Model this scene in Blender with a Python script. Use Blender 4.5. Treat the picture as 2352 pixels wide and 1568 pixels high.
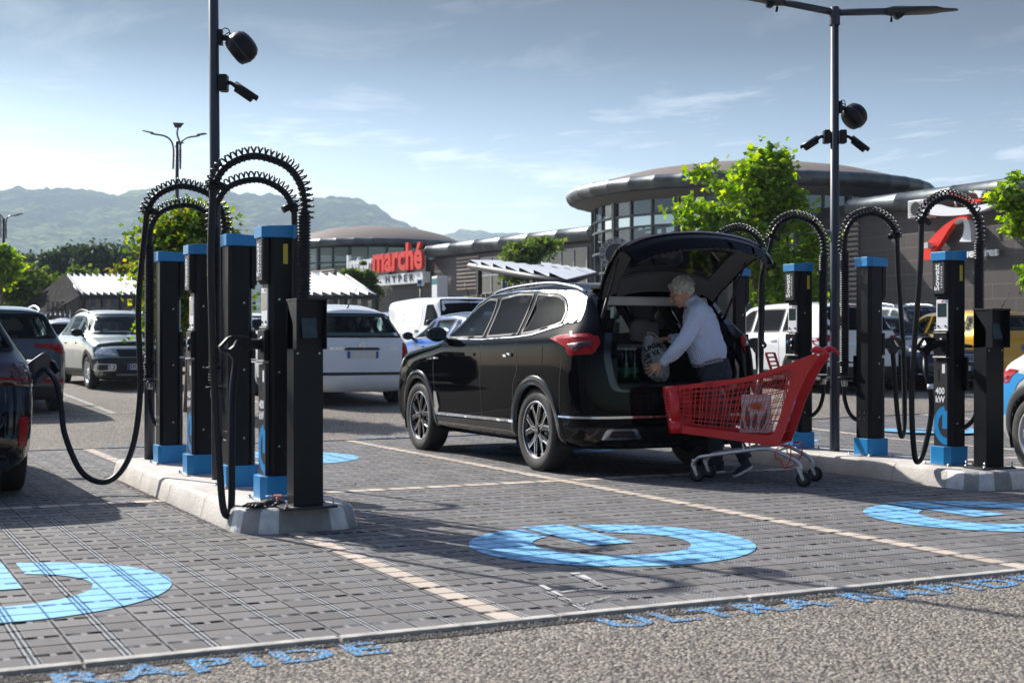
import bpy, bmesh, math, random
import numpy as np
from mathutils import Vector, Matrix, noise
from mathutils.bvhtree import BVHTree
from mathutils.geometry import delaunay_2d_cdt
R = math.radians
random.seed(7); RNG = np.random.default_rng(7)
for o in list(bpy.data.objects): bpy.data.objects.remove(o)
scene = bpy.context.scene
COL = scene.collection
# ---------------------------------------------------------------- camera
F, CX, HY, CH = 3200.0, 1176.0, 783.0, 1.18
YAW = 26.4
cam_d = bpy.data.cameras.new("camera"); cam = bpy.data.objects.new("camera", cam_d); COL.objects.link(cam)
cam_d.sensor_width = 36; cam_d.lens = 36 * F / 2352.0; cam_d.clip_start = 0.1; cam_d.clip_end = 30000
cam.location = (0, 0, CH); cam.rotation_euler = (R(90), 0, R(-YAW))
cam_d.dof.use_dof = True; cam_d.dof.focus_distance = 11.8; cam_d.dof.aperture_fstop = 4.0
scene.camera = cam
# ---------------------------------------------------------------- light
SUN_AZ = math.atan2(-0.32, 0.948)      # direction of the sun in plan, from +Y towards +X
SUN_EL = R(36)
world = bpy.data.worlds.new("World"); scene.world = world; world.use_nodes = True
wn = world.node_tree; wn.nodes.clear()
def wnode(t, **k):
    n = wn.nodes.new(t)
    for a, v in k.items(): setattr(n, a, v)
    return n
wout = wnode('ShaderNodeOutputWorld'); wbg = wnode('ShaderNodeBackground'); wbg.inputs['Strength'].default_value = 0.10
sky = wnode('ShaderNodeTexSky', sky_type='NISHITA', sun_disc=False, sun_elevation=SUN_EL, sun_rotation=SUN_AZ, air_density=1.0, dust_density=1.6, ozone_density=1.0, altitude=200)
tc = wnode('ShaderNodeTexCoord')
sep = wnode('ShaderNodeSeparateXYZ'); wn.links.new(tc.outputs['Generated'], sep.inputs[0])
def wmath(op, a, b=None, c=None):
    n = wnode('ShaderNodeMath', operation=op)
    for i, v in enumerate((a, b, c)):
        if v is None: continue
        if isinstance(v, (int, float)): n.inputs[i].default_value = v
        else: wn.links.new(v, n.inputs[i])
    return n.outputs[0]
# clouds: thin streaks on a flat layer high above (direction projected on a plane)
zc = wmath('MAXIMUM', sep.outputs['Z'], 0.02)
cx_ = wmath('DIVIDE', sep.outputs['X'], zc); cy_ = wmath('DIVIDE', sep.outputs['Y'], zc)
comb = wnode('ShaderNodeCombineXYZ'); wn.links.new(cx_, comb.inputs[0]); wn.links.new(cy_, comb.inputs[1])
mp = wnode('ShaderNodeMapping'); mp.inputs['Rotation'].default_value = (0, 0, R(38)); mp.inputs['Scale'].default_value = (0.85, 0.55, 1)
wn.links.new(comb.outputs[0], mp.inputs[0])
n1 = wnode('ShaderNodeTexNoise'); n1.inputs['Scale'].default_value = 1.5; n1.inputs['Detail'].default_value = 9; n1.inputs['Roughness'].default_value = 0.62; n1.inputs['Distortion'].default_value = 0.5
wn.links.new(mp.outputs[0], n1.inputs['Vector'])
rmp = wnode('ShaderNodeValToRGB'); rmp.color_ramp.elements[0].position = 0.53; rmp.color_ramp.elements[1].position = 0.78
rmp.color_ramp.elements[0].color = (0, 0, 0, 1); rmp.color_ramp.elements[1].color = (1, 1, 1, 1)
wn.links.new(n1.outputs['Fac'], rmp.inputs['Fac'])
_b = wnode('ShaderNodeValToRGB'); wn.links.new(sep.outputs['Z'], _b.inputs['Fac']); _q = _b.color_ramp.elements; _q[0].position = .03; _q[0].color = (0, 0, 0, 1); _q[1].position = .30; _q[1].color = (.12, .12, .12, 1)
for _p, _c in ((.075, 1), (.15, 1), (.19, .3)):
    _k = _q.new(_p); _k.color = (_c, _c, _c, 1)
cl = wmath('MULTIPLY', wmath('MULTIPLY', rmp.outputs['Color'], _b.outputs['Color']), 0.62)
mixc = wnode('ShaderNodeMixRGB'); wn.links.new(cl, mixc.inputs['Fac']); wn.links.new(sky.outputs[0], mixc.inputs[1]); mixc.inputs[2].default_value = (9, 9.2, 9.4, 1)
pre = wnode('ShaderNodeVectorMath', operation='SCALE'); pre.inputs['Scale'].default_value = 0.1; wn.links.new(sky.outputs[0], pre.inputs[0])
gam = wnode('ShaderNodeGamma'); gam.inputs['Gamma'].default_value = 1.6; wn.links.new(pre.outputs[0], gam.inputs['Color'])
post = wnode('ShaderNodeVectorMath', operation='SCALE'); post.inputs['Scale'].default_value = 9.0; wn.links.new(gam.outputs[0], post.inputs[0]); 
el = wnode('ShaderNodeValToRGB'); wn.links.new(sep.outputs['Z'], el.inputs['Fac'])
_e = el.color_ramp.elements; _e[0].position = 0.0; _e[0].color = (1.0, 1.0, 1.0, 1); _e[1].position = 1.0; _e[1].color = (2.6, 2.75, 2.8, 1)  # stops above the view are raised towards the zenith to add fill light
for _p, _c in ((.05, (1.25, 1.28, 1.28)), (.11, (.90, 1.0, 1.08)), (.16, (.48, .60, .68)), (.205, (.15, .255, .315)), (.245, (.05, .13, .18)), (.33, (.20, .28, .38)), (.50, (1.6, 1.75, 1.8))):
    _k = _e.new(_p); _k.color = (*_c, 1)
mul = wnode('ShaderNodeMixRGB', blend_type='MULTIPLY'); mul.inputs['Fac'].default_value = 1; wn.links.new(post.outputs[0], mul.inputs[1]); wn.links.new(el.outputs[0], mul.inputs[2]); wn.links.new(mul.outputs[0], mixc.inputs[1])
hsv = wnode('ShaderNodeHueSaturation'); hsv.inputs['Saturation'].default_value = 0.80
wn.links.new(mixc.outputs[0], hsv.inputs['Color']); wn.links.new(hsv.outputs[0], wbg.inputs['Color']); wn.links.new(wbg.outputs[0], wout.inputs['Surface'])
sun_d = bpy.data.lights.new("sun", 'SUN'); sun_d.energy = 5.0; sun_d.angle = R(0.5); sun_d.color = (1.0, 0.955, 0.89)
sun = bpy.data.objects.new("sun", sun_d); COL.objects.link(sun)
sdir = Vector((math.sin(SUN_AZ) * math.cos(SUN_EL), math.cos(SUN_AZ) * math.cos(SUN_EL), math.sin(SUN_EL)))
sun.rotation_euler = sdir.to_track_quat('Z', 'Y').to_euler(); sun.location = (-10, 30, 40)
scene.view_settings.view_transform = 'Standard'; scene.view_settings.look = 'None'
scene.view_settings.exposure = 0.84; scene.view_settings.gamma = 1.0
scene.cycles.volume_bounces = 0; scene.cycles.max_bounces = 8; scene.cycles.transparent_max_bounces = 16
scene.cycles.use_denoising = True

# ---------------------------------------------------------------- helpers: pixels of the photograph (2352 wide) to places in the world
ct, st = math.cos(R(YAW)), math.sin(R(YAW))
def AB(X, Y): return (X * ct + Y * st, -X * st + Y * ct)
def XYd(a, b): return (a * ct - b * st, a * st + b * ct)      # lateral, depth
def gz_d(d):
    t = min(max((d - 17.0) * 0.03, 0.0), 0.42)
    return t
def gz(a, b):
    return gz_d(XYd(a, b)[1])
def PG(px, py, z=None):
    Y = 10.0
    for _ in range(40):
        zz = gz_d(Y) if z is None else z
        Y = (CH - zz) * F / (py - HY)
    X = (px - CX) / F * Y; a, b = AB(X, Y)
    return Vector((a, b, gz_d(Y) if z is None else z))
def PD(px, py, Y):
    X = (px - CX) / F * Y; a, b = AB(X, Y); return Vector((a, b, CH - (py - HY) / F * Y))
def PX(px, py, a):      # on the plane x = a
    k = (px - CX) / F
    b = a * (ct - k * st) / (st + k * ct)
    Y = XYd(a, b)[1]; return Vector((a, b, CH - (py - HY) / F * Y))

# ---------------------------------------------------------------- materials
MATS = {}
def newmat(name):
    m = bpy.data.materials.new(name); m.use_nodes = True; MATS[name] = m
    nt = m.node_tree; b = nt.nodes['Principled BSDF']; return m, nt, b
def nd(nt, t, inp=None, **k):
    n = nt.nodes.new(t)
    for a, v in k.items(): setattr(n, a, v)
    if inp:
        for i, v in inp.items():
            if isinstance(v, bpy.types.NodeSocket): nt.links.new(v, n.inputs[i])
            else: n.inputs[i].default_value = v
    return n
def mth(nt, op, a, b=0.0, c=None, clamp=False):
    n = nt.nodes.new('ShaderNodeMath'); n.operation = op; n.use_clamp = clamp
    for i, v in enumerate((a, b, c)):
        if v is None: continue
        if isinstance(v, (int, float)): n.inputs[i].default_value = v
        else: nt.links.new(v, n.inputs[i])
    return n.outputs[0]
def mixc_(nt, f, a, b, bt='MIX'):
    n = nt.nodes.new('ShaderNodeMixRGB'); n.blend_type = bt
    for i, v in enumerate((f, a, b)):
        if isinstance(v, bpy.types.NodeSocket): nt.links.new(v, n.inputs[i])
        elif i == 0: n.inputs[0].default_value = v
        else: n.inputs[i].default_value = (*v[:3], 1)
    return n.outputs[0]
def mat(name, col, rough=0.6, metal=0.0, spec=0.5, coat=0.0, var=0.12, scale=6.0, bump=0.0, bscale=None, crough=0.05, sheen=0.0):
    m, nt, b = newmat(name)
    b.inputs['Roughness'].default_value = rough; b.inputs['Metallic'].default_value = metal
    b.inputs['Specular IOR Level'].default_value = spec
    b.inputs['Coat Weight'].default_value = coat; b.inputs['Coat Roughness'].default_value = crough
    if sheen: b.inputs['Sheen Weight'].default_value = sheen
    t = nd(nt, 'ShaderNodeTexCoord')
    n = nd(nt, 'ShaderNodeTexNoise', {'Vector': t.outputs['Object'], 'Scale': scale, 'Detail': 6.0, 'Roughness': 0.6})
    lo = [c * (1 - var) for c in col]; hi = [min(1, c * (1 + var)) for c in col]
    mr = nd(nt, 'ShaderNodeMapRange', {'Value': n.outputs['Fac'], 'From Min': 0.3, 'From Max': 0.7})
    c = mixc_(nt, mr.outputs[0], lo, hi); nt.links.new(c, b.inputs['Base Color'])
    r = mth(nt, 'MULTIPLY_ADD', mr.outputs[0], rough * 0.25, rough * 0.88); nt.links.new(r, b.inputs['Roughness'])
    if bump:
        n2 = nd(nt, 'ShaderNodeTexNoise', {'Vector': t.outputs['Object'], 'Scale': bscale or scale * 6, 'Detail': 5.0})
        bp = nd(nt, 'ShaderNodeBump', {'Height': n2.outputs['Fac'], 'Strength': bump, 'Distance': 0.01}); nt.links.new(bp.outputs[0], b.inputs['Normal'])
    return m
def paint(name, col, metal=0.0, rough=0.45, var=0.03, spec=0.03):
    return mat(name, col, rough=rough, metal=metal, coat=1.0, var=var, scale=2.0, crough=0.03, spec=spec)
def glass(name, tint=(0.25, 0.3, 0.3), refl=0.10, rough=0.02, k=0.30):
    m, nt, b = newmat(name); nt.nodes.remove(b); out = nt.nodes['Material Output']
    tr = nd(nt, 'ShaderNodeBsdfTransparent', {'Color': (*tint, 1)})
    gl = nd(nt, 'ShaderNodeBsdfGlossy', {'Color': (0.9, 0.95, 1, 1), 'Roughness': rough})
    lw = nd(nt, 'ShaderNodeLayerWeight', {'Blend': 0.35})
    f = mth(nt, 'MULTIPLY_ADD', lw.outputs['Fresnel'], k, refl, clamp=True)
    mx = nd(nt, 'ShaderNodeMixShader', {0: f, 1: tr.outputs[0], 2: gl.outputs[0]})
    nt.links.new(mx.outputs[0], out.inputs['Surface']); return m
def leafmat(name, c1, c2, c3, trans=0.5):
    m, nt, b = newmat(name); out = nt.nodes['Material Output']; nt.nodes.remove(b)
    g = nd(nt, 'ShaderNodeNewGeometry')
    r = nd(nt, 'ShaderNodeValToRGB', {'Fac': g.outputs['Random Per Island']})
    e = r.color_ramp.elements; e[0].color = (*c1, 1); e[1].color = (*c3, 1); e[1].position = 0.95; k = e.new(0.5); k.color = (*c2, 1)
    d = nd(nt, 'ShaderNodeBsdfDiffuse', {'Color': r.outputs[0]})
    hs = nd(nt, 'ShaderNodeHueSaturation', {'Color': r.outputs[0], 'Value': 1.7, 'Hue': 0.485, 'Saturation': 1.1})
    tl = nd(nt, 'ShaderNodeBsdfTranslucent', {'Color': hs.outputs[0]})
    gl = nd(nt, 'ShaderNodeBsdfGlossy', {'Roughness': 0.6, 'Color': (1, 1, 1, 1)})
    m1 = nd(nt, 'ShaderNodeMixShader', {0: trans, 1: d.outputs[0], 2: tl.outputs[0]})
    m2 = nd(nt, 'ShaderNodeMixShader', {0: 0.03, 1: m1.outputs[0], 2: gl.outputs[0]})
    nt.links.new(m2.outputs[0], out.inputs['Surface']); return m

def paver_nodes(nt):
    """joints of the permeable paving: returns (joint mask 0..1 deep, band mask with painted edge highlight, row-dash mask, paver random)"""
    t = nd(nt, 'ShaderNodeNewGeometry')
    s = nd(nt, 'ShaderNodeSeparateXYZ', {0: t.outputs['Position']})
    P = 1 / 3.0
    u = mth(nt, 'DIVIDE', mth(nt, 'SUBTRACT', s.outputs[0], 0.035), P); v = mth(nt, 'DIVIDE', mth(nt, 'SUBTRACT', s.outputs[1], 5.463), P)
    fu = mth(nt, 'PINGPONG', u, 0.5); fv = mth(nt, 'PINGPONG', v, 0.5)       # 0 at a band, .5 at the middle
    def line(f, c, w, soft=0.35):  # 1 within w of c
        d = mth(nt, 'ABSOLUTE', mth(nt, 'SUBTRACT', f, c))
        return nd(nt, 'ShaderNodeMapRange', {'Value': d, 'From Min': w * (1 - soft), 'From Max': w, 'To Min': 1.0, 'To Max': 0.0}, interpolation_type='SMOOTHSTEP').outputs[0]
    cen = line(fu, 0.0, 0.020); side = line(fu, 0.062, 0.017); midu = line(fu, 0.5, 0.017)
    grid = line(fu, 0.0, 0.088, 0.1)                    # width of the grey plastic grid band
    # fine interruption along the band grooves
    vv = mth(nt, 'PINGPONG', mth(nt, 'MULTIPLY', v, 12.0), 0.5)
    gap = mth(nt, 'GREATER_THAN', vv, 0.14)
    mx = mth(nt, 'MULTIPLY', mth(nt, 'MAXIMUM', cen, side), gap)
    dash_w = line(fv, 0.0, 0.072, 0.15)
    uu = mth(nt, 'PINGPONG', mth(nt, 'MULTIPLY', u, 4.0), 0.5)
    dgap = mth(nt, 'GREATER_THAN', uu, 0.15)
    ddash = mth(nt, 'MULTIPLY', dash_w, mth(nt, 'MULTIPLY_ADD', dgap, 0.72, 0.28))
    dn = nd(nt, 'ShaderNodeTexNoise', {'Vector': t.outputs['Position'], 'Scale': 4.5, 'Detail': 4.0, 'Roughness': 0.7})
    dmr = nd(nt, 'ShaderNodeMapRange', {'Value': dn.outputs['Fac'], 'From Min': 0.35, 'From Max': 0.6, 'To Min': 0.42, 'To Max': 1.0})
    ddash = mth(nt, 'MULTIPLY', ddash, dmr.outputs[0])
    thinv = line(fv, 0.5, 0.022)
    edge2 = line(fv, 0.09, 0.006)
    midu = mth(nt, 'MULTIPLY', midu, 0.72)
    j = mth(nt, 'MAXIMUM', mth(nt, 'MAXIMUM', mx, midu), mth(nt, 'MAXIMUM', ddash, thinv))
    cell = nd(nt, 'ShaderNodeCombineXYZ', {0: mth(nt, 'FLOOR', mth(nt, 'MULTIPLY', u, 2.0)), 1: mth(nt, 'FLOOR', mth(nt, 'MULTIPLY', v, 2.0))})
    wn_ = nd(nt, 'ShaderNodeTexWhiteNoise', {'Vector': cell.outputs[0]}, noise_dimensions='3D')
    band = mth(nt, 'MAXIMUM', mth(nt, 'MULTIPLY', line(fu, 0.465, 0.014), .35), line(fv, 0.0, 0.072, 0.1))  # row strips, plus a painted edge highlight beside the middle joint
    return t, j, band, wn_.outputs['Value'], grid
def pavermat(name, col, jcol=(0.006, 0.006, 0.007), bandcol=None, painted=False, var=0.14):
    m, nt, b = newmat(name)
    t, j, band, rnd, grid = paver_nodes(nt)
    n = nd(nt, 'ShaderNodeTexNoise', {'Vector': t.outputs['Position'], 'Scale': 90.0, 'Detail': 4.0, 'Roughness': 0.7})
    n3 = nd(nt, 'ShaderNodeTexNoise', {'Vector': t.outputs['Position'], 'Scale': 0.9, 'Detail': 6.0, 'Roughness': 0.65})
    f = mth(nt, 'ADD', mth(nt, 'MULTIPLY', rnd, var), mth(nt, 'MULTIPLY', n.outputs['Fac'], 0.22))
    f = mth(nt, 'ADD', f, mth(nt, 'MULTIPLY', n3.outputs['Fac'], 0.30 if not painted else 0.12))
    f = mth(nt, 'ADD', f, 0.52 if not painted else 0.76)
    n5 = nd(nt, 'ShaderNodeTexNoise', {'Vector': t.outputs['Position'], 'Scale': 2.3, 'Detail': 5.0, 'Roughness': 0.7, 'Distortion': 0.6})
    stn = nd(nt, 'ShaderNodeMapRange', {'Value': n5.outputs['Fac'], 'From Min': 0.60, 'From Max': 0.74, 'To Min': 1.0, 'To Max': 0.62 if not painted else 0.85}); f = mth(nt, 'MULTIPLY', f, stn.outputs[0])
    c = mixc_(nt, 1.0, (1, 1, 1), col, 'MULTIPLY')
    cc = nd(nt, 'ShaderNodeCombineXYZ', {0: f, 1: f, 2: f}).outputs[0]
    c = mixc_(nt, 1.0, cc, col, 'MULTIPLY')
    if painted:   # worn paint: specks of the stone underneath
        n4 = nd(nt, 'ShaderNodeTexNoise', {'Vector': t.outputs['Position'], 'Scale': 26.0, 'Detail': 8.0, 'Roughness': 0.8})
        wr = nd(nt, 'ShaderNodeMapRange', {'Value': n4.outputs['Fac'], 'From Min': 0.52, 'From Max': 0.66})
        c = mixc_(nt, mth(nt, 'MULTIPLY', wr.outputs[0], 0.6), c, (0.16, 0.155, 0.15))
    c = mixc_(nt, mth(nt, 'MULTIPLY', grid, 0.8 if not painted else 0.35), c, bandcol or (0.30, 0.31, 0.32))
    c = mixc_(nt, mth(nt, 'MULTIPLY', band, 0.6), c, bandcol or (0.30, 0.31, 0.32))
    jc = mixc_(nt, j, c, jcol); nt.links.new(jc, b.inputs['Base Color'])
    h = mth(nt, 'ADD', mth(nt, 'MULTIPLY', j, -1.0), mth(nt, 'MULTIPLY', n.outputs['Fac'], 0.12))
    bp = nd(nt, 'ShaderNodeBump', {'Height': h, 'Strength': 1.0, 'Distance': 0.010}); nt.links.new(bp.outputs[0], b.inputs['Normal'])
    b.inputs['Roughness'].default_value = 0.8 if not painted else 0.6; nt.links.new(mth(nt, 'MULTIPLY_ADD', j, -0.14 if not painted else -0.2, 0.14 if not painted else 0.22), b.inputs['Specular IOR Level'])
    return m
def asphaltmat(name, base=(0.315, 0.285, 0.25), painted=None):
    m, nt, b = newmat(name)
    t = nd(nt, 'ShaderNodeNewGeometry')
    v = nd(nt, 'ShaderNodeTexVoronoi', {'Vector': t.outputs['Position'], 'Scale': 74.0})
    v2 = nd(nt, 'ShaderNodeTexNoise', {'Vector': t.outputs['Position'], 'Scale': 55.0, 'Detail': 4.0, 'Roughness': 0.7})
    n = nd(nt, 'ShaderNodeTexNoise', {'Vector': t.outputs['Position'], 'Scale': 0.45, 'Detail': 7.0, 'Roughness': 0.6})
    sp = nd(nt, 'ShaderNodeSeparateColor', {0: v.outputs['Color']})
    g = nd(nt, 'ShaderNodeValToRGB', {'Fac': sp.outputs[0]})
    e = g.color_ramp.elements; e[0].color = (base[0] * .32, base[1] * .32, base[2] * .34, 1); e[1].color = (base[0] * 2.0, base[1] * 1.95, base[2] * 1.85, 1)
    k = e.new(.5); k.color = (*base, 1)
    c = mixc_(nt, mth(nt, 'MULTIPLY', v.outputs['Distance'], 0.9, clamp=True), g.outputs[0], (.035, .034, .033))
    f = mth(nt, 'MULTIPLY_ADD', n.outputs['Fac'], 0.6, 0.7); cc = nd(nt, 'ShaderNodeCombineXYZ', {0: f, 1: f, 2: f}).outputs[0]
    c = mixc_(nt, 1.0, c, cc, 'MULTIPLY')
    if painted:
        ms = nd(nt, 'ShaderNodeMapRange', {'Value': v2.outputs['Fac'], 'From Min': 0.46, 'From Max': 0.54})
        f2 = mth(nt, 'MULTIPLY_ADD', sp.outputs[1], 0.7, 0.6); c2 = nd(nt, 'ShaderNodeCombineXYZ', {0: f2, 1: f2, 2: f2}).outputs[0]
        c = mixc_(nt, ms.outputs[0], c, mixc_(nt, 1.0, c2, painted, 'MULTIPLY'))
    nt.links.new(c, b.inputs['Base Color'])
    h = mth(nt, 'SUBTRACT', mth(nt, 'MULTIPLY', v2.outputs['Fac'], 0.5), v.outputs['Distance'])
    bp = nd(nt, 'ShaderNodeBump', {'Height': h, 'Strength': 1.0, 'Distance': 0.012}); nt.links.new(bp.outputs[0], b.inputs['Normal'])
    b.inputs['Roughness'].default_value = 0.85; b.inputs['Specular IOR Level'].default_value = 0.12
    return m

M_BLUE = (0.016, 0.20, 0.50)
m_asph = asphaltmat('asphalt'); m_asph_blue = asphaltmat('asphalt_blue_paint', painted=(0.07, 0.31, 0.62)); m_asph_white = asphaltmat('asphalt_white_paint', painted=(.55, .55, .53))
m_pav = pavermat('grey_paver', (0.140, 0.134, 0.130), var=.42); m_pav_be = pavermat('beige_paver', (0.50, 0.42, 0.35), var=.2)
m_pav_bl = pavermat('painted_blue_paver', (0.17, 0.42, 0.66), jcol=(0.012, 0.045, 0.11), bandcol=(.16, .4, .65), painted=True)
m_conc = mat('concrete', (0.46, 0.43, 0.39), .85, var=.25, scale=3.5, bump=.6, bscale=60)
m_conc_d = mat('grey_concrete', (0.30, 0.295, 0.28), .85, var=.22, scale=7, bump=.6, bscale=60)
m_conc_w = mat('white_paint_concrete', (0.60, 0.60, 0.58), .8, var=.2, scale=14, bump=.5, bscale=50)
m_blackm = mat('black_powder_coat', (0.0065, 0.0075, 0.010), .40, spec=.25, var=.25, scale=4, bump=.05, bscale=300)
m_black2 = mat('black_plastic', (0.007, 0.007, 0.009), .38, spec=.3, var=.2, scale=9)
m_rubber = mat('black_rubber', (0.008, 0.008, 0.010), .42, spec=.35, var=.3, scale=20)
m_panel = mat('dark_grey_panel', (0.026, 0.025, 0.027), .42, var=.1, scale=5)
m_chblue = mat('blue_powder_coat', (0.012, 0.215, 0.50), .38, var=.07, scale=5)
m_pole = mat('slate_pole_paint', (0.034, 0.040, 0.055), .42, var=.15, scale=3)
m_steel = mat('steel', (0.55, 0.55, 0.53), .32, metal=1, var=.15, scale=12)
m_galv = mat('zinc_tube', (0.60, 0.61, 0.62), .38, metal=.85, var=.12, scale=10)
m_surr = mat('window_trim_black', (0.006, 0.006, 0.007), .4, spec=.12, var=.1)
m_chrome = mat('chrome', (0.75, 0.76, 0.78), .12, metal=1, var=.03)
m_white = mat('white_paint', (0.78, 0.78, 0.77), .5, var=.04)
m_whitepl = mat('white_plastic', (0.74, 0.75, 0.76), .4, var=.04)
m_yel = mat('yellow_sticker', (0.62, 0.48, 0.05), .5)
m_screen = mat('screen_glass', (0.03, 0.05, 0.05), .08, var=.3, scale=14)
m_red = mat('red_plastic', (0.62, 0.008, 0.012), .30, var=.06, scale=5, coat=.3)
m_tyre = mat('tyre_rubber', (0.02, 0.0195, 0.019), .7, var=.3, scale=25, bump=.3, bscale=120)
m_alloy = mat('machined_alloy', (0.70, 0.70, 0.72), .22, metal=1, var=.05)
m_darkal = mat('black_alloy', (0.012, 0.012, 0.013), .25, coat=.6)
m_redl = mat('red_lamp', (0.30, 0.003, 0.006), .3, spec=.1, coat=.35, var=.35, scale=30)
m_lampdark = mat('smoked_lamp', (0.05, 0.008, 0.01), .1, coat=1.0, var=.3, scale=20)
m_headl = mat('clear_lamp', (0.62, 0.65, 0.65), .15, metal=.1, coat=1.0, var=.5, scale=18)
m_skin = mat('skin', (0.56, 0.29, 0.20), .5, var=.12, scale=14)
m_hair = mat('grey_hair', (0.56, 0.54, 0.47), .65, var=.5, scale=45, bump=.6, bscale=120)
m_int = mat('dark_interior', (0.018, 0.018, 0.02), .75)
m_seat = mat('grey_leather', (0.42, 0.40, 0.39), .5, var=.08)
m_seatd = mat('dark_seat', (0.05, 0.05, 0.055), .7)
m_wood = mat('weathered_wood', (0.20, 0.175, 0.155), .8, var=.35, scale=8, bump=.3)
m_darkmet = mat('dark_steel', (0.02, 0.021, 0.023), .5)
g_clear = glass('clear_car_glass', (0.62, 0.70, 0.68), 0.0); g_mid = glass('green_car_glass', (0.32, 0.40, 0.40), 0.0, k=.22); g_dark = glass('tinted_car_glass', (0.05, 0.05, 0.055), 0.0, k=.17)
g_build = glass('building_glass', (0.50, 0.57, 0.57), 0.10)

# ---------------------------------------------------------------- mesh helpers
class MB:
    def __init__(s): s.v = []; s.f = []; s.mi = []; s.sm = []; s.k = 0; s.smooth = False
    def add(s, vs, fs, smooth=None):
        n = len(s.v); s.v += [tuple(v) for v in vs]
        for f in fs: s.f.append(tuple(i + n for i in f)); s.mi.append(s.k); s.sm.append(s.smooth if smooth is None else smooth)
    def box(s, x0, x1, y0, y1, z0, z1, M=None):
        vs = [Vector((x, y, z)) for z in (z0, z1) for y in (y0, y1) for x in (x0, x1)]
        if M: vs = [M @ v for v in vs]
        s.add(vs, [(0, 2, 3, 1), (4, 5, 7, 6), (0, 1, 5, 4), (2, 6, 7, 3), (1, 3, 7, 5), (0, 4, 6, 2)], False); return s
    def tube(s, pts, r, n=10, cap=True, smooth=True):
        pts = [Vector(p) for p in pts]; rr = r if isinstance(r, (list, tuple, np.ndarray)) else [r] * len(pts)
        vs = []; fs = []; up = None
        for i, p in enumerate(pts):
            d = (pts[min(i + 1, len(pts) - 1)] - pts[max(i - 1, 0)])
            d = d.normalized() if d.length > 1e-9 else Vector((0, 0, 1))
            if up is None:
                up = d.orthogonal().normalized()
            else:
                up = (up - d * up.dot(d)); up = up.normalized() if up.length > 1e-6 else d.orthogonal().normalized()
            w = d.cross(up)
            for k in range(n):
                a = 2 * math.pi * k / n; vs.append(p + (up * math.cos(a) + w * math.sin(a)) * rr[i])
        for i in range(len(pts) - 1):
            for k in range(n):
                a, b = i * n + k, i * n + (k + 1) % n; fs.append((a, b, b + n, a + n))
        s.add(vs, fs, smooth)
        if cap:
            m = len(s.v) - len(vs); s.f.append(tuple(m + k for k in range(n))[::-1]); s.f.append(tuple(m + (len(pts) - 1) * n + k for k in range(n))); s.mi += [s.k] * 2; s.sm += [False] * 2
        return s
    def cyl(s, c, r, h, n=20, axis='z', r2=None):
        c = Vector(c); d = {'x': Vector((1, 0, 0)), 'y': Vector((0, 1, 0)), 'z': Vector((0, 0, 1))}[axis]
        return s.tube([c, c + d * h], [r, r if r2 is None else r2], n)
    def lathe(s, prof, n=32, axis='z', c=(0, 0, 0), smooth=True, closed=False):
        c = Vector(c); vs = []; fs = []
        for (r, h) in prof:
            for k in range(n):
                a = 2 * math.pi * k / n; x, y = r * math.cos(a), r * math.sin(a)
                vs.append(c + (Vector((x, y, h)) if axis == 'z' else Vector((h, x, y)) if axis == 'x' else Vector((x, h, y))))
        m = len(prof)
        for i in range(m - 1 if not closed else m):
            i2 = (i + 1) % m
            for k in range(n):
                k2 = (k + 1) % n; fs.append((i * n + k, i * n + k2, i2 * n + k2, i2 * n + k))
        s.add(vs, fs, smooth); return s
    def prism(s, poly, d0, d1, plane='xz', M=None, smooth=False):
        """poly in plane, extruded along the third axis from d0 to d1"""
        n = len(poly)
        def mk(p, d):
            a, b = p
            v = Vector((a, d, b)) if plane == 'xz' else Vector((a, b, d)) if plane == 'xy' else Vector((d, a, b))
            return M @ v if M else v
        vs = [mk(p, d0) for p in poly] + [mk(p, d1) for p in poly]
        s.add(vs, [tuple(range(n)), tuple(range(2 * n - 1, n - 1, -1))], False)
        s.add(vs, [(i, i + n, (i + 1) % n + n, (i + 1) % n) for i in range(n)], smooth); return s
    def grid(s, P, smooth=True, closeu=False):
        P = np.asarray(P); nu, nv = P.shape[:2]
        vs = P.reshape(-1, 3); fs = []
        for i in range(nu - 1 + (1 if closeu else 0)):
            i2 = (i + 1) % nu
            for j in range(nv - 1): fs.append((i * nv + j, i2 * nv + j, i2 * nv + j + 1, i * nv + j + 1))
        s.add([tuple(v) for v in vs], fs, smooth); return s
    def build(s, name, m, parent=None, bevel=0, fixn=True, loc=None, rot=None, sub=0):
        me = bpy.data.meshes.new(name); me.from_pydata([tuple(v) for v in s.v], [], s.f)
        mm = m if isinstance(m, (list, tuple)) else [m]
        for q in mm: me.materials.append(q)
        if fixn:
            bm = bmesh.new(); bm.from_mesh(me)
            for i, f in enumerate(bm.faces): f.material_index = s.mi[i] if len(mm) > 1 else 0; f.smooth = s.sm[i]
            bmesh.ops.remove_doubles(bm, verts=bm.verts, dist=1e-5); bmesh.ops.recalc_face_normals(bm, faces=bm.faces); bm.to_mesh(me); bm.free()
        else:
            me.polygons.foreach_set('use_smooth', s.sm)
            if len(mm) > 1: me.polygons.foreach_set('material_index', s.mi)
        o = bpy.data.objects.new(name, me); COL.objects.link(o)
        if parent is not None: o.parent = parent
        if loc is not None: o.location = loc
        if rot is not None: o.rotation_euler = rot
        if bevel:
            b = o.modifiers.new('b', 'BEVEL'); b.width = bevel; b.segments = 2; b.limit_method = 'ANGLE'; b.angle_limit = R(35); b.harden_normals = False
        if sub:
            b = o.modifiers.new('s', 'SUBSURF'); b.levels = sub; b.render_levels = sub
        return o
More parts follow.
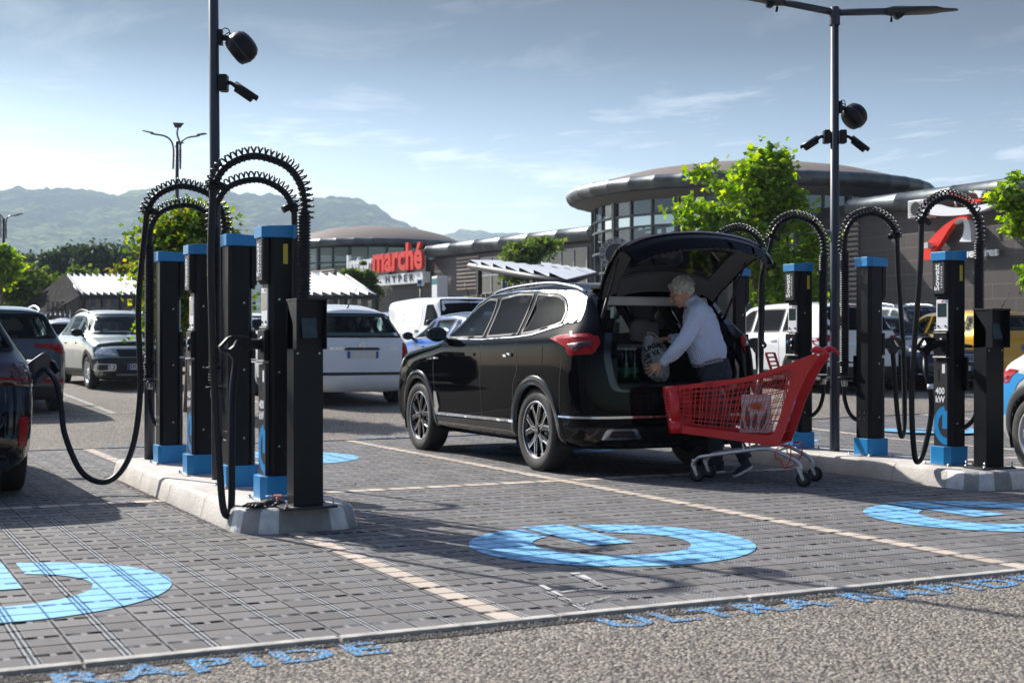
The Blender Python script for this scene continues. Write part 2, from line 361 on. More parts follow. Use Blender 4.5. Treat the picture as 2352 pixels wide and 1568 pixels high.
def obj_arr(name, verts, faces, m, parent=None, smooth=True):
    me = bpy.data.meshes.new(name); me.from_pydata(verts, [], faces)
    if smooth: me.polygons.foreach_set('use_smooth', [True] * len(me.polygons))
    for q in (m if isinstance(m, (list, tuple)) else [m]): me.materials.append(q)
    o = bpy.data.objects.new(name, me); COL.objects.link(o)
    if parent is not None: o.parent = parent
    return o
def tag(o, label=None, cat=None, group=None, kind=None):
    if label: o['label'] = label
    if cat: o['category'] = cat
    if group: o['group'] = group
    if kind: o['kind'] = kind
    return o
def empty(name, loc=(0, 0, 0), rz=0, label=None, cat=None, group=None):
    o = bpy.data.objects.new(name, None); COL.objects.link(o); o.location = loc; o.rotation_euler = (0, 0, rz); o.empty_display_size = .2
    return tag(o, label, cat, group)
def copy_tree(o, parent=None):
    c = o.copy(); COL.objects.link(c)
    if parent is not None: c.parent = parent
    for ch in list(o.children): copy_tree(ch, c)
    return c
def catmull(pts, n=8):
    pts = [Vector(p) for p in pts]; q = [pts[0] * 2 - pts[1]] + pts + [pts[-1] * 2 - pts[-2]]; out = []
    for i in range(1, len(q) - 2):
        for k in range(n):
            t = k / n; a, b, c, d = q[i - 1], q[i], q[i + 1], q[i + 2]
            out.append(0.5 * ((2 * b) + (c - a) * t + (2 * a - 5 * b + 4 * c - d) * t * t + (3 * b - a - 3 * c + d) * t ** 3))
    out.append(pts[-1]); return out
def text_mesh(txt, size=1.0, depth=0.01, offset=0.0, sx=1.0, align='CENTER', spacing=1.0, res=3):
    """text as verts and faces in the xy plane, extruded along z"""
    c = bpy.data.curves.new('t', 'FONT'); c.body = txt; c.size = size; c.extrude = depth / 2; c.offset = offset; c.align_x = align; c.align_y = 'CENTER'; c.space_character = spacing; c.resolution_u = res
    o = bpy.data.objects.new('t', c); COL.objects.link(o); dg = bpy.context.evaluated_depsgraph_get(); dg.update()
    me = bpy.data.meshes.new_from_object(o.evaluated_get(dg)); bpy.data.objects.remove(o)
    v = [Vector((p.co.x * sx, p.co.y, p.co.z)) for p in me.vertices]; f = [tuple(p.vertices) for p in me.polygons]; bpy.data.meshes.remove(me)
    return v, f
def add_text(mb, txt, M, **k):
    v, f = text_mesh(txt, **k); mb.add([M @ p for p in v], f, False); return mb
def axes(origin, xv, yv):
    xv = Vector(xv).normalized(); yv = Vector(yv); yv = (yv - xv * yv.dot(xv)).normalized(); zv = xv.cross(yv)
    m = Matrix((xv, yv, zv)).transposed().to_4x4(); m.translation = Vector(origin); return m

haze_m = bpy.data.materials.new('haze_air'); haze_m.use_nodes = True; _n = haze_m.node_tree; _n.nodes.clear()
_o = _n.nodes.new('ShaderNodeOutputMaterial'); _v = _n.nodes.new('ShaderNodeVolumePrincipled'); _v.inputs['Color'].default_value = (0.66, 0.82, 1.0, 1); _v.inputs['Density'].default_value = 0.00020; _v.inputs['Anisotropy'].default_value = 0.2; _n.links.new(_v.outputs[0], _o.inputs['Volume'])
# ================================================================ SETTING
def sheet(name, poly_ab, z, m, step=None, kind='structure', label=None, cat=None):
    """flat layer following the ground, as a grid rectangle (a0,a1,b0,b1)"""
    a0, a1, b0, b1 = poly_ab; na = max(1, int((a1 - a0) / (step or 1e9))); nb = max(1, int((b1 - b0) / (step or 1e9)))
    P = [[(a, b, gz(a, b) + z) for b in np.linspace(b0, b1, nb + 1)] for a in np.linspace(a0, a1, na + 1)]
    o = MB().grid(P).build(name, m)
    return tag(o, label, cat, kind=kind)
ds = [-120, 0, 8, 17, 19, 22, 25, 28, 31, 45, 120, 400, 1500, 9000]; xs = [-5000, -800, -200, -60, -20, 0, 20, 60, 200, 800, 5000]
g = [[(*AB(x, d), gz_d(d)) for d in ds] for x in xs]
tag(MB().grid(g, smooth=False).build('ground', m_asph), kind='structure')
B0, B1 = 5.26, 15.70
m_conc_e = mat('worn_edging', (0.38, 0.365, 0.335), .9, spec=.1, var=.35, scale=9, bump=.6, bscale=50)
sheet('paving', (-6, 17.5, B0, B1), 0.004, m_pav, .25)
for bb, w_, nm in ((B0 - .028, .028, 'edging'), (B1 + .03, .03, 'edging')):
    q = MB(); L = np.linspace(-6, 17.5, 25)
    for i in range(24):
        j = (random.random() - .5) * .012; zz = [gz(L[i], bb), gz(L[i + 1], bb)]; h = .018 if bb < 6 else .012
        q.add([(L[i] + .006, bb - w_ + j, zz[0] - .1), (L[i + 1] - .006, bb - w_ + j, zz[1] - .1), (L[i + 1] - .006, bb + w_ + j, zz[1] - .1), (L[i] + .006, bb + w_ + j, zz[0] - .1),
               (L[i] + .006, bb - w_ + j, zz[0] + h), (L[i + 1] - .006, bb - w_ + j, zz[1] + h), (L[i + 1] - .006, bb + w_ + j, zz[1] + h), (L[i] + .006, bb + w_ + j, zz[0] + h)],
              [(4, 5, 6, 7), (0, 1, 5, 4), (1, 2, 6, 5), (2, 3, 7, 6), (3, 0, 4, 7)], False)
    tag(q.build('kerb_strip', m_conc_e if bb < 6 else m_darkmet, bevel=.004), kind='structure')
q = MB()      # pale paver lines between the bays
for a in (-.35, 2.70, 5.70, 8.63, 11.7, 14.6):
    P = [[(x, b, gz(x, b) + .0065) for b in np.linspace(B0 + .003, B1 - .01, 42)] for x in (a - .135, a + .02)]; q.grid(P)
for (x0, x1) in ((-.2, 2.56), (2.73, 5.56), (5.73, 8.49), (8.66, 11.56), (11.73, 14.46), (14.63, 17.4)):
    P = [[(x, b, gz(x, b) + .0065) for b in (10.30, 10.455)] for x in np.linspace(x0, x1, 12)]; q.grid(P)
tag(q.build('bay_lines', m_pav_be), kind='structure')
def ring_mark(c, r0, r1, rot, gap0, gap1, n=60):
    vs = []; P = []
    for i in range(n + 1):
        row = []
        for r in (r0, r1):
            g_ = math.asin(.205 / r); t = g_ + (2 * math.pi - 2 * g_) * i / n; row.append((c[0] + r * math.sin(t), c[1] + r * math.cos(t), gz(*c) + .0085))
        P.append(row)
    return P
q = MB()
for (ca, cb, rot) in ((.72, 6.98, 0), (4.12, 7.0, 0), (7.08, 7.0, 0), (9.95, 7.0, 0), (.85, 13.6, 0), (4.1, 13.6, 0), (7.1, 13.6, 0), (9.95, 13.7, 0), (12.95, 13.8, 0), (12.95, 7, 0)):
    q.grid(ring_mark((ca, cb),   .46, .83, rot, R(-24), R(22)))
    z = gz(ca, cb) + .0085
    q.add([(ca - .15, cb - .02, z), (ca + .14, cb - .02, z), (ca + .14, cb + .87, z), (ca - .15, cb + .87, z)], [(0, 1, 2, 3)])
tag(q.build('blue_bay_marking', m_pav_bl), kind='structure')
q = MB()
for a0, b0, rz in ((.68, 5.03, 0), (4.19, 5.03, 0), (7.1, 5.03, 0), (4.1, 15.93, math.pi), (7.1, 15.93, math.pi)):
    M = Matrix.Translation((a0, b0, .004 + gz(a0, b0))) @ Matrix.Rotation(rz, 4, 'Z')
    v, f = text_mesh('ULTRA RAPIDE', size=.285, depth=0, offset=.009, sx=1.13, spacing=1.22)
    q.add([M @ p for p in v], f, False)
tag(q.build('lane_lettering', m_asph_blue), kind='structure')
q = MB()      # white lines of the far parking rows
for k in range(12):
    a0 = -14 + k * 2.55; P = [[(a, b, gz(a, b) + .006) for b in np.linspace(21.2, 26.2, 6)] for a in (a0, a0 + .1)]; q.grid(P)
P = [[(a, b, gz(a, b) + .006) for b in (21.1, 21.2)] for a in np.linspace(-14, 16, 60)]; q.grid(P)
tag(q.build('parking_lines', m_asph_white), kind='structure')
q = MB()
for (x0, y0, x1, y1, w_) in ((1243, 1346, 1345, 1402, .014), (1250, 1358, 1340, 1404, .008), (1318, 1318, 1392, 1352, .03), (1290, 1362, 1400, 1350, .008), (1336, 1392, 1402, 1372, .006), (1160, 1168, 1210, 1164, .01)):
    p0, p1 = PG(x0, y0, .0), PG(x1, y1, .0); d = (p1 - p0).normalized(); s_ = Vector((-d.y, d.x, 0)) * w_; q.grid([[p0.lerp(p1, t) + s_ * k * (1 - .6 * t) + Vector((0, 0, .0105)) for k in (-1, 1)] for t in np.linspace(0, 1, 10)])
tag(q.build('paint_residue', pavermat('white_residue_paver', (.55, .54, .52), painted=True)), kind='structure')
# grit along the front kerb: dark strip of dirt
m_dirt = asphaltmat('dirty_asphalt', base=(0.075, 0.07, 0.062))
P = [[(a, b, .003) for b in (B0 - .16 - .05 * math.sin(a * 3.1) * math.sin(a * 1.3), B0 - .07)] for a in np.linspace(-6, 17, 200)]
tag(MB().grid(P).build('gutter_dirt', m_dirt), kind='structure')

# ---- kerbed islands
def island(x0, x1, y0, y1, label, stripes):
    t = empty('kerb_island', ((x0 + x1) / 2, y0, 0), 0, label, 'kerb island', 'kerbed islands that carry the chargers')
    cx = (x0 + x1) / 2; hw = (x1 - x0) / 2; rc = .24
    def outline(ins, n=7):
        pts = []; w = hw - ins; r = max(.05, rc - ins * .6); Ly = y1 - y0 - 2 * ins; y_ = ins
        for (sx, sy, a0) in ((1, 1, -90), (1, -1, 0), (-1, -1, 90), (-1, 1, 180)):
            ccx = sx * (w - r); ccy = y_ + (r if sy > 0 else Ly - r)
            for k in range(n):
                a = R(a0 + 90 * k / (n - 1)); pts.append((ccx + r * math.cos(a), ccy + r * math.sin(a)))
        return pts
    prof = [(0, -.05), (.004, .005), (.035, .125), (.055, .147), (.085, .152)]
    rows = []
    def dense(o):
        out = []
        for i in range(len(o)):
            a = Vector(o[i]); b = Vector(o[(i + 1) % len(o)]); n = max(1, int((b - a).length / .12))
            for k in range(n): out.append(a.lerp(b, k / n))
        return out
    base = dense(outline(0))
    cen = Vector((0, (y1 - y0) / 2))
    q = MB(); rings = []
    for ins, z in prof:
        o = dense(outline(ins)); m = len(base)
        # resample to the same count
        o2 = outline(ins); seg = []
        b0 = outline(0)
        pts = []
        for i in range(len(b0)):
            a = Vector(b0[i]); b = Vector(b0[(i + 1) % len(b0)]); n = max(1, int((b - a).length / .12)); c = Vector(o2[i]); d = Vector(o2[(i + 1) % len(b0)])
            for k in range(n): pts.append(c.lerp(d, k / n))
        rings.append([(p.x + .004 * noise.noise((p.x * 9, p.y * 9, z * 9)), p.y, z + .003 * noise.noise((p.x * 4, p.y * 4, 3 + z * 20))) for p in pts])
    n = len(rings[0]); base_i = 0
    q.v = [p for r_ in rings for p in r_]
    for i in range(len(rings) - 1):
        for k in range(n):
            x, y = rings[i][k][0], rings[i][k][1]; st_ = 0
            if stripes and y < .45 and i < 4:
                a = math.atan2(x, .34 - y); s_ = (x if y < .2 else x * 1.0)
                u = k / 3.0
                st_ = 2 if (int(math.floor(k / 2.0)) % 2 == 0 and i < 3) else 1
            q.f.append((i * n + k, i * n + (k + 1) % n, (i + 1) * n + (k + 1) % n, (i + 1) * n + k)); q.mi.append(st_); q.sm.append(True)
    kb = q.build('kerb', [m_conc, m_conc_d, m_conc_w], t, fixn=False)
    kb.data.polygons.foreach_set('use_smooth', [True] * len(kb.data.polygons))
    q = MB(); q.add([(p[0] * 1.001, p[1], .1515) for p in rings[-1]], [tuple(range(n))], False); q.build('island_top', m_conc, t)
    q = MB()     # kerbstone joints
    L = y1 - y0
    for y in np.arange(1.0, L, 1.0):
        for s in (-1, 1):
            q.add([(s * (hw + .001), y - .004, 0), (s * (hw + .001), y + .004, 0), (s * (hw - .033), y + .004, .127), (s * (hw - .033), y - .004, .127), (s * (hw - .055), y + .004, .1495), (s * (hw - .055), y - .004, .1495), (s * (hw - .15), y + .004, .1535), (s * (hw - .15), y - .004, .1535)], [(0, 1, 2, 3), (3, 2, 4, 5), (5, 4, 6, 7)])
    q.build('joint', m_conc_d, t)
    return t
island(2.27, 3.10, 8.27, 12.62, 'pale concrete kerbed island under the four chargers and the bollard beside the shaded cable loops', True)
island(8.10, 8.95, 8.12, 12.7, 'concrete kerbed island in the shade of the open car, behind the red shopping trolley', True)

# ---- hills
def hillmesh(name, crest, d0, d1, base_m, seed, rows=46, step=9, amp=9.0):
    pxs = np.arange(crest[0][0], crest[-1][0] + 1, step); cy = np.interp(pxs, [c[0] for c in crest], [c[1] for c in crest])
    P = []
    for i, px in enumerate(pxs):
        row = []
        H = (HY - cy[i]) / F * d1 + CH
        for j in range(rows + 1):
            t = j / rows; d = d0 + (d1 - d0) * t
            X = (px - CX) / F * d; z = H * (t ** 1.25) * (0.94 + .06 * t)
            rid = noise.noise((X / 330 + seed, d / 420, 0)) * H * .30 * math.sin(math.pi * t)
            z += rid + amp * noise.noise((X / 28, d / 28, seed)) * (t > .02) + amp * .6 * noise.noise((X / 9, d / 9, seed + 4))
            a, b = AB(X, d); row.append((a, b, z - 2 * (t < .01)))
        X = (px - CX) / F * (d1 + 500); a, b = AB(X, d1 + 500); row.append((a, b, -5))
        P.append(row)
    return tag(MB().grid(P).build(name, base_m), kind='structure')
def hillmat(name, c1, c2, c3):
    m, nt, b = newmat(name); t = nd(nt, 'ShaderNodeNewGeometry')
    n1 = nd(nt, 'ShaderNodeTexNoise', {'Vector': t.outputs['Position'], 'Scale': 0.009, 'Detail': 8.0, 'Roughness': 0.6})
    v = nd(nt, 'ShaderNodeTexVoronoi', {'Vector': t.outputs['Position'], 'Scale': 0.06})
    r = nd(nt, 'ShaderNodeValToRGB', {'Fac': n1.outputs['Fac']}); e = r.color_ramp.elements
    e[0].position = .42; e[0].color = (*c1, 1); e[1].position = .60; e[1].color = (*c3, 1); k = e.new(.5); k.color = (*c2, 1)
    c = mixc_(nt, mth(nt, 'MULTIPLY', v.outputs['Distance'], 0.75, clamp=True), r.outputs[0], (.008, .015, .008), 'MIX')
    nt.links.new(c, b.inputs['Base Color']); b.inputs['Roughness'].default_value = 1; b.inputs['Specular IOR Level'].default_value = 0
    bp = nd(nt, 'ShaderNodeBump', {'Height': mth(nt, 'SUBTRACT', 1.0, v.outputs['Distance']), 'Strength': 1.0, 'Distance': 7.0}); nt.links.new(bp.outputs[0], b.inputs['Normal'])
    return m
m_hill = hillmat('wooded_hill', (0.012, 0.032, 0.016), (0.035, 0.075, 0.030), (0.15, 0.19, 0.065))
hillmesh('hills', [(-900, 440), (-300, 436), (0, 432), (100, 430), (200, 437), (270, 443), (330, 434), (400, 419), (480, 421), (560, 444), (620, 450), (700, 452), (780, 450), (830, 460), (880, 486), (940, 520), (1000, 542), (1060, 566), (1200, 610), (1700, 700)], 900, 2500, m_hill, 3.3)
hillmesh('far_hills', [(600, 600), (900, 560), (1015, 541), (1060, 527), (1095, 528), (1130, 536), (1180, 534), (1240, 542), (1400, 590), (2000, 640), (2700, 600)], 2900, 3500, m_hill, 9.1, rows=20, step=12)
q = MB(); P = []   # meadow on the slope
# ---- supermarket
m_wall = None
def wallmat(name, col, joint, rowh=.57, bw=2.4):
    m, nt, b = newmat(name); t = nd(nt, 'ShaderNodeTexCoord'); s = nd(nt, 'ShaderNodeSeparateXYZ', {0: t.outputs['Object']})
    cv = nd(nt, 'ShaderNodeCombineXYZ', {0: s.outputs[1], 1: s.outputs[2]})
    br = nd(nt, 'ShaderNodeTexBrick', {'Vector': cv.outputs[0], 'Color1': (*col, 1), 'Color2': (*[c * 1.14 for c in col], 1), 'Mortar': (*joint, 1), 'Scale': 1.0, 'Mortar Size': 0.012, 'Brick Width': bw, 'Row Height': rowh, 'Bias': 0.0})
    n = nd(nt, 'ShaderNodeTexNoise', {'Vector': t.outputs['Object'], 'Scale': 0.8, 'Detail': 8.0, 'Roughness': .65})
    mpv = nd(nt, 'ShaderNodeMapping', {'Vector': t.outputs['Object'], 'Scale': (1, 2.5, .12)}); n2 = nd(nt, 'ShaderNodeTexNoise', {'Vector': mpv.outputs[0], 'Scale': 1.2, 'Detail': 5.0})
    f = mth(nt, 'ADD', mth(nt, 'MULTIPLY', n.outputs['Fac'], .5), mth(nt, 'MULTIPLY_ADD', n2.outputs['Fac'], .5, .5)); cc = nd(nt, 'ShaderNodeCombineXYZ', {0: f, 1: f, 2: f}).outputs[0]
    nt.links.new(mixc_(nt, 1.0, br.outputs['Color'], cc, 'MULTIPLY'), b.inputs['Base Color']); b.inputs['Roughness'].default_value = .55
    bp = nd(nt, 'ShaderNodeBump', {'Height': mth(nt, 'SUBTRACT', 1.0, br.outputs['Fac']), 'Strength': .6, 'Distance': .02}); nt.links.new(bp.outputs[0], b.inputs['Normal'])
    return m
m_wall = wallmat('brown_cladding', (0.046, 0.037, 0.034), (0.11, 0.094, 0.088))
m_pipe = mat('weathered_zinc', (0.125, 0.138, 0.14), .45, metal=.7, var=.45, scale=1.1, bump=.15, bscale=4)
m_roofb = mat('brown_roof_membrane', (0.13, 0.102, 0.088), .8, var=.12, scale=.4)
m_soffit = mat('grey_soffit', (0.13, 0.125, 0.12), .7)
m_mull = mat('slate_mullion', (0.07, 0.085, 0.095), .45)
m_dglass = mat('dark_window_glass', (0.03, 0.038, 0.045), .08, spec=.8, var=.3, scale=.5)
m_whitef = mat('white_frame', (0.50, 0.51, 0.52), .5)
m_louv = mat('beige_louvre', (0.46, 0.40, 0.35), .5, var=.1)
m_inwall = mat('interior_dark', (0.035, 0.03, 0.028), .9)
bld = empty('supermarket_building', (41, 50, 0), 0, 'brown clad supermarket with glazed rotunda, wide round roof and fat zinc pipe cornices', 'building')
def bo(v): return Vector(v) - Vector((41, 50, 0))
AW = 41.0
# right wall
q = MB(); q.box(0, 16, -42, 7, -.2, 6.55); rw = q.build('wall', m_wall, bld)
q = MB(); q.box(-.06, .3, -42, 7, 6.55, 6.75); q.build('parapet', m_wall, bld)
def pipe(mb, p0, p1, r, seg=3.0):
    p0, p1 = Vector(p0), Vector(p1); n = int((p1 - p0).length / seg)
    for i in range(n):
        a = p0.lerp(p1, i / n); b = p0.lerp(p1, (i + 1) / n); d = (b - a).normalized()
        mb.tube([a, a + d * .02, b - d * .07, b - d * .06, b - d * .0], [r, r, r, r * 1.03, r * 1.03], 24, cap=(i in (0, n - 1)))
q = MB(); pipe(q, (-.15, -42, 7.05), (-.15, -1.5, 7.05), .40); q.build('cornice_pipe', m_pipe, bld)
q = MB(); q.box(.25, .45, -42, 2, 6.6, 7.3); q.build('cornice_backing', m_darkmet, bld)
# left wall (runs a little off the right one)
A1, A2 = Vector((37.06, 67.1, 0)), Vector((35.5, 83.3, 0)); wd = (A2 - A1).normalized(); wn_v = Vector((-wd.y, wd.x, 0))
lw = empty('left_wing', bo(A1), math.atan2(wd.y, wd.x) - R(90)); lw.parent = bld
# local frame of left wing: +y along the wall away from camera, -x outwards
def LW(px, py, out=0.0):
    """pixel ray meets the left wing's wall, in the wing's own frame (y along, z up)"""
    k = (px - CX) / F; n = Vector((wd.y, -wd.x, 0)); o_ = A1 - n * out
    dirv = Vector((*AB(k, 1.0), -(py - HY) / F)); t = (o_.dot(n)) / dirv.dot(n); P_ = Vector((0, 0, CH)) + dirv * t
    return Vector(((P_ - A1).dot(n), (P_ - A1).dot(wd), P_.z))
q = MB(); q.box(0, 14, -4, 36, -.2, 6.5); q.build('wall', m_wall, lw)
q = MB(); pipe(q, (-.1, -5, 7.0), (-.1, 16.3, 7.0), .40); q.build('cornice_pipe', m_pipe, lw)
q = MB(); q.box(.2, .4, -4, 16.2, 6.5, 7.2); q.build('cornice_backing', m_darkmet, lw)
def louvre(name, par, y0, y1, z0, z1, x=-.02, pitch=.2):
    q = MB()
    z = z0
    while z < z1 - .05:
        q.add([(x, y0, z), (x, y1, z), (x - .10, y1, z + .06), (x - .10, y0, z + .06), (x - .10, y0, z + .11), (x - .10, y1, z + .11), (x, y1, z + .115), (x, y0, z + .115)], [(0, 1, 2, 3), (3, 2, 5, 4), (4, 5, 6, 7)], False); z += pitch
    q.build(name, m_louv, par, fixn=True)
p0, p1 = LW(1103, 590), LW(1052, 666); louvre('louvre', lw, p0.y, p1.y, p1.z, p0.z + .2, pitch=.24)
def window_band(par, y0, y1, z0, z1, nx, nz, x=-.03, fr=.07):
    q = MB(); q.box(x, x + .05, y0, y1, z0, z1); w = q.build('window', m_dglass, par)
    q = MB()
    for i in range(nx + 1):
        y = y0 + (y1 - y0) * i / nx; q.box(x - .05, x - .002, y - fr / 2, y + fr / 2, z0 - fr / 2, z1 + fr / 2)
    for j in range(nz + 1):
        z = z0 + (z1 - z0) * j / nz; q.box(x - .047, x - .004, y0, y1, z - fr / 2, z + fr / 2)
    q.build('window_frame', m_whitef, w); return w
p0, p1 = LW(1350, 565), LW(1106, 655); window_band(lw, p0.y, p1.y, 4.1, 6.25, 9, 2)
p0, p1 = LW(1340, 565), LW(1110, 655); window_band(lw, p0.y, p1.y - 1, .2, 3.4, 7, 1)
# right wall windows and louvre
p0, p1 = PX(1916, 520, AW - .1), PX(1800, 690, AW - .1); window_band(bld, p0.y - 50, p1.y - 50, 2.6, 6.2, 3, 3)
p0, p1 = PX(1975, 520, AW), PX(1937, 690, AW); louvre('louvre', bld, p0.y - 50, p1.y - 50, .8, 6.4, pitch=.22)
# rotunda
RC = bo((42.9, 59.1, 0)); RR = 8.75
rt = empty('rotunda', RC); rt.parent = bld
q = MB(); prof = [(0, 10.25), (2, 10.2), (4, 10.03), (6, 9.7), (7.6, 9.27), (8.6, 8.92), (8.95, 8.8)]
q.lathe(prof, 72); q.build('rotunda_roof', m_roofb, rt)
q = MB(); n = 40
for k in range(n):
    a0, a1 = 2 * math.pi * k / n, 2 * math.pi * (k + 1) / n
    pts = []; rr = []
    for t in (0, .03, .5, .9, .92, 1):
        a = a0 + (a1 - a0) * t; pts.append((9.0 * math.cos(a), 9.0 * math.sin(a), 8.60)); rr.append(.34 if .02 < t < .91 else .355)
    q.tube(pts, rr, 16, cap=False)
q.build('rim_pipe', m_pipe, rt)
q = MB(); q.lathe([(8.95, 8.25), (7.6, 7.85)], 72); q.lathe([(7.95, 8.05), (0, 8.0)], 72); q.build('soffit', m_soffit, rt)
RD = 7.9
q = MB(); q.lathe([(RD, 3.6), (RD, 6.66)], 36, smooth=False); q.lathe([(RD, 7.26), (RD, 8.0)], 36, smooth=False); q.build('glazing', g_build, rt)
q = MB(); q.lathe([(RD, 6.70), (RD, 7.22)], 36, smooth=False); q.build('bright_sky_standin', mat('sky_standin_glass', (.55, .62, .64), .06, metal=.75, var=.1, scale=.3), rt)  # pale mirror ring stands in for bright sky in the glass
q = MB(); q.lathe([(RD - .02, -.2), (RD - .02, 3.6)], 36, smooth=False); q.build('lower_glazing', m_dglass, rt)
q = MB()
for k in range(36):
    a = 2 * math.pi * k / 36; c, s = math.cos(a) * (RD + .05), math.sin(a) * (RD + .05); w = .10 if k % 3 == 0 else .045
    M = Matrix.Translation((c, s, 0)) @ Matrix.Rotation(a, 4, 'Z'); q.box(-w, w, -w, w, -.2, 8.05, M)
for z, w in ((3.6, .14), (4.6, .05), (5.6, .05), (6.68, .05), (7.24, .05), (2.2, .08)):
    q.lathe([(RD + .02, z - w), (RD + .1, z - w), (RD + .1, z + w), (RD + .02, z + w)], 36, smooth=False)
q.build('mullion', m_mull, rt)
q = MB()
for k in range(10):
    a = 2 * math.pi * k / 10 + .2; q.cyl((6.6 * math.cos(a), 6.6 * math.sin(a), 0), .16, 8, 12)
for k in range(20):
    a = 2 * math.pi * k / 20; q.tube([(7.8 * math.cos(a), 7.8 * math.sin(a), 7.2), (1 * math.cos(a), 1 * math.sin(a), 7.9)], .08, 6)
q.lathe([(0, 5.3), (5.2, 5.3), (5.2, -.2)], 24, smooth=False); q.lathe([(0, 4.05), (RD - .1, 4.05)], 36)
q.build('inner_structure', m_inwall, rt)
# rear pavilion with low dome
pv_c = Vector((*AB((862 - CX) / F * 112, 112), 0)); pv = empty('rear_pavilion', pv_c, 0, 'round glazed pavilion with low brown dome rising behind the red and white lettering', 'building')
q = MB(); q.lathe([(0, 10.35), (2, 10.3), (4, 10.05), (5.6, 9.65), (6.8, 9.15), (7.15, 8.95)], 64); q.build('roof', m_roofb, pv)
q = MB()
for k in range(32):
    a0, a1 = 2 * math.pi * k / 32, 2 * math.pi * (k + 1) / 32; q.tube([(7.0 * math.cos(a), 7.0 * math.sin(a), 8.7) for a in (a0, a0 + .01, (a0 + a1) / 2, a1 - .01, a1)], [.33, .31, .31, .31, .33], 12, cap=False)
q.build('rim_pipe', m_pipe, pv)
q = MB(); q.lathe([(7.0, 8.45), (0, 8.3)], 48); q.build('soffit', m_soffit, pv)
q = MB(); q.lathe([(6.3, -.2), (6.3, 8.4)], 28, smooth=False); q.build('glazing', g_build, pv)
q = MB()
for k in range(28):
    a = 2 * math.pi * k / 28; M = Matrix.Translation((6.35 * math.cos(a), 6.35 * math.sin(a), 0)) @ Matrix.Rotation(a, 4, 'Z'); w = .1 if k % 2 == 0 else .05; q.box(-w, w, -w, w, 0, 8.35, M)
for z in (5.4, 6.3, 7.2): q.lathe([(6.3, z - .06), (6.4, z - .06), (6.4, z + .06), (6.3, z + .06)], 28, smooth=False)
q.build('mullion', m_mull, pv)
q = MB(); q.lathe([(0, 7.1), (4.4, 7.1), (4.4, 0)], 20, smooth=False); q.box(4.5, 9, 2, 12, 0, 7.9); q.build('inner_structure', m_inwall, pv)

# ---- signs on the building
def wframe(P, nrm):      # frame at P with x to the right along wall (seen from outside), y up, z outwards
    z = Vector(nrm).normalized(); y = Vector((0, 0, 1)); x = y.cross(z); m = Matrix((x, y, z)).transposed().to_4x4(); m.translation = P; return m
nL = Vector((-wd.y, wd.x, 0))
def lwW(v): return A1 + wd * v.y + Vector((wd.y, -wd.x, 0)) * v.x      # wing frame -> world (xy)
def lw_point(px, py, out=0.0):
    v = LW(px, py, out); p = lwW(v); p.z = v.z; return p
m_signred = mat('sign_red', (0.78, 0.022, 0.006), .35, var=.03); m_signdk = mat('sign_dark_text', (0.02, 0.03, 0.035), .5)
m_signwh = mat('sign_white', (0.78, 0.80, 0.82), .4, var=.03)
def fit_text(mb, txt, pL, pR, zb, zt, nrm, depth, offset=0.0, out=.3):
    v, f = text_mesh(txt, size=1, depth=depth, offset=offset, align='LEFT')
    xs_ = [p.x for p in v]; ys_ = [p.y for p in v]; x0, x1, y0, y1 = min(xs_), max(xs_), min(ys_), max(ys_)
    W = (pR - pL).length; M = wframe(pL, nrm)
    mb.add([M @ Vector(((p.x - x0) / (x1 - x0) * W, (p.y - y0) / (y1 - y0) * (zt - zb) + zb - pL.z, p.z + out)) for p in v], f, False)
a_, b_, c_ = lw_point(982, 590, .5), lw_point(868, 590, .5), lw_point(808, 590, .5)
zsL, zsT = lw_point(925, 622, .5).z, lw_point(975, 553, .5).z
sg = empty('shop_sign', lw_point(925, 640, .3), 0, 'shop name in tall white and red block letters over a white panel', 'sign')
inv = Matrix.Translation(-sg.location)
def sgb(mb, name, m):
    mb.v = [tuple(inv @ Vector(v)) for v in mb.v]; return mb.build(name, m, sg)
q = MB(); fit_text(q, 'marché', b_, a_, zsL, zsT, nL, .22, .03); sgb(q, 'red_letters', m_signred)
q = MB(); fit_text(q, 'Inter', c_, b_ - (b_ - c_).normalized() * .15, zsL + .05, zsL + (zsT - zsL) * .80, nL, .22, .03); sgb(q, 'white_letters', m_signwh)
pa, pb = lw_point(873, 636, .5), lw_point(979, 636, .5); zt, zb = lw_point(975, 623, .5).z, lw_point(975, 648, .5).z
q = MB(); M = wframe(pa, nL); W = (pb - pa).length; q.box(0, W, zb - pa.z, zt - pa.z, -.3, .25, M); sgb(q, 'white_panel', m_signwh)
q = MB(); v, f = text_mesh('HYPER', size=.62, depth=.03, offset=.012, align='CENTER', spacing=1.7, sx=1.5); M2 = M @ Matrix.Translation((W / 2, (zb + zt) / 2 - pa.z, .265)); q.add([M2 @ p for p in v], f, False); sgb(q, 'panel_lettering', m_signdk)
q = MB()
for t in (.1, .5, .9): q.box(W * t - .04, W * t + .04, zb - pa.z, zsT - pa.z - .5, -.5, -.31, M)
sgb(q, 'sign_bracket', m_darkmet)
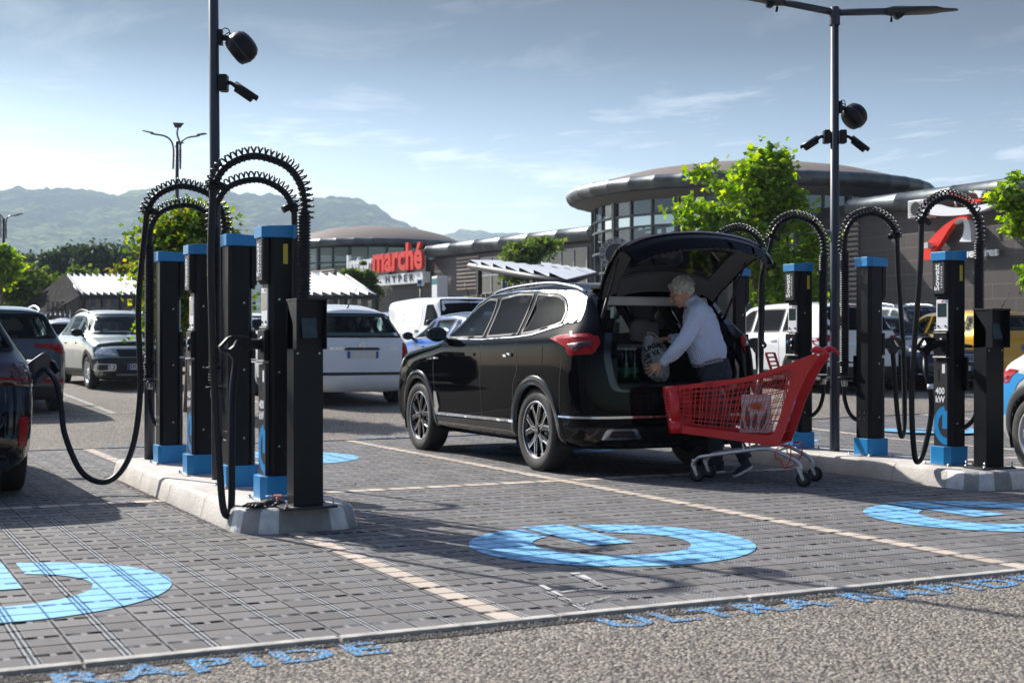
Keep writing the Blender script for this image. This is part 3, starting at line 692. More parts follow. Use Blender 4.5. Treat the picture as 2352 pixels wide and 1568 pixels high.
# opening hours panel left of it
pL_, pR_ = lw_point(700, 640, .05), lw_point(770, 640, .05)
t = empty('slatted_sign', pL_, 0, 'small slatted board with white lettering over red and blue strips, left of the shop name', 'sign'); inv2 = Matrix.Translation(-pL_)
M = wframe(pL_, nL); W = (pR_ - pL_).length; zz = [lw_point(735, y, .05).z - pL_.z for y in (650, 641, 640, 622, 640, 626)]
q = MB(); k = zz[1]
while k < zz[3]: q.box(-2.5, W, k, k + .09, 0, .12, M); k += .2
q.v = [tuple(inv2 @ Vector(v)) for v in q.v]; q.build('slats', m_louv, t)
q = MB(); q.box(0, W * .3, zz[0], zz[1], 0, .16, M); q.v = [tuple(inv2 @ Vector(v)) for v in q.v]; q.build('red_strip', m_signred, t)
q = MB(); q.box(W * .31, W, zz[0], zz[1], 0, .16, M); q.v = [tuple(inv2 @ Vector(v)) for v in q.v]; q.build('blue_strip', mat('sign_blue', (.02, .08, .28), .4), t)
q = MB(); v, f = text_mesh('NOUS SOMMES', size=.75, depth=.03, offset=.02, align='CENTER', sx=.62); M2 = M @ Matrix.Translation((W * .36, (zz[4] + zz[5]) / 2, .17)); q.add([inv2 @ (M2 @ p) for p in v], f, False); q.build('lettering', m_signwh, t)
# emblem and lettering on the right wall, traced on the wall plane
nR = Vector((-1, 0, 0))
def wallshape(mb, pxs, a0, a1):
    P0 = [PX(x, y, a0) for x, y in pxs]; mb.prism([(p.y, p.z) for p in P0], a0, a1, 'yz')
def bez(pts, n=8): return [(p.x, p.y) for p in catmull([(x, y, 0) for x, y in pts], n)]
em = empty('wall_emblem', PX(2200, 600, AW), 0, 'large red and white curved emblem with white wing on the brown wall', 'sign')
def emb(mb, nm, m): mb.v = [tuple(Vector(v) - em.location) for v in mb.v]; return mb.build(nm, m, em)
def CV8(x, y): return ((2200 + x * .19129) / 1.08844, (440 + y * .19129) / 1.08844)
q = MB(); wallshape(q, [CV8(*p) for p in bez([(487, 1095), (560, 950), (700, 770), (850, 630), (1000, 540), (1080, 522), (1140, 530)]) + bez([(1130, 555), (1070, 548), (1000, 570), (900, 690), (800, 850), (700, 1010), (660, 1090)])], AW - .45, AW - .2); emb(q, 'red_sweep', m_signred)
q = MB(); wallshape(q, [CV8(*p) for p in bez([(960, 620), (1020, 555), (1090, 548), (1150, 580), (1180, 680), (1190, 853)]) + bez([(1035, 853), (1085, 760), (1098, 660), (1085, 590), (1050, 568), (1000, 600)])], AW - .52, AW - .25); emb(q, 'white_sweep', m_signwh)
q = MB(); wallshape(q, [CV8(*p) for p in bez([(650, 500), (660, 430), (720, 365), (860, 400), (1050, 410), (1250, 385), (1420, 350), (1575, 303)]) + bez([(1560, 320), (1400, 420), (1200, 480), (1000, 508), (800, 515), (660, 500)])], AW - 1.0, AW - .75); emb(q, 'white_wing', m_signwh)
q = MB(); wallshape(q, [CV8(*p) for p in bez([(1325, 305), (1230, 295), (1080, 290), (960, 250), (900, 205)]) + bez([(900, 215), (950, 290), (1060, 350), (1180, 350), (1320, 318)])], AW - .95, AW - .7); emb(q, 'red_feather', m_signred)
q = MB(); wallshape(q, [CV8(*p) for p in bez([(1150, 195), (1220, 182), (1310, 190), (1335, 215), (1320, 260), (1290, 285)]) + bez([(1270, 240), (1240, 215), (1180, 210)])], AW - .95, AW - .7); emb(q, 'white_feather', m_signwh)
q = MB()
for x in (980, 1215, 1290):
    p = PX(*CV8(x, 300), AW - .6); p2 = PX(*CV8(x + 20, 420), AW - .6); q.tube([p, p2], .04, 6)
emb(q, 'strut', m_whitef)
q = MB(); p0 = PX(*CV8(760, 1030), AW - .15); p1 = PX(*CV8(1560, 1000), AW - .15); zt, zb = PX(*CV8(1500, 965), AW - .15).z, PX(*CV8(1500, 1042), AW - .15).z
o_ = MB(); fit_text(o_, 'mousquetaires', p0, p1, zb - .1, zt + .12, nR, .1, .025, out=.05)
lt = o_.build('wall_lettering', m_signwh); tag(lt, 'white lower case lettering mounted under the emblem on the brown wall', 'sign')
# round sign by the glass
pr = PD(1415, 583, 60); t = empty('round_sign', pr, 0, 'round pale sign with dark ring lettering behind the open tailgate', 'sign'); M = wframe(Vector((0, 0, 0)), (Vector((0, 0, pr.z)) - pr).xy.to_3d())
q = MB(); v = [(.72 * math.cos(2 * math.pi * k / 40), .72 * math.sin(2 * math.pi * k / 40)) for k in range(40)]; q.prism(v, -.05, .05, 'xy', M); q.build('disc', mat('sign_grey', (.36, .36, .36), .5), t)
q = MB(); v = [(.46 * math.cos(2 * math.pi * k / 40), .46 * math.sin(2 * math.pi * k / 40)) for k in range(40)]; q.prism(v, .051, .07, 'xy', M); q.build('centre_disc', m_signdk, t)
q = MB()
for i, ch in enumerate('PRODUCTEURS'):
    an = R(215 - i * 25); vv, ff = text_mesh(ch, size=.24, depth=.02, offset=.006); M2 = M @ Matrix.Translation((.59 * math.cos(an), .59 * math.sin(an), .065)) @ Matrix.Rotation(an - R(90), 4, 'Z'); q.add([M2 @ p for p in vv], ff, False)
q.build('ring_lettering', m_signdk, t)
# air conditioner, flood lamp, small signs
pa = PX(2120, 500, AW - .3); q = MB(); q.box(-.4, .35, -.45, .45, 0, .72); ac = q.build('air_conditioner', m_whitepl, bevel=.02); ac.location = pa; tag(ac, 'white air conditioning unit on the wall top below the zinc pipe', 'air conditioner')
q = MB(); q.cyl((-.405, 0, .36), .28, -.012, 24, 'x'); 
for k in range(9): q.box(-.43, -.42, -.38, .38, .08 + k * .07, .1 + k * .07)
q.build('fan_grille', m_darkmet, ac)
pa = PX(2157, 570, AW); t = empty('flood_lamp', pa, 0, 'small flood lamp on a bracket at the brown wall beside the louvres', 'lamp')
q = MB(); q.tube([(0, 0, 0), (-.5, 0, .1)], .03, 8); q.build('bracket', m_darkmet, t); q = MB(); q.box(-.75, -.5, -.16, .16, -.02, .22); q.build('lamp_head', m_whitef, t, bevel=.01)
pa = lw_point(1010, 690, 2.5); t = empty('ticket_machine', (pa.x, pa.y, .42), 0, 'white box with blue green screen below the shop wall', 'ticket machine')
q = MB(); q.box(-.35, .35, -.42, .42, 0, 4.7); q.build('housing', m_whitepl, t, bevel=.03); q = MB(); q.box(-.36, -.355, -.4, .4, 4.2, 4.55); q.build('display', mat('teal_panel', (.02, .16, .2), .3), t)
pa = PD(966, 700, 60); t = empty('road_sign', (pa.x, pa.y, .42), 0, 'little blue and white sign on a thin dark post in front of the shop letters', 'sign')
q = MB(); q.cyl((0, 0, 0), .04, 3.16, 8); q.build('post', m_darkmet, t)
q = MB(); M = Matrix.Rotation(R(-YAW), 4, 'Z'); q.box(-.14, .16, -.03, .03, 3.15, 3.42, M); q.build('sign_plate', m_signwh, t); q = MB(); q.box(-.12, .04, -.036, -.031, 3.22, 3.39, M); q.build('blue_field', mat('sign_blue2', (.03, .12, .4), .4), t)

# ---- trolley shelters
def shelter(px0, px1, py_top, py_bot, Y, label, nb, rise, depth=3.0, cabin=False, tiltz=0, picket=True):
    pa = PD(px0, py_bot, Y); pb = PD(px1, py_bot, Y); L = (pb - pa).length; g0 = gz_d(Y)
    ang = math.atan2(pb.y - pa.y, pb.x - pa.x); t = empty('trolley_shelter', (pa.x, pa.y, g0), ang, label, 'trolley shelter', 'trolley shelters with white ribbed roofs')
    he = pa.z - g0; ht = he + rise
    q = MB(); n = nb
    for i in range(n):     # standing seam sheets, each a small step
        x0, x1 = L * i / n, L * (i + 1) / n
        q.add([(x0, 0, he), (x1, 0, he - .0), (x1 - tiltz, depth, ht), (x0 - tiltz, depth, ht + .0), (x0, 0, he + .10), (x0 - tiltz, depth, ht + .14)], [(0, 1, 2, 3), (4, 1, 2, 5), (0, 3, 5, 4)], False)
    q.build('roof', m_whitepl, t, fixn=False)
    q = MB(); q.box(-.05, L + .05, -.04, .0, he - .14, he - .02); q.tube([(L + .03, 0, he - .05), (L + .03 - tiltz, depth, ht + .02)], .06, 6); q.tube([(-.03, 0, he - .05), (-.03 - tiltz, depth, ht + .02)], .06, 6)
    for i in range(3 + int(L > 5)): 
        x = L * i / (2 + int(L > 5)); q.box(x - .05, x + .05, .0, .1, 0, he); q.box(x - tiltz - .05, x - tiltz + .05, depth - .1, depth, 0, ht)
    q.build('frame', m_darkmet, t)
    if picket:
        q = MB(); x = 0.05
        while x < L - .1:
            q.box(x, x + .16, .12, .15, .15, he - .12); x += .34
        q.box(0, L, .148, .2, .6, .7); q.box(0, L, .148, .2, he - .5, he - .4)
        q.build('slatted_wall', m_wood, t); q = MB(); x = .15
        while x < L - .1: q.box(x, x + .12, depth - .05, depth - .02, .15, he + .2); x += .34
        q.box(0, L, depth - .022, depth + .02, .6, .7); q.build('slatted_wall', m_wood, t)
    return t, L, he, ht
t, L, he, ht = shelter(190, 360, 655, 676, 46, 'slatted trolley shelter with white ribbed roof behind the silver green hatchback', 11, .75, 3.4, tiltz=1.6)
q = MB(); q.add([(-3.2, 3.4, he - .3), (-1.65, 3.4, ht + .1), (-.05, .02, he), (-1.7, 0, he - .9)], [(0, 1, 2, 3)]); qd = q; qd.build('gable_roof', mat('dark_timber', (.012, .011, .011), .95, spec=.05), t); q = MB(); q.box(-3.1, -2.2, 1.5, 1.6, 0, he - .5)
for k in range(9): q.box(-3.0 + k * .12, -2.93 + k * .12, .5, .55, 0, he - .6)
for k in range(8): q.box(-1.3 + k * .16, -1.2 + k * .16, .3, .35, 0, he - .2)
q.build('gable_wall', m_wood, t)
shelter(676, 866, 642, 676, 44, 'slatted trolley shelter with white ribbed roof left of the white van', 9, .75, 3.4, tiltz=1.4)
# centre canopy: tilted white roof on dark posts
pa = PD(1345, 638, 36); pb = PD(1150, 606, 40); t = empty('trolley_shelter', (pa.x, pa.y, .42), R(0), 'big tilted white canopy on dark posts behind the roof of the black car', 'trolley shelter', 'trolley shelters with white ribbed roofs')
c0, c1, c2, c3 = [PD(*p) - Vector((pa.x, pa.y, .42)) for p in ((1079, 604, 38), (1225.5, 602.6, 62.00), (1370, 623, 54), (1300, 641, 30))]
q = MB(); n = 7
for i in range(n):
    u0, u1 = i / n, (i + 1) / n; A_, B_ = c0.lerp(c3, u0), c1.lerp(c2, u0); C_, D_ = c1.lerp(c2, u1), c0.lerp(c3, u1)
    q.add([A_, B_, C_, D_, A_ + Vector((0, 0, .1)), B_ + Vector((0, 0, .1))], [(0, 1, 2, 3), (4, 5, 2, 3), (0, 1, 5, 4)], False)
q.build('roof', m_whitepl, t, fixn=False)
q = MB(); dz = Vector((0, 0, -.07)); q.tube([c0 + dz, c3 + dz], .09, 6); q.tube([c0 + dz, c1 + dz], .06, 6); q.tube([c3 + dz, c2 + dz], .07, 6)
for p in (c0.lerp(c3, .12), c1, c2, c0.lerp(c3, .85), c0.lerp(c1, .5)): q.box(p.x - .06, p.x + .06, p.y - .06, p.y + .06, 0, p.z)
q.build('frame', m_darkmet, t)
q = MB()
for k in range(14):
    p = c0.lerp(c3, .15 + k * .055); q.box(p.x - .09, p.x + .09, p.y + .1, p.y + .14, .1, 2.0)
q.build('slatted_wall', m_wood, t)
# far flat roof and dark shed behind trees at left
pa = PD(170, 700, 95); t = empty('shed', (pa.x, pa.y, .42), R(-YAW), 'dark low shed with thin white raised roof strip below the far tree row', 'shed')
q = MB(); q.box(-.2, 6.6, 0, 6, 0, 3.7); q.build('wall', mat('slate_cladding', (.045, .055, .075), .6), t); q = MB(); q.box(.0, 4.4, -.3, .5, 4.25, 4.42); q.build('roof', m_whitepl, t)
q = MB(); [q.box(.8 + k * .7, .86 + k * .7, 0, .06, 3.7, 4.25) for k in range(6)]; q.build('roof_post', m_darkmet, t)

# ---- trees
m_bark = mat('grey_brown_bark', (0.12, 0.09, 0.07), .85, var=.4, scale=9, bump=.6)
lf_bright = leafmat('bright_maple_leaf', (0.06, 0.14, 0.012), (0.13, 0.25, 0.018), (0.30, 0.40, 0.03), .6)
lf_yell = leafmat('yellowing_leaf', (0.07, 0.11, 0.015), (0.16, 0.19, 0.02), (0.42, 0.34, 0.03), .5)
lf_mix = leafmat('green_yellow_leaf', (0.035, 0.09, 0.012), (0.08, 0.16, 0.018), (0.27, 0.30, 0.03), .5)
lf_mid = leafmat('green_leaf', (0.035, 0.075, 0.012), (0.07, 0.13, 0.02), (0.14, 0.19, 0.03), .4)
lf_dark = leafmat('dark_leaf', (0.012, 0.032, 0.010), (0.025, 0.055, 0.014), (0.06, 0.095, 0.02), .25)
LEAF5 = np.array([(0, -.5, 0), (.28, -.22, .06), (.55, .02, .02), (.22, .18, .06), (0, .62, 0), (-.22, .18, .06), (-.55, .02, .02), (-.28, -.22, .06)])
LEAF4 = np.array([(0, -.5, 0), (.42, .05, .07), (0, .55, 0), (-.42, .05, .07)])
def tree(name, base, h, blobs, nclump, nleaf, lsize, lmat, label, cat='tree', group=None, trunk_r=.07, seed=1, shape5=True, crown_name='crown', clump_r=.35, branches=True, trunk_top=None):
    """blobs: list of (x, y, z, rx, ry, rz) crown lobes in the tree's frame"""
    rg = np.random.default_rng(seed); t = empty(name, base, 0, label, cat, group)
    vol = np.array([b[3] * b[4] * b[5] for b in blobs]) ** .7; vol /= vol.sum()
    cl = []
    for k in range(nclump):
        b = blobs[rg.choice(len(blobs), p=vol)]; d = rg.normal(size=3); d /= np.linalg.norm(d); r = rg.uniform(.25, 1.0) ** .5
        cl.append((b[0] + d[0] * b[3] * r, b[1] + d[1] * b[4] * r, b[2] + d[2] * b[5] * r))
    cl = np.array(cl); tmpl = LEAF5 if shape5 else LEAF4; nv = len(tmpl)
    idx = rg.integers(0, nclump, nleaf); cr = clump_r * rg.uniform(.45, 1.35, nclump)
    off = rg.normal(size=(nleaf, 3)) * .5; off[:, 2] *= .6
    pos = cl[idx] + off * cr[idx][:, None]
    # leaf frames: normals biased upwards, tips hanging
    nrm = rg.normal(size=(nleaf, 3)) * .75; nrm[:, 2] += .75; nrm /= np.linalg.norm(nrm, axis=1)[:, None]
    tip = rg.normal(size=(nleaf, 3)); tip[:, 2] -= .6; tip -= nrm * (tip * nrm).sum(1)[:, None]; tip /= np.linalg.norm(tip, axis=1)[:, None]
    sd = np.cross(tip, nrm); s = lsize * rg.uniform(.6, 1.3, nleaf)[:, None, None]
    V = pos[:, None, :] + s * (tmpl[None, :, 0:1] * sd[:, None, :] + tmpl[None, :, 1:2] * tip[:, None, :] + tmpl[None, :, 2:3] * nrm[:, None, :])
    me = bpy.data.meshes.new('crown'); V = V.reshape(-1, 3); n = nleaf
    me.vertices.add(len(V)); me.vertices.foreach_set('co', V.ravel())
    me.loops.add(n * nv); me.loops.foreach_set('vertex_index', np.arange(n * nv)); me.polygons.add(n)
    me.polygons.foreach_set('loop_start', np.arange(0, n * nv, nv)); me.polygons.foreach_set('loop_total', np.full(n, nv)); me.update()
    me.materials.append(lmat); o = bpy.data.objects.new(crown_name, me); COL.objects.link(o); o.parent = t
    q = MB(); top = trunk_top or (blobs[0][2] + blobs[0][5] * .3); tr = [(0, 0, -.1), (.02 * h * .3, 0, top * .35), (-.01 * h * .3, .01, top * .7), (0, 0, top)]
    q.tube(catmull(tr, 4), list(np.linspace(trunk_r, trunk_r * .35, 13)), 10)
    if branches:
        for k in range(min(nclump, 60)):
            p = Vector(cl[k]); z0 = max(top * .35, min(top, p.z - .35 * (Vector((p.x, p.y, 0)).length) - .1)); a = Vector((0, 0, z0)); m_ = a.lerp(p, .5) + Vector((0, 0, -.06 * (p - a).length))
            q.tube([a, m_, p], [trunk_r * .35, trunk_r * .2, trunk_r * .08], 5, cap=False)
    q.build('trunk', m_bark, t); return t
# young maple in the middle of the picture
Yt = 31.0
def blob_px(px, py, rpx, rpy, Y, base, dy=0):
    p = PD(px, py, Y + dy) - base; return (p.x, p.y, p.z, rpx * Y / F, rpx * Y / F, rpy * Y / F)
tb = PD(1732, 783, Yt); tb.z = gz_d(Yt)
tree('maple_tree', tb, 5, [blob_px(*p, Yt, tb) for p in ((1760, 420, 75, 60), (1700, 470, 85, 60), (1780, 380, 42, 36), (1640, 505, 70, 45), (1590, 490, 38, 26), (1625, 400, 36, 26), (1840, 560, 60, 80), (1720, 570, 100, 60), (1800, 480, 70, 60), (1660, 590, 60, 30), (1800, 660, 90, 70), (1850, 700, 60, 60))], 240, 9500, .155, lf_bright, 'bright green young maple with open crown in front of the rotunda', trunk_r=.09, seed=5, clump_r=.36)
Y2 = 24.0; tb = PD(2420, 783, Y2); tb.z = gz_d(Y2)
tree('maple_tree', tb, 5, [blob_px(*p, Y2, tb) for p in ((2308, 455, 30, 26), (2342, 400, 10, 44), (2290, 378, 8, 20), (2338, 508, 30, 30), (2362, 640, 20, 24), (2410, 480, 50, 90), (2425, 620, 44, 70), (2345, 455, 30, 30))], 130, 5000, .11, lf_bright, 'sparse bright maple with thin upright shoots standing by the yellow hatchback', trunk_r=.07, seed=8, clump_r=.17)
Y3 = 21.0; tb = PD(430, 783, Y3); tb.z = gz_d(Y3)
tree('maple_tree', tb, 5, [blob_px(*p, Y3, tb) for p in ((430, 560, 95, 62), (445, 505, 66, 30), (375, 560, 34, 46), (505, 555, 56, 52), (356, 650, 30, 60), (430, 650, 110, 60), (548, 600, 18, 50), (358, 735, 24, 50), (470, 720, 80, 60))], 260, 15000, .085, lf_mix, 'yellowing maple behind the cable loops of the four dark chargers', trunk_r=.07, seed=11, clump_r=.3)
Y4 = 50.0; tb = PD(838, 783, Y4); tb.z = .42
tree('street_tree', tb, 5, [blob_px(*p, Y4, tb) for p in ((842, 642, 24, 18), (804, 628, 18, 7), (836, 606, 7, 6), (852, 666, 20, 14))], 60, 2400, .13, lf_mid, 'small green tree partly covering the white letters of the shop name', trunk_r=.06, seed=13, clump_r=.2)
Y5 = 47.0; tb = PD(1215, 783, Y5); tb.z = .42
tree('street_tree', tb, 5, [blob_px(*p, Y5, tb) for p in ((1200, 590, 44, 26), (1235, 570, 40, 22), (1190, 620, 36, 26), (1270, 560, 22, 10))], 70, 2800, .15, lf_mid, 'olive green tree rising over the white canopy beside the zinc pipe', trunk_r=.07, seed=14, clump_r=.3)
for i, (px, py, rx, ry, Y, lm, lab) in enumerate(((40, 645, 48, 42, 55, lf_mid, 'round green tree behind the lamp post at the edge of the car park'), (95, 655, 34, 30, 60, lf_mid, 'small green bushy tree left of the slatted shelter roof'), (182, 640, 26, 22, 62, lf_mid, 'small green tree in front of the dark shed'), (300, 635, 30, 28, 60, lf_yell, 'orange tinged small tree right of the dark shed'), (5, 600, 18, 40, 50, lf_bright, 'narrow bright tree beside the far lamp post'))):
    tb = PD(px, 783, Y); tb.z = .42
    tree('street_tree', tb, 5, [blob_px(px, py, rx, ry, Y, tb), blob_px(px - rx * .4, py + ry * .6, rx * .7, ry * .6, Y, tb), blob_px(px + rx * .4, py + ry * .7, rx * .7, ry * .6, Y, tb)], 60, 2600, .20, lm, lab, trunk_r=.08, seed=20 + i, shape5=False, clump_r=.45)
WL = ['dark dense tree at the far end of the woodland row behind the lamp post', 'dark dense tree second from the lamp post in the woodland row', 'tall dark tree of the woodland row above the gap between the cars', 'broad dark tree at the centre of the woodland row', 'dark tree of the woodland row above the dark shed', 'lighter green tree closing the woodland row near the charger cables', 'pale hazy tree at the start of the woodland row']
for i, (px, top, rx, Y, lm) in enumerate(((62, 588, 36, 122, lf_dark), (112, 582, 34, 118, lf_dark), (165, 562, 40, 120, lf_dark), (220, 557, 46, 118, lf_dark), (272, 566, 40, 121, lf_dark), (325, 564, 38, 126, lf_mid), (15, 600, 34, 150, lf_mid))):
    tb = PD(px, 783, Y); tb.z = .42; hh = 706 - top
    tree('woodland_tree', tb, 9, [blob_px(px, top + hh * .38, rx, hh * .38, Y, tb), blob_px(px - rx * .5, top + hh * .6, rx * .8, hh * .42, Y, tb), blob_px(px + rx * .5, top + hh * .65, rx * .8, hh * .42, Y, tb)], 130, 5200, .42, lm, WL[i], group='dark trees of the woodland row below the hills', trunk_r=.2, seed=40 + i, shape5=False, clump_r=1.0, branches=False)
# ---- far street lamps
def far_lamp(px, base_d, top_y, label, arms):
    pb = PD(px, 783, base_d); t = empty('street_lamp', (pb.x, pb.y, .42), R(-YAW), label, 'street lamp', 'grey street lamps with four arms'); H = CH + (783 - top_y) / F * base_d - .42
    q = MB(); q.tube([(0, 0, 0), (0, 0, H)], [.10, .065], 10); q.build('pole', m_pole, t)
    s = base_d / F
    for (dx, dy, dz, hw, w2) in arms:
        q = MB(); x = dx * s; z = H + dz * s; sg_ = 1 if dx > 0 else -1
        q.tube(catmull([(sg_ * .12 * (abs(dx) > 20), 0, H - .9), (sg_ * .12 * (abs(dx) > 20), 0, H - .15), (x * .3, dy * .3, H + (z - H) * .45), (x * .7, dy * .7, H + (z - H) * .75), (x * .78, dy * .8, H + (z - H) * .82)], 5), .03, 7); am = q.build('lamp_arm', m_pole, t)
        q = MB(); p0 = Vector((x * .72, dy * .75, H + (z - H) * .78)); p1 = Vector((x, dy, z)); d = (p1 - p0).normalized(); sd = Vector((-d.y, d.x, 0)) if abs(d.x) + abs(d.y) > 1e-3 else Vector((1, 0, 0)); sd.normalize(); up = d.cross(sd) * .05
        w = w2; q.add([p0 - sd * w * .5, p0 + sd * w * .5, p1 + sd * w, p1 - sd * w, p0 - sd * w * .5 + up, p0 + sd * w * .5 + up, p1 + sd * w + up * .6, p1 - sd * w + up * .6], [(0, 1, 2, 3), (7, 6, 5, 4), (0, 4, 5, 1), (1, 5, 6, 2), (2, 6, 7, 3), (3, 7, 4, 0)], False); q.build('lamp_head', m_panel, am)
    return t
far_lamp(406, 46, 325, 'tall four armed street lamp rising behind the left charger cables', ((-80, .2, 26, 0, .1), (70, -.2, 16, 0, .1), (-14, 1.2, 8, 0, .16), (22, -1.1, 30, 0, .17)))
far_lamp(8, 62, 500, 'partly visible street lamp at the rim of the scene by the dark trees', ((44, 0, 9, 0, .1), (-40, .2, 12, 0, .1), (0, -1.0, 10, 0, .16)))

q = MB(); q.box(-3600, 3600, -200, 4300, -6, 330, Matrix.Rotation(R(-YAW), 4, 'Z')); hz_ = q.build('haze', haze_m); tag(hz_, kind='stuff')

# loose grit along the kerbs, small stones on the asphalt
rg = np.random.default_rng(21); q = MB()
def stone(x, y, z, r):
    k = [Vector((rg.normal() * .25 + a, rg.normal() * .25 + b_, rg.normal() * .2 + c)) * r for a, b_, c in ((1, 0, 0), (-1, 0, 0), (0, 1, 0), (0, -1, 0), (0, 0, .8), (0, 0, -.8))]
    q.add([Vector((x, y, z + r * .4)) + v for v in k], [(0, 2, 4), (2, 1, 4), (1, 3, 4), (3, 0, 4), (2, 0, 5), (1, 2, 5), (3, 1, 5), (0, 3, 5)], False)
for _ in range(900):
    y = rg.uniform(8.5, 12.5); stone(2.262 - abs(rg.normal()) * .022, y, .004, rg.uniform(.002, .006))
for _ in range(260): stone(8.09 - abs(rg.normal()) * .02, rg.uniform(8.3, 12.5), .004, rg.uniform(.002, .006))
for _ in range(1500):
    x = rg.uniform(-.5, 6.5); stone(x, B0 - .075 - abs(rg.normal()) * .05, .002, rg.uniform(.002, .007))
for _ in range(240): stone(rg.uniform(-1, 7), rg.uniform(4.3, 8), .006, rg.uniform(.0015, .004))
tag(q.build('grit', mat('grit_stone', (.34, .30, .26), .9, var=.5, scale=40), fixn=False), kind='stuff')
# a few dry leaves blown on the bays
q = MB()
for _ in range(46):
    x, y = rg.uniform(.5, 8), rg.uniform(5.6, 12); a_ = rg.uniform(0, 6.3); s_ = rg.uniform(.012, .028); M = Matrix.Translation((x, y, .012)) @ Matrix.Rotation(a_, 4, 'Z') @ Matrix.Rotation(rg.normal() * .3, 4, 'X'); q.add([M @ (Vector(tuple(v)) * s_) for v in LEAF5], [tuple(range(8))], False)
tag(q.build('fallen_leaves', mat('dry_leaf', (.26, .17, .08), .8, var=.4), fixn=False), kind='stuff')
# ================================================================ CHARGERS
m_cable = mat('cable_sheath', (0.007, 0.0075, 0.010), .42, spec=.35, var=.25, scale=14)
m_blueled = mat('blue_marker', (0.02, 0.25, 0.6), .3)
ISZ = .152
CHS = 1.0
def helix_along(mb, path, off, R0, r, turns, up=Vector((0, 0, 1)), seg=11):
    """wire wound round a curved path, its axis pushed outwards by off"""
    P = [Vector(p) for p in path]; L = [0]
    for i in range(1, len(P)): L.append(L[-1] + (P[i] - P[i - 1]).length)
    def at(s):
        s *= L[-1]
        for i in range(1, len(P)):
            if s <= L[i] or i == len(P) - 1:
                t = (s - L[i - 1]) / max(1e-9, L[i] - L[i - 1]); return P[i - 1].lerp(P[i], min(1, t)), (P[min(i + 1, len(P) - 1)] - P[max(i - 2, 0)]).normalized()
    pts = []; n = turns * seg
    yv = Vector((0, 1, 0))
    for k in range(n + 1):
        p, d = at(k / n); o = yv.cross(d); o = -o if False else o
        o = o - d * o.dot(d); o.normalize()
        a = 2 * math.pi * k / seg; pts.append(p + o * off + (o * math.cos(a) + d.cross(o) * math.sin(a)) * R0)
    mb.tube(pts, r, 5, cap=True)
def charger_parts(t, with_cable, plug=True, cable_pts=None, seed=0):
    """front looks to -x"""
    q = MB(); q.box(-.125, .125, -.125, .125, 0, .008); q.box(-.15, .15, -.15, .15, 0, .006)
    for sx in (-1, 1):
        for sy in (-1, 1): q.cyl((sx * .135, sy * .135, .006), .009, .016, 6)
    q.build('base_plate', m_steel, t)
    oct_ = lambda x0, x1, w, c: [(x0 + c, -w), (x1 - c * .8, -w), (x1, -w + c * .8), (x1, w - c * .8), (x1 - c * .8, w), (x0 + c, w), (x0, w - c * 1.3), (x0, -w + c * 1.3)]
    q = MB(); q.prism(oct_(-.125, .12, .12, .035), .008, .158, 'xy')
    q.build('foot_collar', m_chblue, t, bevel=.003)
    q = MB(); q.prism(oct_(-.068, .103, .102, .03), .158, 1.70, 'xy'); q.build('column', m_blackm, t, bevel=.003)
    q = MB(); q.prism([(-.105, 1.44), (-.105, 1.70), (-.066, 1.70), (-.066, 1.40), (-.078, 1.40)], -.078, .078, 'xz'); 
    q.build('head', m_blackm, t, bevel=.003)
    q = MB(); q.box(-.109, -.1055, -.062, .062, 1.425, 1.69); h = q.build('logo_panel', m_panel, t, bevel=.001)
    q = MB(); M = axes((-.1095, .028, 1.56), (0, 0, 1), (0, -1, 0))       # lettering reads upwards
    M = Matrix(((0, 0, -1, -.1105), (0 - 1, 0, 0, 0), (0, 1, 0, 0), (0, 0, 0, 1)))
    # text x -> +z, text y -> +y (towards the viewer's left), outwards -x
    Mt = Matrix(((0, 0, -1, 0), (0, 1, 0, 0), (1, 0, 0, 0), (0, 0, 0, 1)))
    v, f = text_mesh('Sowatt', size=.078, depth=.001, offset=.0018); q.add([Vector((-.1105, .018, 1.56)) + Mt @ p for p in v], f, False)
    v, f = text_mesh('solutions', size=.036, depth=.001, offset=.0004, spacing=1.35); q.add([Vector((-.1105, -.030, 1.56)) + Mt @ p for p in v], f, False)
    q.build('lettering', m_signwh, h)
    q = MB(); q.prism([(-.118, 1.700), (-.118, 1.772), (.10, 1.786), (.118, 1.778), (.118, 1.700)], -.092, .092, 'xz'); q.prism([(-.085, 1.701), (-.085, 1.7735), (.085, 1.7835), (.085, 1.701)], -.118, .118, 'xz')
    q2 = MB(); bp = [(-.118, -.085), (-.082, -.122), (.082, -.122), (.118, -.085), (.118, .085), (.082, .122), (-.082, .122), (-.118, .085)]
    n = 8; top = [(x, y, 1.772 + (x + .118) * .055) for x, y in bp]; bot = [(x, y, 1.70) for x, y in bp]
    q2.add(bot + top, [tuple(range(7, -1, -1)), tuple(range(8, 16))] + [(i, (i + 1) % 8, (i + 1) % 8 + 8, i + 8) for i in range(8)], False); q2.build('cap', m_chblue, t, bevel=.003)
    # screen
    q = MB(); q.box(-.074, -.0665, -.066, .066, 1.130, 1.375); s = q.build('screen_plate', m_whitepl, t, bevel=.002)
    q = MB(); q.box(-.0755, -.0742, -.052, .052, 1.232, 1.345); q.build('screen', m_screen, s)
    q = MB(); q.cyl((-.0742, -.042, 1.155), .009, -.006, 10, 'x'); q.cyl((-.0742, .042, 1.155), .009, -.006, 10, 'x'); q.build('button', m_black2, s)
    q = MB(); q.box(-.0755, -.0742, -.008, .004, 1.352, 1.368); q.build('logo', m_signred, s)
    q = MB(); q.box(-.0755, -.0742, .008 - .034, -.010, 1.357, 1.363); q.build('lettering', m_signdk, s)
    q = MB(); q.box(-.085, -.066, -.076, .076, 1.112, 1.126); q.build('screen_sill', m_steel, t, bevel=.002)
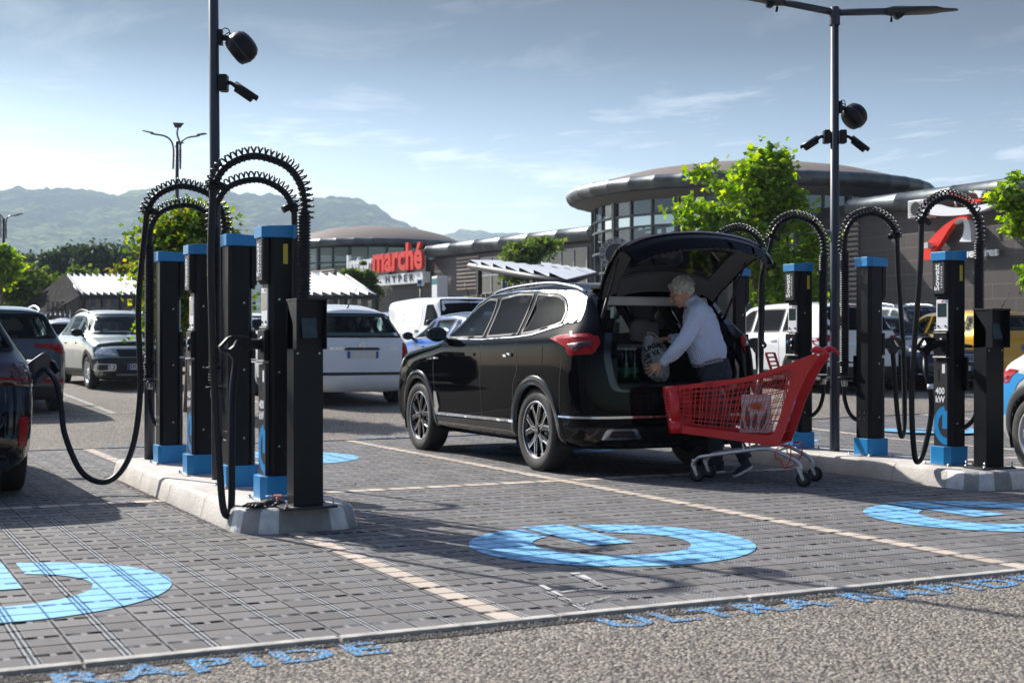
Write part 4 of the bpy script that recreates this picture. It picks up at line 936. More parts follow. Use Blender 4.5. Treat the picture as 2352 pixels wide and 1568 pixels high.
    # holster
    q = MB(); q.box(-.098, -.066, -.078, .078, .905, 1.105); hb = q.build('holster', m_black2, t, bevel=.006)
    q = MB(); q.lathe([(.030, 0), (.034, .006), (.034, .012), (.026, .012), (.026, -.004), (0, -.004)], 20, 'x', c=(-.104, -.024, 1.03)); q.lathe([(.022, 0), (.026, .006), (.026, .012), (.02, .012), (.02, -.004), (0, -.004)], 16, 'x', c=(-.104, -.024, .978)); q.build('socket', m_rubber, hb)
    q = MB(); q.cyl((-.0985, .045, 1.025), .016, -.003, 16, 'x'); q.build('indicator_light', m_blueled, hb)
    q = MB(); q.box(-.106, -.066, -.076, .076, .888, .902); q.build('holster_lip', m_steel, t, bevel=.002)
    q = MB(); q.box(-.090, -.066, -.078, .078, .160, .880); lp = q.build('front_plate', m_panel, t, bevel=.002)
    q = MB(); Mf = Matrix(((0, 0, -1, 0), (-1, 0, 0, 0), (0, 1, 0, 0), (0, 0, 0, 1)))
    for s_, z in (('400', .615), ('kW', .545)):
        v, f = text_mesh(s_, size=.075, depth=.001, offset=.002, sx=.92); q.add([Vector((-.0915, 0.004, z)) + Mf @ p for p in v], f, False)
    q.build('lettering', m_signwh, lp)
    q = MB(); q.box(-.0915, -.0902, .014, .030, .70, .80); q.build('card_slot', m_rubber, lp)
    q = MB(); q.box(-.0912, -.0902, -.052, -.018, .765, .84); q.build('sticker', m_whitepl, lp)
    # power mark in blue: bar and open ring cut by the plate edges
    q = MB(); q.box(-.0915, -.0902, -.076, -.022, .305, .455)
    vs = []; n = 26
    rows = []
    for i in range(n + 1):
        a = R(-178 + 92 * i / n * 2.0)
        a = R(200 - 200 * i / n)
        rows.append([(-.0912, max(-.076, min(.076, -.045 + r_ * math.cos(a) * -1 * -1)), .335 - r_ * math.sin(R(0) + a * .0 + 0) * 0 - .0) for r_ in (.07, .12)])
    # ring as polygon strip clipped at the plate
    rows = []
    for i in range(n + 1):
        a = R(-90 + 168 * i / n)
        rows.append([(-.0913, min(.0765, -.076 + rr * math.cos(a)), .335 + rr * math.sin(a) * 1.05) for rr in (.10, .155)])
    q.grid(rows, smooth=False); q.build('power_mark', m_chblue, lp)
    q = MB(); q.box(.022, .052, -.1045, -.1022, 1.53, 1.66); q.build('warning_sticker', m_yel, t)
    q = MB()
    for z in (.35, .83, 1.30):
        for sy in (-1, 1): q.cyl((-.005, sy * .1022, z), .007, sy * .003, 8, 'y')
    for z in (.33, .39):
        for y in (-.03, .03): q.cyl((.1032, y, z), .006, .003, 8, 'x')
    q.build('bolt', m_steel, t)
    # hose with corrugation, brackets
    hx, hy = .125, -.215
    q = MB(); prof = []; z = .74; k = 0
    while z < 1.83:
        prof += [(.034, z), (.045, z + .005), (.045, z + .011), (.034, z + .016)]; z += .0205
    q.lathe(prof, 14, c=(hx, hy, 0)); q.build('corrugated_hose', m_rubber, t)
    q = MB(); q.cyl((hx, hy, .72), .036, 1.14, 14); 
    for z in (.69, .83): q.lathe([(.03, z), (.062, z), (.062, z + .014), (.03, z + .014)], 20, c=(hx, hy, 0)); q.box(.06, .10, -.20, -.09, z, z + .014)
    q.box(.07, .10, -.125, -.10, .62, .90); q.build('hose_bracket', m_black2, t, bevel=.002)
    q = MB(); q.lathe([(.018, .62), (.026, .62), (.030, .64), (.030, .665), (.026, .69), (.018, .69)], 14, c=(hx, hy, 0)); q.build('cable_gland', m_steel, t)
    q = MB(); q.tube(catmull([(hx, hy, .65), (hx, hy + .0, .52), (hx - .01, hy + .04, .40), (hx - .03, hy + .10, .33), (.03, -.09, .30)], 6), .019, 10); q.build('lower_cable', m_cable, t)
    arc = catmull([(hx, hy, 1.80), (hx, hy, 1.92), (hx - .03, hy, 2.05), (hx - .12, hy + .01, 2.155), (-.17, hy + .02, 2.205), (-.30, hy + .03, 2.175), (-.40, hy + .04, 2.10), (-.455, hy + .045, 1.98)], 8)
    q = MB(); q.tube(arc, .0225, 12); a_ = q.build('cable_arch', m_cable, t)
    q = MB(); helix_along(q, arc[2:], .020, .042, .0068, 27, seg=12); q.build('support_coil', m_cable, a_)
    q = MB(); e = arc[-1]; q.tube([e + Vector((.02, 0, .04)), e + Vector((.085, 0, .012))], [.024, .027], 12); q.tube([e + Vector((0, 0, .06)), e + Vector((0, 0, .0))], .03, 12); q.build('cable_clamp', m_black2, a_)
    return arc[-1]
def plate_with_holes(mb, outer, holes, d0, d1, M):
    loops = [outer] + holes; pts = []; ed = []
    for lp in loops:
        k0 = len(pts); pts += [Vector(p) for p in lp]; n = len(lp); ed += [(k0 + i, k0 + (i + 1) % n) for i in range(n)]
    r = delaunay_2d_cdt(pts, ed, [], 0, 1e-7, True); V2, F2 = r[0], r[2]
    def inside(p, lp):
        c = False; n = len(lp)
        for i in range(n):
            (x0, y0), (x1, y1) = lp[i], lp[(i + 1) % n]
            if (y0 > p[1]) != (y1 > p[1]) and p[0] < (x1 - x0) * (p[1] - y0) / (y1 - y0) + x0: c = not c
        return c
    FF = []
    for f in F2:
        c = (sum(V2[i][0] for i in f) / 3, sum(V2[i][1] for i in f) / 3)
        if inside(c, outer) and not any(inside(c, h) for h in holes): FF.append(tuple(f))
    n = len(V2); A = [M @ Vector((v[0], d0, v[1])) for v in V2]; B = [M @ Vector((v[0], d1, v[1])) for v in V2]; cnt = {(a, b) for f in FF for a, b in ((f[0], f[1]), (f[1], f[2]), (f[2], f[0]))}
    mb.add(A + B, FF + [tuple(i + n for i in f[::-1]) for f in FF] + [(a, a + n, b + n, b) for (a, b) in cnt if (b, a) not in cnt], False)
def connector(name, par, p, d, up):
    """charging plug with D shaped grip: p middle of the head, d direction it points"""
    M = axes(p, d, Vector(up).cross(Vector(d))); M = M @ Matrix(((1, 0, 0, 0), (0, 1, 0, 0), (0, 0, 1, 0), (0, 0, 0, 1)))
    q = MB(); q.tube([M @ Vector(v) for v in ((-.02, 0, 0), (.11, 0, 0))], .036, 16)
    out = [(.03, .042), (-.03, .056), (-.10, .055), (-.125, .045), (-.178, -.012), (-.178, -.032), (-.160, -.052), (-.118, -.058), (-.085, -.098), (-.050, -.098), (-.02, -.055), (.03, -.040)]
    hol = [(-.060, .030), (-.108, .030), (-.150, -.014), (-.142, -.030), (-.112, -.032), (-.085, -.010)]
    plate_with_holes(q, out, [hol], -.024, .024, M)
    return q.build(name, m_black2, par, bevel=.004)
proto = empty('ev_charger', (0, 0, 0)); END = charger_parts(proto, True)
spots = [(2.665, 8.85, 0, 'front charger of the left island with its plug holstered, beside the black pay post', None),
         (2.665, 9.72, math.pi, 'third charger of the left island, blank dark back to the cable loops', None),
         (2.65, 10.78, 0, 'charger just beyond the left lamp pole, its cable runs to the dark car', None),
         (2.65, 11.85, math.pi, 'farthest charger of the left island, next to the short round bollard', None),
         (8.44, 8.80, 0, 'charger beside the pay post on the right island with a looped hanging cable', None),
         (8.50, 9.83, math.pi, 'blank backed charger between the lamp pole and the plugged charger on the right island', None),
         (8.46, 10.82, 0, 'charger with empty holster just left of the lamp pole on the right island', None),
         (8.47, 11.85, math.pi, 'charger half hidden behind the open tailgate of the black car', None)]
CHG = []
for i, (a, b, rz, lab, _) in enumerate(spots):
    t = proto if i == 0 else copy_tree(proto)
    t.location = (a, b, ISZ); t.rotation_euler = (0, 0, rz); tag(t, lab, 'charging station', 'tall black charging stations with blue caps'); CHG.append(t)
def W2L(t, p):
    M = Matrix.Translation(t.location) @ Matrix.Rotation(t.rotation_euler.z, 4, 'Z'); return M.inverted() @ Vector(p)
def L2W(t, p):
    M = Matrix.Translation(t.location) @ Matrix.Rotation(t.rotation_euler.z, 4, 'Z'); return M @ Vector(p)
def hang(t, pts, r=.0225, name='charging_cable', n=10):
    """pts in the charger's frame, starts at the arch end"""
    q = MB(); q.tube(catmull([END + Vector((0, 0, .03)), END + Vector((-.002, 0, -.05))] + list(pts), n), r, 12); return q.build(name, m_cable, t)
HOL = Vector((-.205, -.01, .985))
# front charger left island: long loop down past the kerb and up to the holster
t = CHG[0]
hang(t, [(-.47, -.175, 1.5), (-.455, -.20, .8), (-.425, -.215, .25), (-.405, -.22, .0), (-.375, -.215, -.065), (-.345, -.20, .0), (-.33, -.15, .35), (-.30, -.06, .70), (-.272, -.02, .86), (-.268, -.015, .925)])
connector('plug', t, (-.20, -.015, 1.01), (1, 0, 0), (0, 0, 1))
t = CHG[1]
hang(t, [(-.47, -.175, 1.45), (-.46, -.19, .7), (-.43, -.19, .2), (-.39, -.18, .02), (-.35, -.16, .2), (-.33, -.10, .6), (-.275, -.015, .86), (-.268, -.015, .925)])
connector('plug', t, (-.20, -.015, 1.01), (1, 0, 0), (0, 0, 1))
t = CHG[2]       # to the dark car on the far left
wp = [PD(318, 700, 10.85), PD(322, 900, 10.85), PD(300, 1040, 10.8), PD(250, 1103, 10.72), PD(190, 1085, 10.7), PD(150, 1000, 10.72), PD(140, 930, 10.8), PD(128, 875, 10.85), PD(108, 848, 10.95)]
hang(t, [W2L(t, p) for p in wp])
pp = PD(92, 838, 11.05); M = W2L(t, pp); connector('plug', t, M, (-.75, .62, .12), (0.1, 0, 1))
t = CHG[3]
hang(t, [(-.47, -.175, 1.3), (-.45, -.19, .5), (-.40, -.18, .12), (-.36, -.10, .4), (-.275, -.015, .86), (-.268, -.015, .925)]); connector('plug', t, (-.20, -.015, 1.01), (1, 0, 0), (0, 0, 1))
t = CHG[4]
wp = [(-.465, -.165, 1.6), (-.475, -.11, 1.0), (-.475, -.08, .55), (-.44, -.06, .2), (-.395, -.05, .045), (-.33, -.06, .12), (-.28, -.09, .4), (-.30, -.11, .62), (-.315, -.07, .78), (-.275, -.02, .88), (-.268, -.015, .93)]
hang(t, wp); connector('plug', t, (-.20, -.015, 1.01), (1, 0, 0), (0, 0, 1))
q = MB(); q.tube([Vector((-.301, -.110, .64)), Vector((-.305, -.108, .68))], .026, 12); q.build('cable_tag', m_whitepl, t)
t = CHG[5]
hang(t, [(-.48, -.175, 1.6), (-.52, -.16, 1.0), (-.51, -.13, .5), (-.46, -.08, .24), (-.38, -.03, .16), (-.31, .0, .36), (-.285, .0, .6), (-.272, -.015, .88), (-.268, -.015, .93)]); connector('plug', t, (-.20, -.015, 1.01), (1, 0, 0), (0, 0, 1))
t = CHG[6]       # cable to the black car's rear wing
wp = [PD(1749, 640, 13.45), PD(1746, 760, 13.4), PD(1745, 860, 13.2), PD(1738, 900, 12.9), PD(1728, 880, 12.7), PD(1722, 820, 12.6), PD(1716, 790, 12.55)]
hang(t, [W2L(t, p) for p in wp])
t = CHG[7]
hang(t, [(-.465, -.175, 1.6), (-.47, -.2, 1.0), (-.45, -.2, .5), (-.38, -.15, .2), (-.33, -.05, .4), (-.275, -.015, .86), (-.268, -.015, .925)]); connector('plug', t, (-.20, -.015, 1.01), (1, 0, 0), (0, 0, 1))

# ---- pay posts
def pay_post(a, b, label):
    t = empty('pay_post', (a, b, ISZ), 0, label, 'pay post', 'black pay posts at the island ends')
    q = MB(); q.box(-.17, .17, -.12, .12, 0, .014); q.build('base_plate', m_darkmet, t, bevel=.002)
    q = MB()
    for sx in (-.15, .15):
        for sy in (-.1, .1): q.cyl((sx, sy, .014), .012, .012, 6); q.cyl((sx, sy, .014), .006, .045, 8)
    q.build('anchor_bolt', m_steel, t)
    w = .095
    q = MB(); q.box(-w, w, -.065, .075, .014, 1.28); q.build('post', m_blackm, t, bevel=.003)
    # hood: slanted cheeks reaching forward, top plate, back
    q = MB()
    for s in (-1, 1):
        x0 = s * w; x1 = s * (w - .008); q.prism([(-.066, .98), (-.11, 1.02), (-.115, 1.06), (.075, 1.285), (.075, .98)], min(x0, x1), max(x0, x1), 'yz')
    q.v = [(x, y, z) for (x, y, z) in q.v]
    q.box(-w - .004, w + .004, -.135, .078, 1.278, 1.292); q.build('hood', m_blackm, t, bevel=.001)
    for s in (-1, 1): q = MB(); q.box(min(s * (w - .004), s * (w + .003)), max(s * (w - .004), s * (w + .003)), -.13, -.06, .98, 1.278); q.build('hood_cheek', m_blackm, t, bevel=.001)
    q = MB(); M = Matrix.Translation((0, -.072, 1.11)) @ Matrix.Rotation(R(-14), 4, 'X'); q.box(-.05, .05, -.012, .012, -.065, .065, M); q.build('card_reader', m_screen, t, bevel=.004)
    q = MB(); [q.cyl((sx, -.066, .955), .006, -.004, 8, 'y') for sx in (-.07, .07)]; q.build('bolt', m_steel, t)
    return t
pay_post(2.70, 8.33, 'black pay post at the striped end of the left island')
pay_post(8.49, 8.40, 'black pay post at the striped end of the right island')
# rubbish at the foot of the pay post
q = MB(); pth = [Vector((x, y, .018)) for x, y in ((-.10, .05), (-.04, .0), (.04, .02), (.10, -.02))]
t = empty('glove', (2.52, 8.47, ISZ), .4, 'crumpled black work glove lying by the foot of the front pay post', 'glove')
q = MB(); P = []
for i in range(13):
    r_ = []
    for j in range(9):
        x = (i / 12 - .5) * .2; y = (j / 8 - .5) * .10; r_.append((x, y, .012 + .035 * max(0, 1 - (x / .11) ** 2 - (y / .055) ** 2) + .012 * noise.noise((x * 40, y * 40, 0))))
    P.append(r_)
q.grid(P); [q.tube([(-.09, y, .02), (-.15, y * 1.5 - .01, .02), (-.185, y * 1.8 - .02, .012)], [.014, .012, .008], 8) for y in (-.03, -.01, .012, .034)]; q.tube([(.02, -.04, .02), (-.03, -.08, .015)], [.014, .009], 8); q.build('palm', m_rubber, t)
t = empty('water_bottle', (2.58, 8.50, ISZ), R(-20), 'small clear plastic bottle lying beside the black glove', 'bottle')
q = MB(); q.lathe([(0, -.08), (.03, -.08), (.033, -.06), (.031, -.02), (.033, .03), (.03, .055), (.012, .085), (.012, .1)], 16, 'x', c=(0, 0, .034)); q.build('body', glass('bottle_plastic', (.7, .8, .9), .1), t)
q = MB(); q.cyl((.098, 0, .034), .014, .02, 12, 'x'); q.build('cap', m_chblue, t); q = MB(); q.lathe([(.0335, -.03), (.0335, .02)], 16, 'x', c=(0, 0, .034)); q.build('wrapper', mat('orange_label', (.55, .16, .08), .5), t)
# ---- bollard
t = empty('bollard', (2.58, 12.33, ISZ), 0, 'short round dark bollard at the far end of the left island', 'bollard'); q = MB(); q.lathe([(0, 0), (.045, 0), (.045, .885), (.042, .9), (0, .902)], 24); q.build('tube', m_pole, t)
# ---- lamp poles
def lamp_pole(a, b, H, label, heads, rad_=.046):
    t = empty('lamp_pole', (a, b, ISZ), 0, label, 'lamp post', 'dark lamp posts on the islands')
    q = MB(); q.tube([(0, 0, 0), (0, 0, .03), (0, 0, 1.2), (0, 0, H)], [rad_, rad_, rad_ * .96, rad_ * .8], 28); q.build('pole', m_pole, t)
    q = MB(); q.box(-.022, .022, -rad_ - .002, -rad_ + .01, .5, .85); q.build('service_door', m_pole, t, bevel=.002)
    if heads:
        q = MB(); q.lathe([(0, H + .06), (.04, H + .05), (.05, H - .02), (.05, H - .12)], 20); q.build('top_collar', m_pole, t)
        for (dx, dy, dz) in heads:
            d = Vector((dx, dy, 0)).normalized(); e = d * .5 + Vector((0, 0, H + dz * .45)); q = MB(); q.tube([(0, 0, H), e], .033, 14); am = q.build('lamp_arm', m_pole, t)
            sd = Vector((-d.y, d.x, 0)); q = MB()
            o = e; fw = (d + Vector((0, 0, dz * .8))).normalized(); upv = sd.cross(fw) * -1
            if upv.z < 0: upv = -upv
            M = Matrix((fw, sd, upv)).transposed().to_4x4(); M.translation = o
            P = []
            for (x, w, h0, h1) in ((-.02, .04, -.035, .035), (.04, .055, -.045, .05), (.12, .06, -.045, .052), (.2, .12, -.03, .04), (.42, .13, -.02, .035), (.52, .07, -.01, .02), (.64, .03, -.005, .02), (.66, .01, 0, .01)):
                P.append([M @ Vector((x, w * math.cos(k * math.pi / 6), (h1 if math.sin(k * math.pi / 6) > 0 else -h0) * math.sin(k * math.pi / 6))) for k in range(13)])
            q.grid(P, smooth=True); lh = q.build('lamp_head', m_panel, am)
            q = MB(); q.tube([M @ Vector((.03, 0, -.05)), M @ Vector((.03, 0, -.10))], .012, 8); q.tube([M @ Vector((.10, -.05, -.03)), M @ Vector((.10, .05, -.03))], .04, 12); q.build('hinge', m_black2, lh)
    return t
lp0 = lamp_pole(2.655, 10.30, 6.3, 'tall slate grey lamp post rising from the left island out of the frame', [], .041); lp0.rotation_euler = (0, R(-.45), 0)
HP = PD(1923, 28, 13.08).z - ISZ
e1 = PD(2128, 22, 13.0); e2 = PD(1720, -5, 13.0)
lamp_pole(8.53, 10.37, HP, 'slate grey lamp post with two flat lamp arms on the right island', [(ct, -st, .02), (-ct, st, .22)])

# ---- loudspeakers and cameras hang on the poles
def speaker(loc, rz, label, sc=.82):
    t = empty('loudspeaker', loc, rz, label, 'loudspeaker', 'black ball loudspeakers on the lamp posts'); t.scale = (sc, sc, sc)
    # local: wall side at -x, ball towards +x
    q = MB(); q.box(.0, .035, -.035, .035, -.07, .07); q.tube([(.03, 0, .0), (.09, 0, -.01), (.12, 0, -.03)], .028, 10); q.box(.08, .12, -.05, .05, -.05, .01); q.build('bracket', m_black2, t, bevel=.004)
    q = MB(); M = Matrix.Translation((.21, 0, -.09)) @ Matrix.Rotation(R(-38), 4, 'Y')
    prof = [(0, -.115), (.09, -.11), (.125, -.095), (.148, -.03), (.150, .02), (.135, .07), (.10, .105), (.05, .12), (0, .122)]
    q.lathe(prof, 28, 'x'); q.v = [tuple(M @ Vector((v[0], v[1] * .98, v[2] * .98))) for v in q.v]; sh = q.build('shell', m_black2, t)
    q = MB(); q.lathe([(.151, -.028), (.152, -.024), (.152, -.018), (.151, -.014)], 28, 'x'); q.v = [tuple(M @ Vector((v[0], v[1] * .98, v[2] * .98))) for v in q.v]; q.build('seam', m_panel, sh)
    q = MB(); q.tube(catmull([(.02, 0, .05), (.05, 0, .085), (.09, .01, .07), (.10, .01, .01), (.13, 0, -.02)], 6), .005, 6); q.tube(catmull([(.05, .02, .03), (.09, .03, .05), (.12, .02, .01)], 5), .005, 6); q.build('lead', m_rubber, t)
    return t
def camera_obj(loc, rz, label, tilt=34, yaw=0):
    t = empty('surveillance_camera', loc, rz, label, 'camera', 'black surveillance cameras on the lamp posts'); t.scale = (.88, .88, .88)
    q = MB(); q.box(0, .075, -.055, .055, -.075, .07); q.build('junction_box', m_black2, t, bevel=.015)
    q = MB(); q.tube([(.07, 0, .0), (.10, 0, .0), (.13, 0, -.02), (.155, 0, -.045)], [.022, .016, .018, .018], 12); q.build('joint', m_black2, t)
    M = Matrix.Translation((.155, 0, -.045)) @ Matrix.Rotation(R(yaw), 4, 'Z') @ Matrix.Rotation(R(tilt), 4, 'Y')
    q = MB(); q.tube([M @ Vector((-.01, 0, -.005)), M @ Vector((.155, 0, -.005))], .034, 18); b = q.build('body', m_black2, t)
    q = MB(); P = []
    for x in (-.035, .185):
        P.append([M @ Vector((x, .043 * math.cos(R(a)), .012 + .034 * math.sin(R(a)))) for a in range(-20, 201, 20)])
    q.grid(P, smooth=True); s = q.build('sun_shield', m_black2, t); sd_ = s.modifiers.new('s', 'SOLIDIFY'); sd_.thickness = .004
    q = MB(); q.tube([M @ Vector((.155, 0, -.005)), M @ Vector((.158, 0, -.005))], .026, 16); q.build('lens', m_screen, b)
    return t
def at_pole(a, b, z, ang, r): return (a + r * math.cos(ang), b + r * math.sin(ang), z)
rr = -R(YAW)     # image right in plan
zsp = PD(505, 92, 10.4).z
speaker(at_pole(2.655 - .025, 10.30, zsp + .02, rr, .036), rr, 'black ball loudspeaker near the top of the left lamp post')
zc = PD(505, 190, 10.4).z
camera_obj(at_pole(2.655 - .022, 10.30, zc, rr, .036), rr, 'single tilted surveillance camera below the loudspeaker on the left lamp post')
zsp = PD(1935, 245, 13.08).z
speaker(at_pole(8.53, 10.37, zsp, rr + R(18), .040), rr + R(18), 'black ball loudspeaker on the two armed lamp post')
zc = PD(1935, 313, 13.08).z
camera_obj(at_pole(8.53, 10.37, zc, rr, .042), rr, 'surveillance camera pointing down right on the two armed lamp post', 40, -25)
camera_obj(at_pole(8.53, 10.37, zc, rr + math.pi, .042), rr + math.pi, 'surveillance camera pointing down left on the two armed lamp post', 30, 25)
# ================================================================ CARS
def pchip(xk, Y, x):
    """monotone cubic interpolation; xk (n,), Y (n,m), x (k,)"""
    h = np.diff(xk)[:, None]; d = np.diff(Y, axis=0) / h; n = len(xk); m = np.zeros_like(Y)
    w1 = 2 * h[1:] + h[:-1]; w2 = h[1:] + 2 * h[:-1]
    with np.errstate(divide='ignore', invalid='ignore'):
        mm = (w1 + w2) / (w1 / d[:-1] + w2 / d[1:])
    mm = np.where(d[:-1] * d[1:] > 0, mm, 0.0); m[1:-1] = np.nan_to_num(mm); m[0] = d[0]; m[-1] = d[-1]
    i = np.clip(np.searchsorted(xk, x, side='right') - 1, 0, n - 2); t = ((x - xk[i]) / (xk[i + 1] - xk[i]))[:, None]; hh = (xk[i + 1] - xk[i])[:, None]
    return (2 * t**3 - 3 * t**2 + 1) * Y[i] + (t**3 - 2 * t**2 + t) * hh * m[i] + (-2 * t**3 + 3 * t**2) * Y[i + 1] + (t**3 - t**2) * hh * m[i + 1]
def cat_np(xk, Y, x):
    """smooth (non monotone) cubic"""
    n = len(xk); m = np.zeros_like(Y); h = np.diff(xk)[:, None]; d = np.diff(Y, axis=0) / h
    m[1:-1] = (d[:-1] * h[1:] + d[1:] * h[:-1]) / (h[:-1] + h[1:]); m[0] = d[0]; m[-1] = d[-1]
    i = np.clip(np.searchsorted(xk, x, side='right') - 1, 0, n - 2); t = ((x - xk[i]) / (xk[i + 1] - xk[i]))[:, None]; hh = (xk[i + 1] - xk[i])[:, None]
    return (2 * t**3 - 3 * t**2 + 1) * Y[i] + (t**3 - 2 * t**2 + t) * hh * m[i] + (-2 * t**3 + 3 * t**2) * Y[i + 1] + (t**3 - t**2) * hh * m[i + 1]
def pip(P, poly):
    """points (n,2) in polygon -> bool"""
    x, y = P[:, 0], P[:, 1]; r = np.zeros(len(P), bool); n = len(poly)
    for i in range(n):
        x0, y0 = poly[i]; x1, y1 = poly[(i + 1) % n]
        c = ((y0 > y) != (y1 > y)); 
        with np.errstate(divide='ignore', invalid='ignore'): xi = (x1 - x0) * (y - y0) / (y1 - y0 + 1e-12) + x0
        r ^= c & (x < xi)
    return r
def pdist(P, poly):
    P = np.asarray(P); best = np.full(len(P), 1e9); n = len(poly)
    for i in range(n):
        a = np.array(poly[i]); b = np.array(poly[(i + 1) % n]); ab = b - a; t = np.clip(((P - a) @ ab) / max(ab @ ab, 1e-12), 0, 1)
        best = np.minimum(best, np.linalg.norm(P - (a + t[:, None] * ab), axis=1))
    return best
def inset(poly, d):
    """shrink polygon by d (simple mitre)"""
    n = len(poly); A = sum(poly[i][0] * poly[(i + 1) % n][1] - poly[(i + 1) % n][0] * poly[i][1] for i in range(n)); s = 1 if A > 0 else -1; out = []
    for i in range(n):
        p0, p1, p2 = Vector(poly[i - 1]), Vector(poly[i]), Vector(poly[(i + 1) % n]); e1 = (p1 - p0).normalized(); e2 = (p2 - p1).normalized()
        n1 = Vector((-e1.y, e1.x)) * s; n2 = Vector((-e2.y, e2.x)) * s; b = n1 + n2
        k = b.length_squared; b = b * (2 / k) if k > .25 else n1; out.append(tuple(p1 + b * d * (1 if b.length < 2.2 else 2.2 / b.length)))
    return out
def roundpoly(pts, r=.05, n=4):
    """round the corners of a polygon"""
    out = []; m = len(pts)
    for i in range(m):
        p = Vector(pts[i]); a = Vector(pts[i - 1]); b = Vector(pts[(i + 1) % m]); da = (a - p); db = (b - p); k = min(r, da.length * .45, db.length * .45)
        s = p + da.normalized() * k; e = p + db.normalized() * k
        for j in range(n + 1):
            t = j / n; out.append(tuple(s * (1 - t) ** 2 + p * 2 * t * (1 - t) + e * t * t))
    return out
AX = {'L': (Vector((1, 0, 0)), lambda u, v: Vector((-6, u, v))), 'R': (Vector((-1, 0, 0)), lambda u, v: Vector((6, u, v))),
      'B': (Vector((0, 1, 0)), lambda u, v: Vector((u, -9, v))), 'F': (Vector((0, -1, 0)), lambda u, v: Vector((u, 9, v))), 'T': (Vector((0, 0, -1)), lambda u, v: Vector((u, v, 6)))}
class Car:
    def __init__(s, name, label, P, body_mat, group=None, res=(5, 4), see=False):
        s.P = P; s.t = empty(name, (0, 0, 0), 0, label, 'car', group); s.mat = body_mat; s.see = see
        net = s.net(); ns, nr = net.shape[:2]
        d = np.linalg.norm(np.diff(net, axis=0), axis=2).mean(1); ts = np.concatenate([[0], np.cumsum(d)]); d2 = np.linalg.norm(np.diff(net, axis=1), axis=2).mean(0); tr = np.concatenate([[0], np.cumsum(d2)])
        def dens(t, cell, mn): 
            out = [0.0]
            for i in range(len(t) - 1):
                n = max(mn, int(math.ceil((t[i + 1] - t[i]) / cell))); out += list(t[i] + (t[i + 1] - t[i]) * np.arange(1, n + 1) / n)
            return np.array(out)
        cell = P.get('cell', .06); us = dens(ts, cell, 3); vs = dens(tr, cell, 2)
        f = pchip(ts, net.reshape(ns, -1), us).reshape(len(us), nr, 3)
        f = np.stack([pchip(tr, f[i], vs) for i in range(len(us))])
        nu, nv = f.shape[:2]
        # slight smoothing keeps outline but softens kinks
        for _ in range(P.get('smooth', 2)):
            g = f.copy(); g[1:-1] = .25 * f[:-2] + .5 * f[1:-1] + .25 * f[2:]; h = g.copy(); h[:, 1:-1] = .25 * g[:, :-2] + .5 * g[:, 1:-1] + .25 * g[:, 2:]
            h[:, 0, 0] = 0; h[:, -1, 0] = 0; h[0, :, 0] = 0; h[-1, :, 0] = 0; f = h
        s.f = f
        V = np.concatenate([f.reshape(-1, 3), (f * [-1, 1, 1]).reshape(-1, 3)]); N = nu * nv; FF = []
        for i in range(nu - 1):
            for j in range(nv - 1):
                a = i * nv + j; q = (a, a + nv, a + nv + 1, a + 1); FF.append(q); FF.append(tuple(k + N for k in q[::-1]))
        bm = bmesh.new(); vv = [bm.verts.new(v) for v in V]; bm.verts.ensure_lookup_table()
        for q in FF:
            try: bm.faces.new([vv[k] for k in q])
            except ValueError: pass
        bmesh.ops.remove_doubles(bm, verts=bm.verts, dist=.0008)
        bmesh.ops.dissolve_degenerate(bm, edges=bm.edges, dist=.0006)
        bmesh.ops.recalc_face_normals(bm, faces=bm.faces)
        for fc in bm.faces: fc.smooth = True
        bm.normal_update(); s.bm = bm; s.bvh = BVHTree.FromBMesh(bm)
    def net(s):
        P = s.P; L, W, H = P['L'], P['W'], P['H']; w = W / 2; yr, yf = -L / 2, L / 2; zb = P.get('zb', .20); belt = P['belt']; hz0, hz1 = P['hood_f'], P['hood_r']; yc, yrf, yrr = P['cowl'], P['roof_f'], P['roof_r']
        rw = P.get('roofw', .72) * w; hr = P.get('roof_rear_z', H - .05); tail_b = P.get('tail_belt', .10); zbr = P.get('belt_rear', belt)
        rows = []
        bl = lambda y: belt + (zbr - belt) * max(0, min(1, (yc - y) / (yc - yr)))
        def side(y, sx=1.0, lowz=zb, dx=0.0, yb=None, topfun=None):
            b = bl(y); low = b - lowz
            pts = [(0, y, lowz), (.80 * w * sx, y, lowz), (.945 * w * sx, y, lowz + .05), (.98 * w * sx, y, lowz + .26 * low), (1.0 * w * sx, y, lowz + .60 * low), (.99 * w * sx, y, b - .08), (.945 * w * sx, y, b)]
            return pts
        def roof_z(y):
            pts = [(yrr, hr), (yrr + .35 * (yrf - yrr), H - .004), (yrr + .62 * (yrf - yrr), H), (yrf, H - P.get('roof_drop', .05))]
            return float(np.interp(y, [p[0] for p in pts], [p[1] for p in pts]))
        bow = P.get('bow', .10)
        def top_roof(y, k=1.0, yof=lambda q: 0):
            z = roof_z(y); return [(rw + (.945 * w - rw) * .22, y, z - .20), (rw * .985, y + yof(.9), z - .075), (rw * .62, y + yof(.6), z - .012), (0, y + yof(0), z)]
        # rear: profile of the tail centre line (y offset, z)
        tp = P.get('tail', [(.10, zb), (.02, zb + .06), (.0, zb + .25), (.03, .62 * belt + .1), (.06, belt - .06), (tail_b, belt)])
        z6 = bl(yr)
        def tail_low(xf, shift, crown=1.0):
            out = []
            pr = [(yr + tp[0][0], zb), (yr + tp[0][0], zb), (yr + tp[1][0], tp[1][1]), (yr + tp[2][0], tp[2][1]), (yr + tp[3][0], tp[3][1]), (yr + tp[4][0], z6 - .08), (yr + tp[5][0], z6)]
            xs_ = [0, .80, .945, .98, 1.0, .985, .93]
            for k in range(7): out.append((xs_[k] * w * xf, pr[k][0] + shift, pr[k][1]))
            return out
        yg0 = yr + tp[5][0]
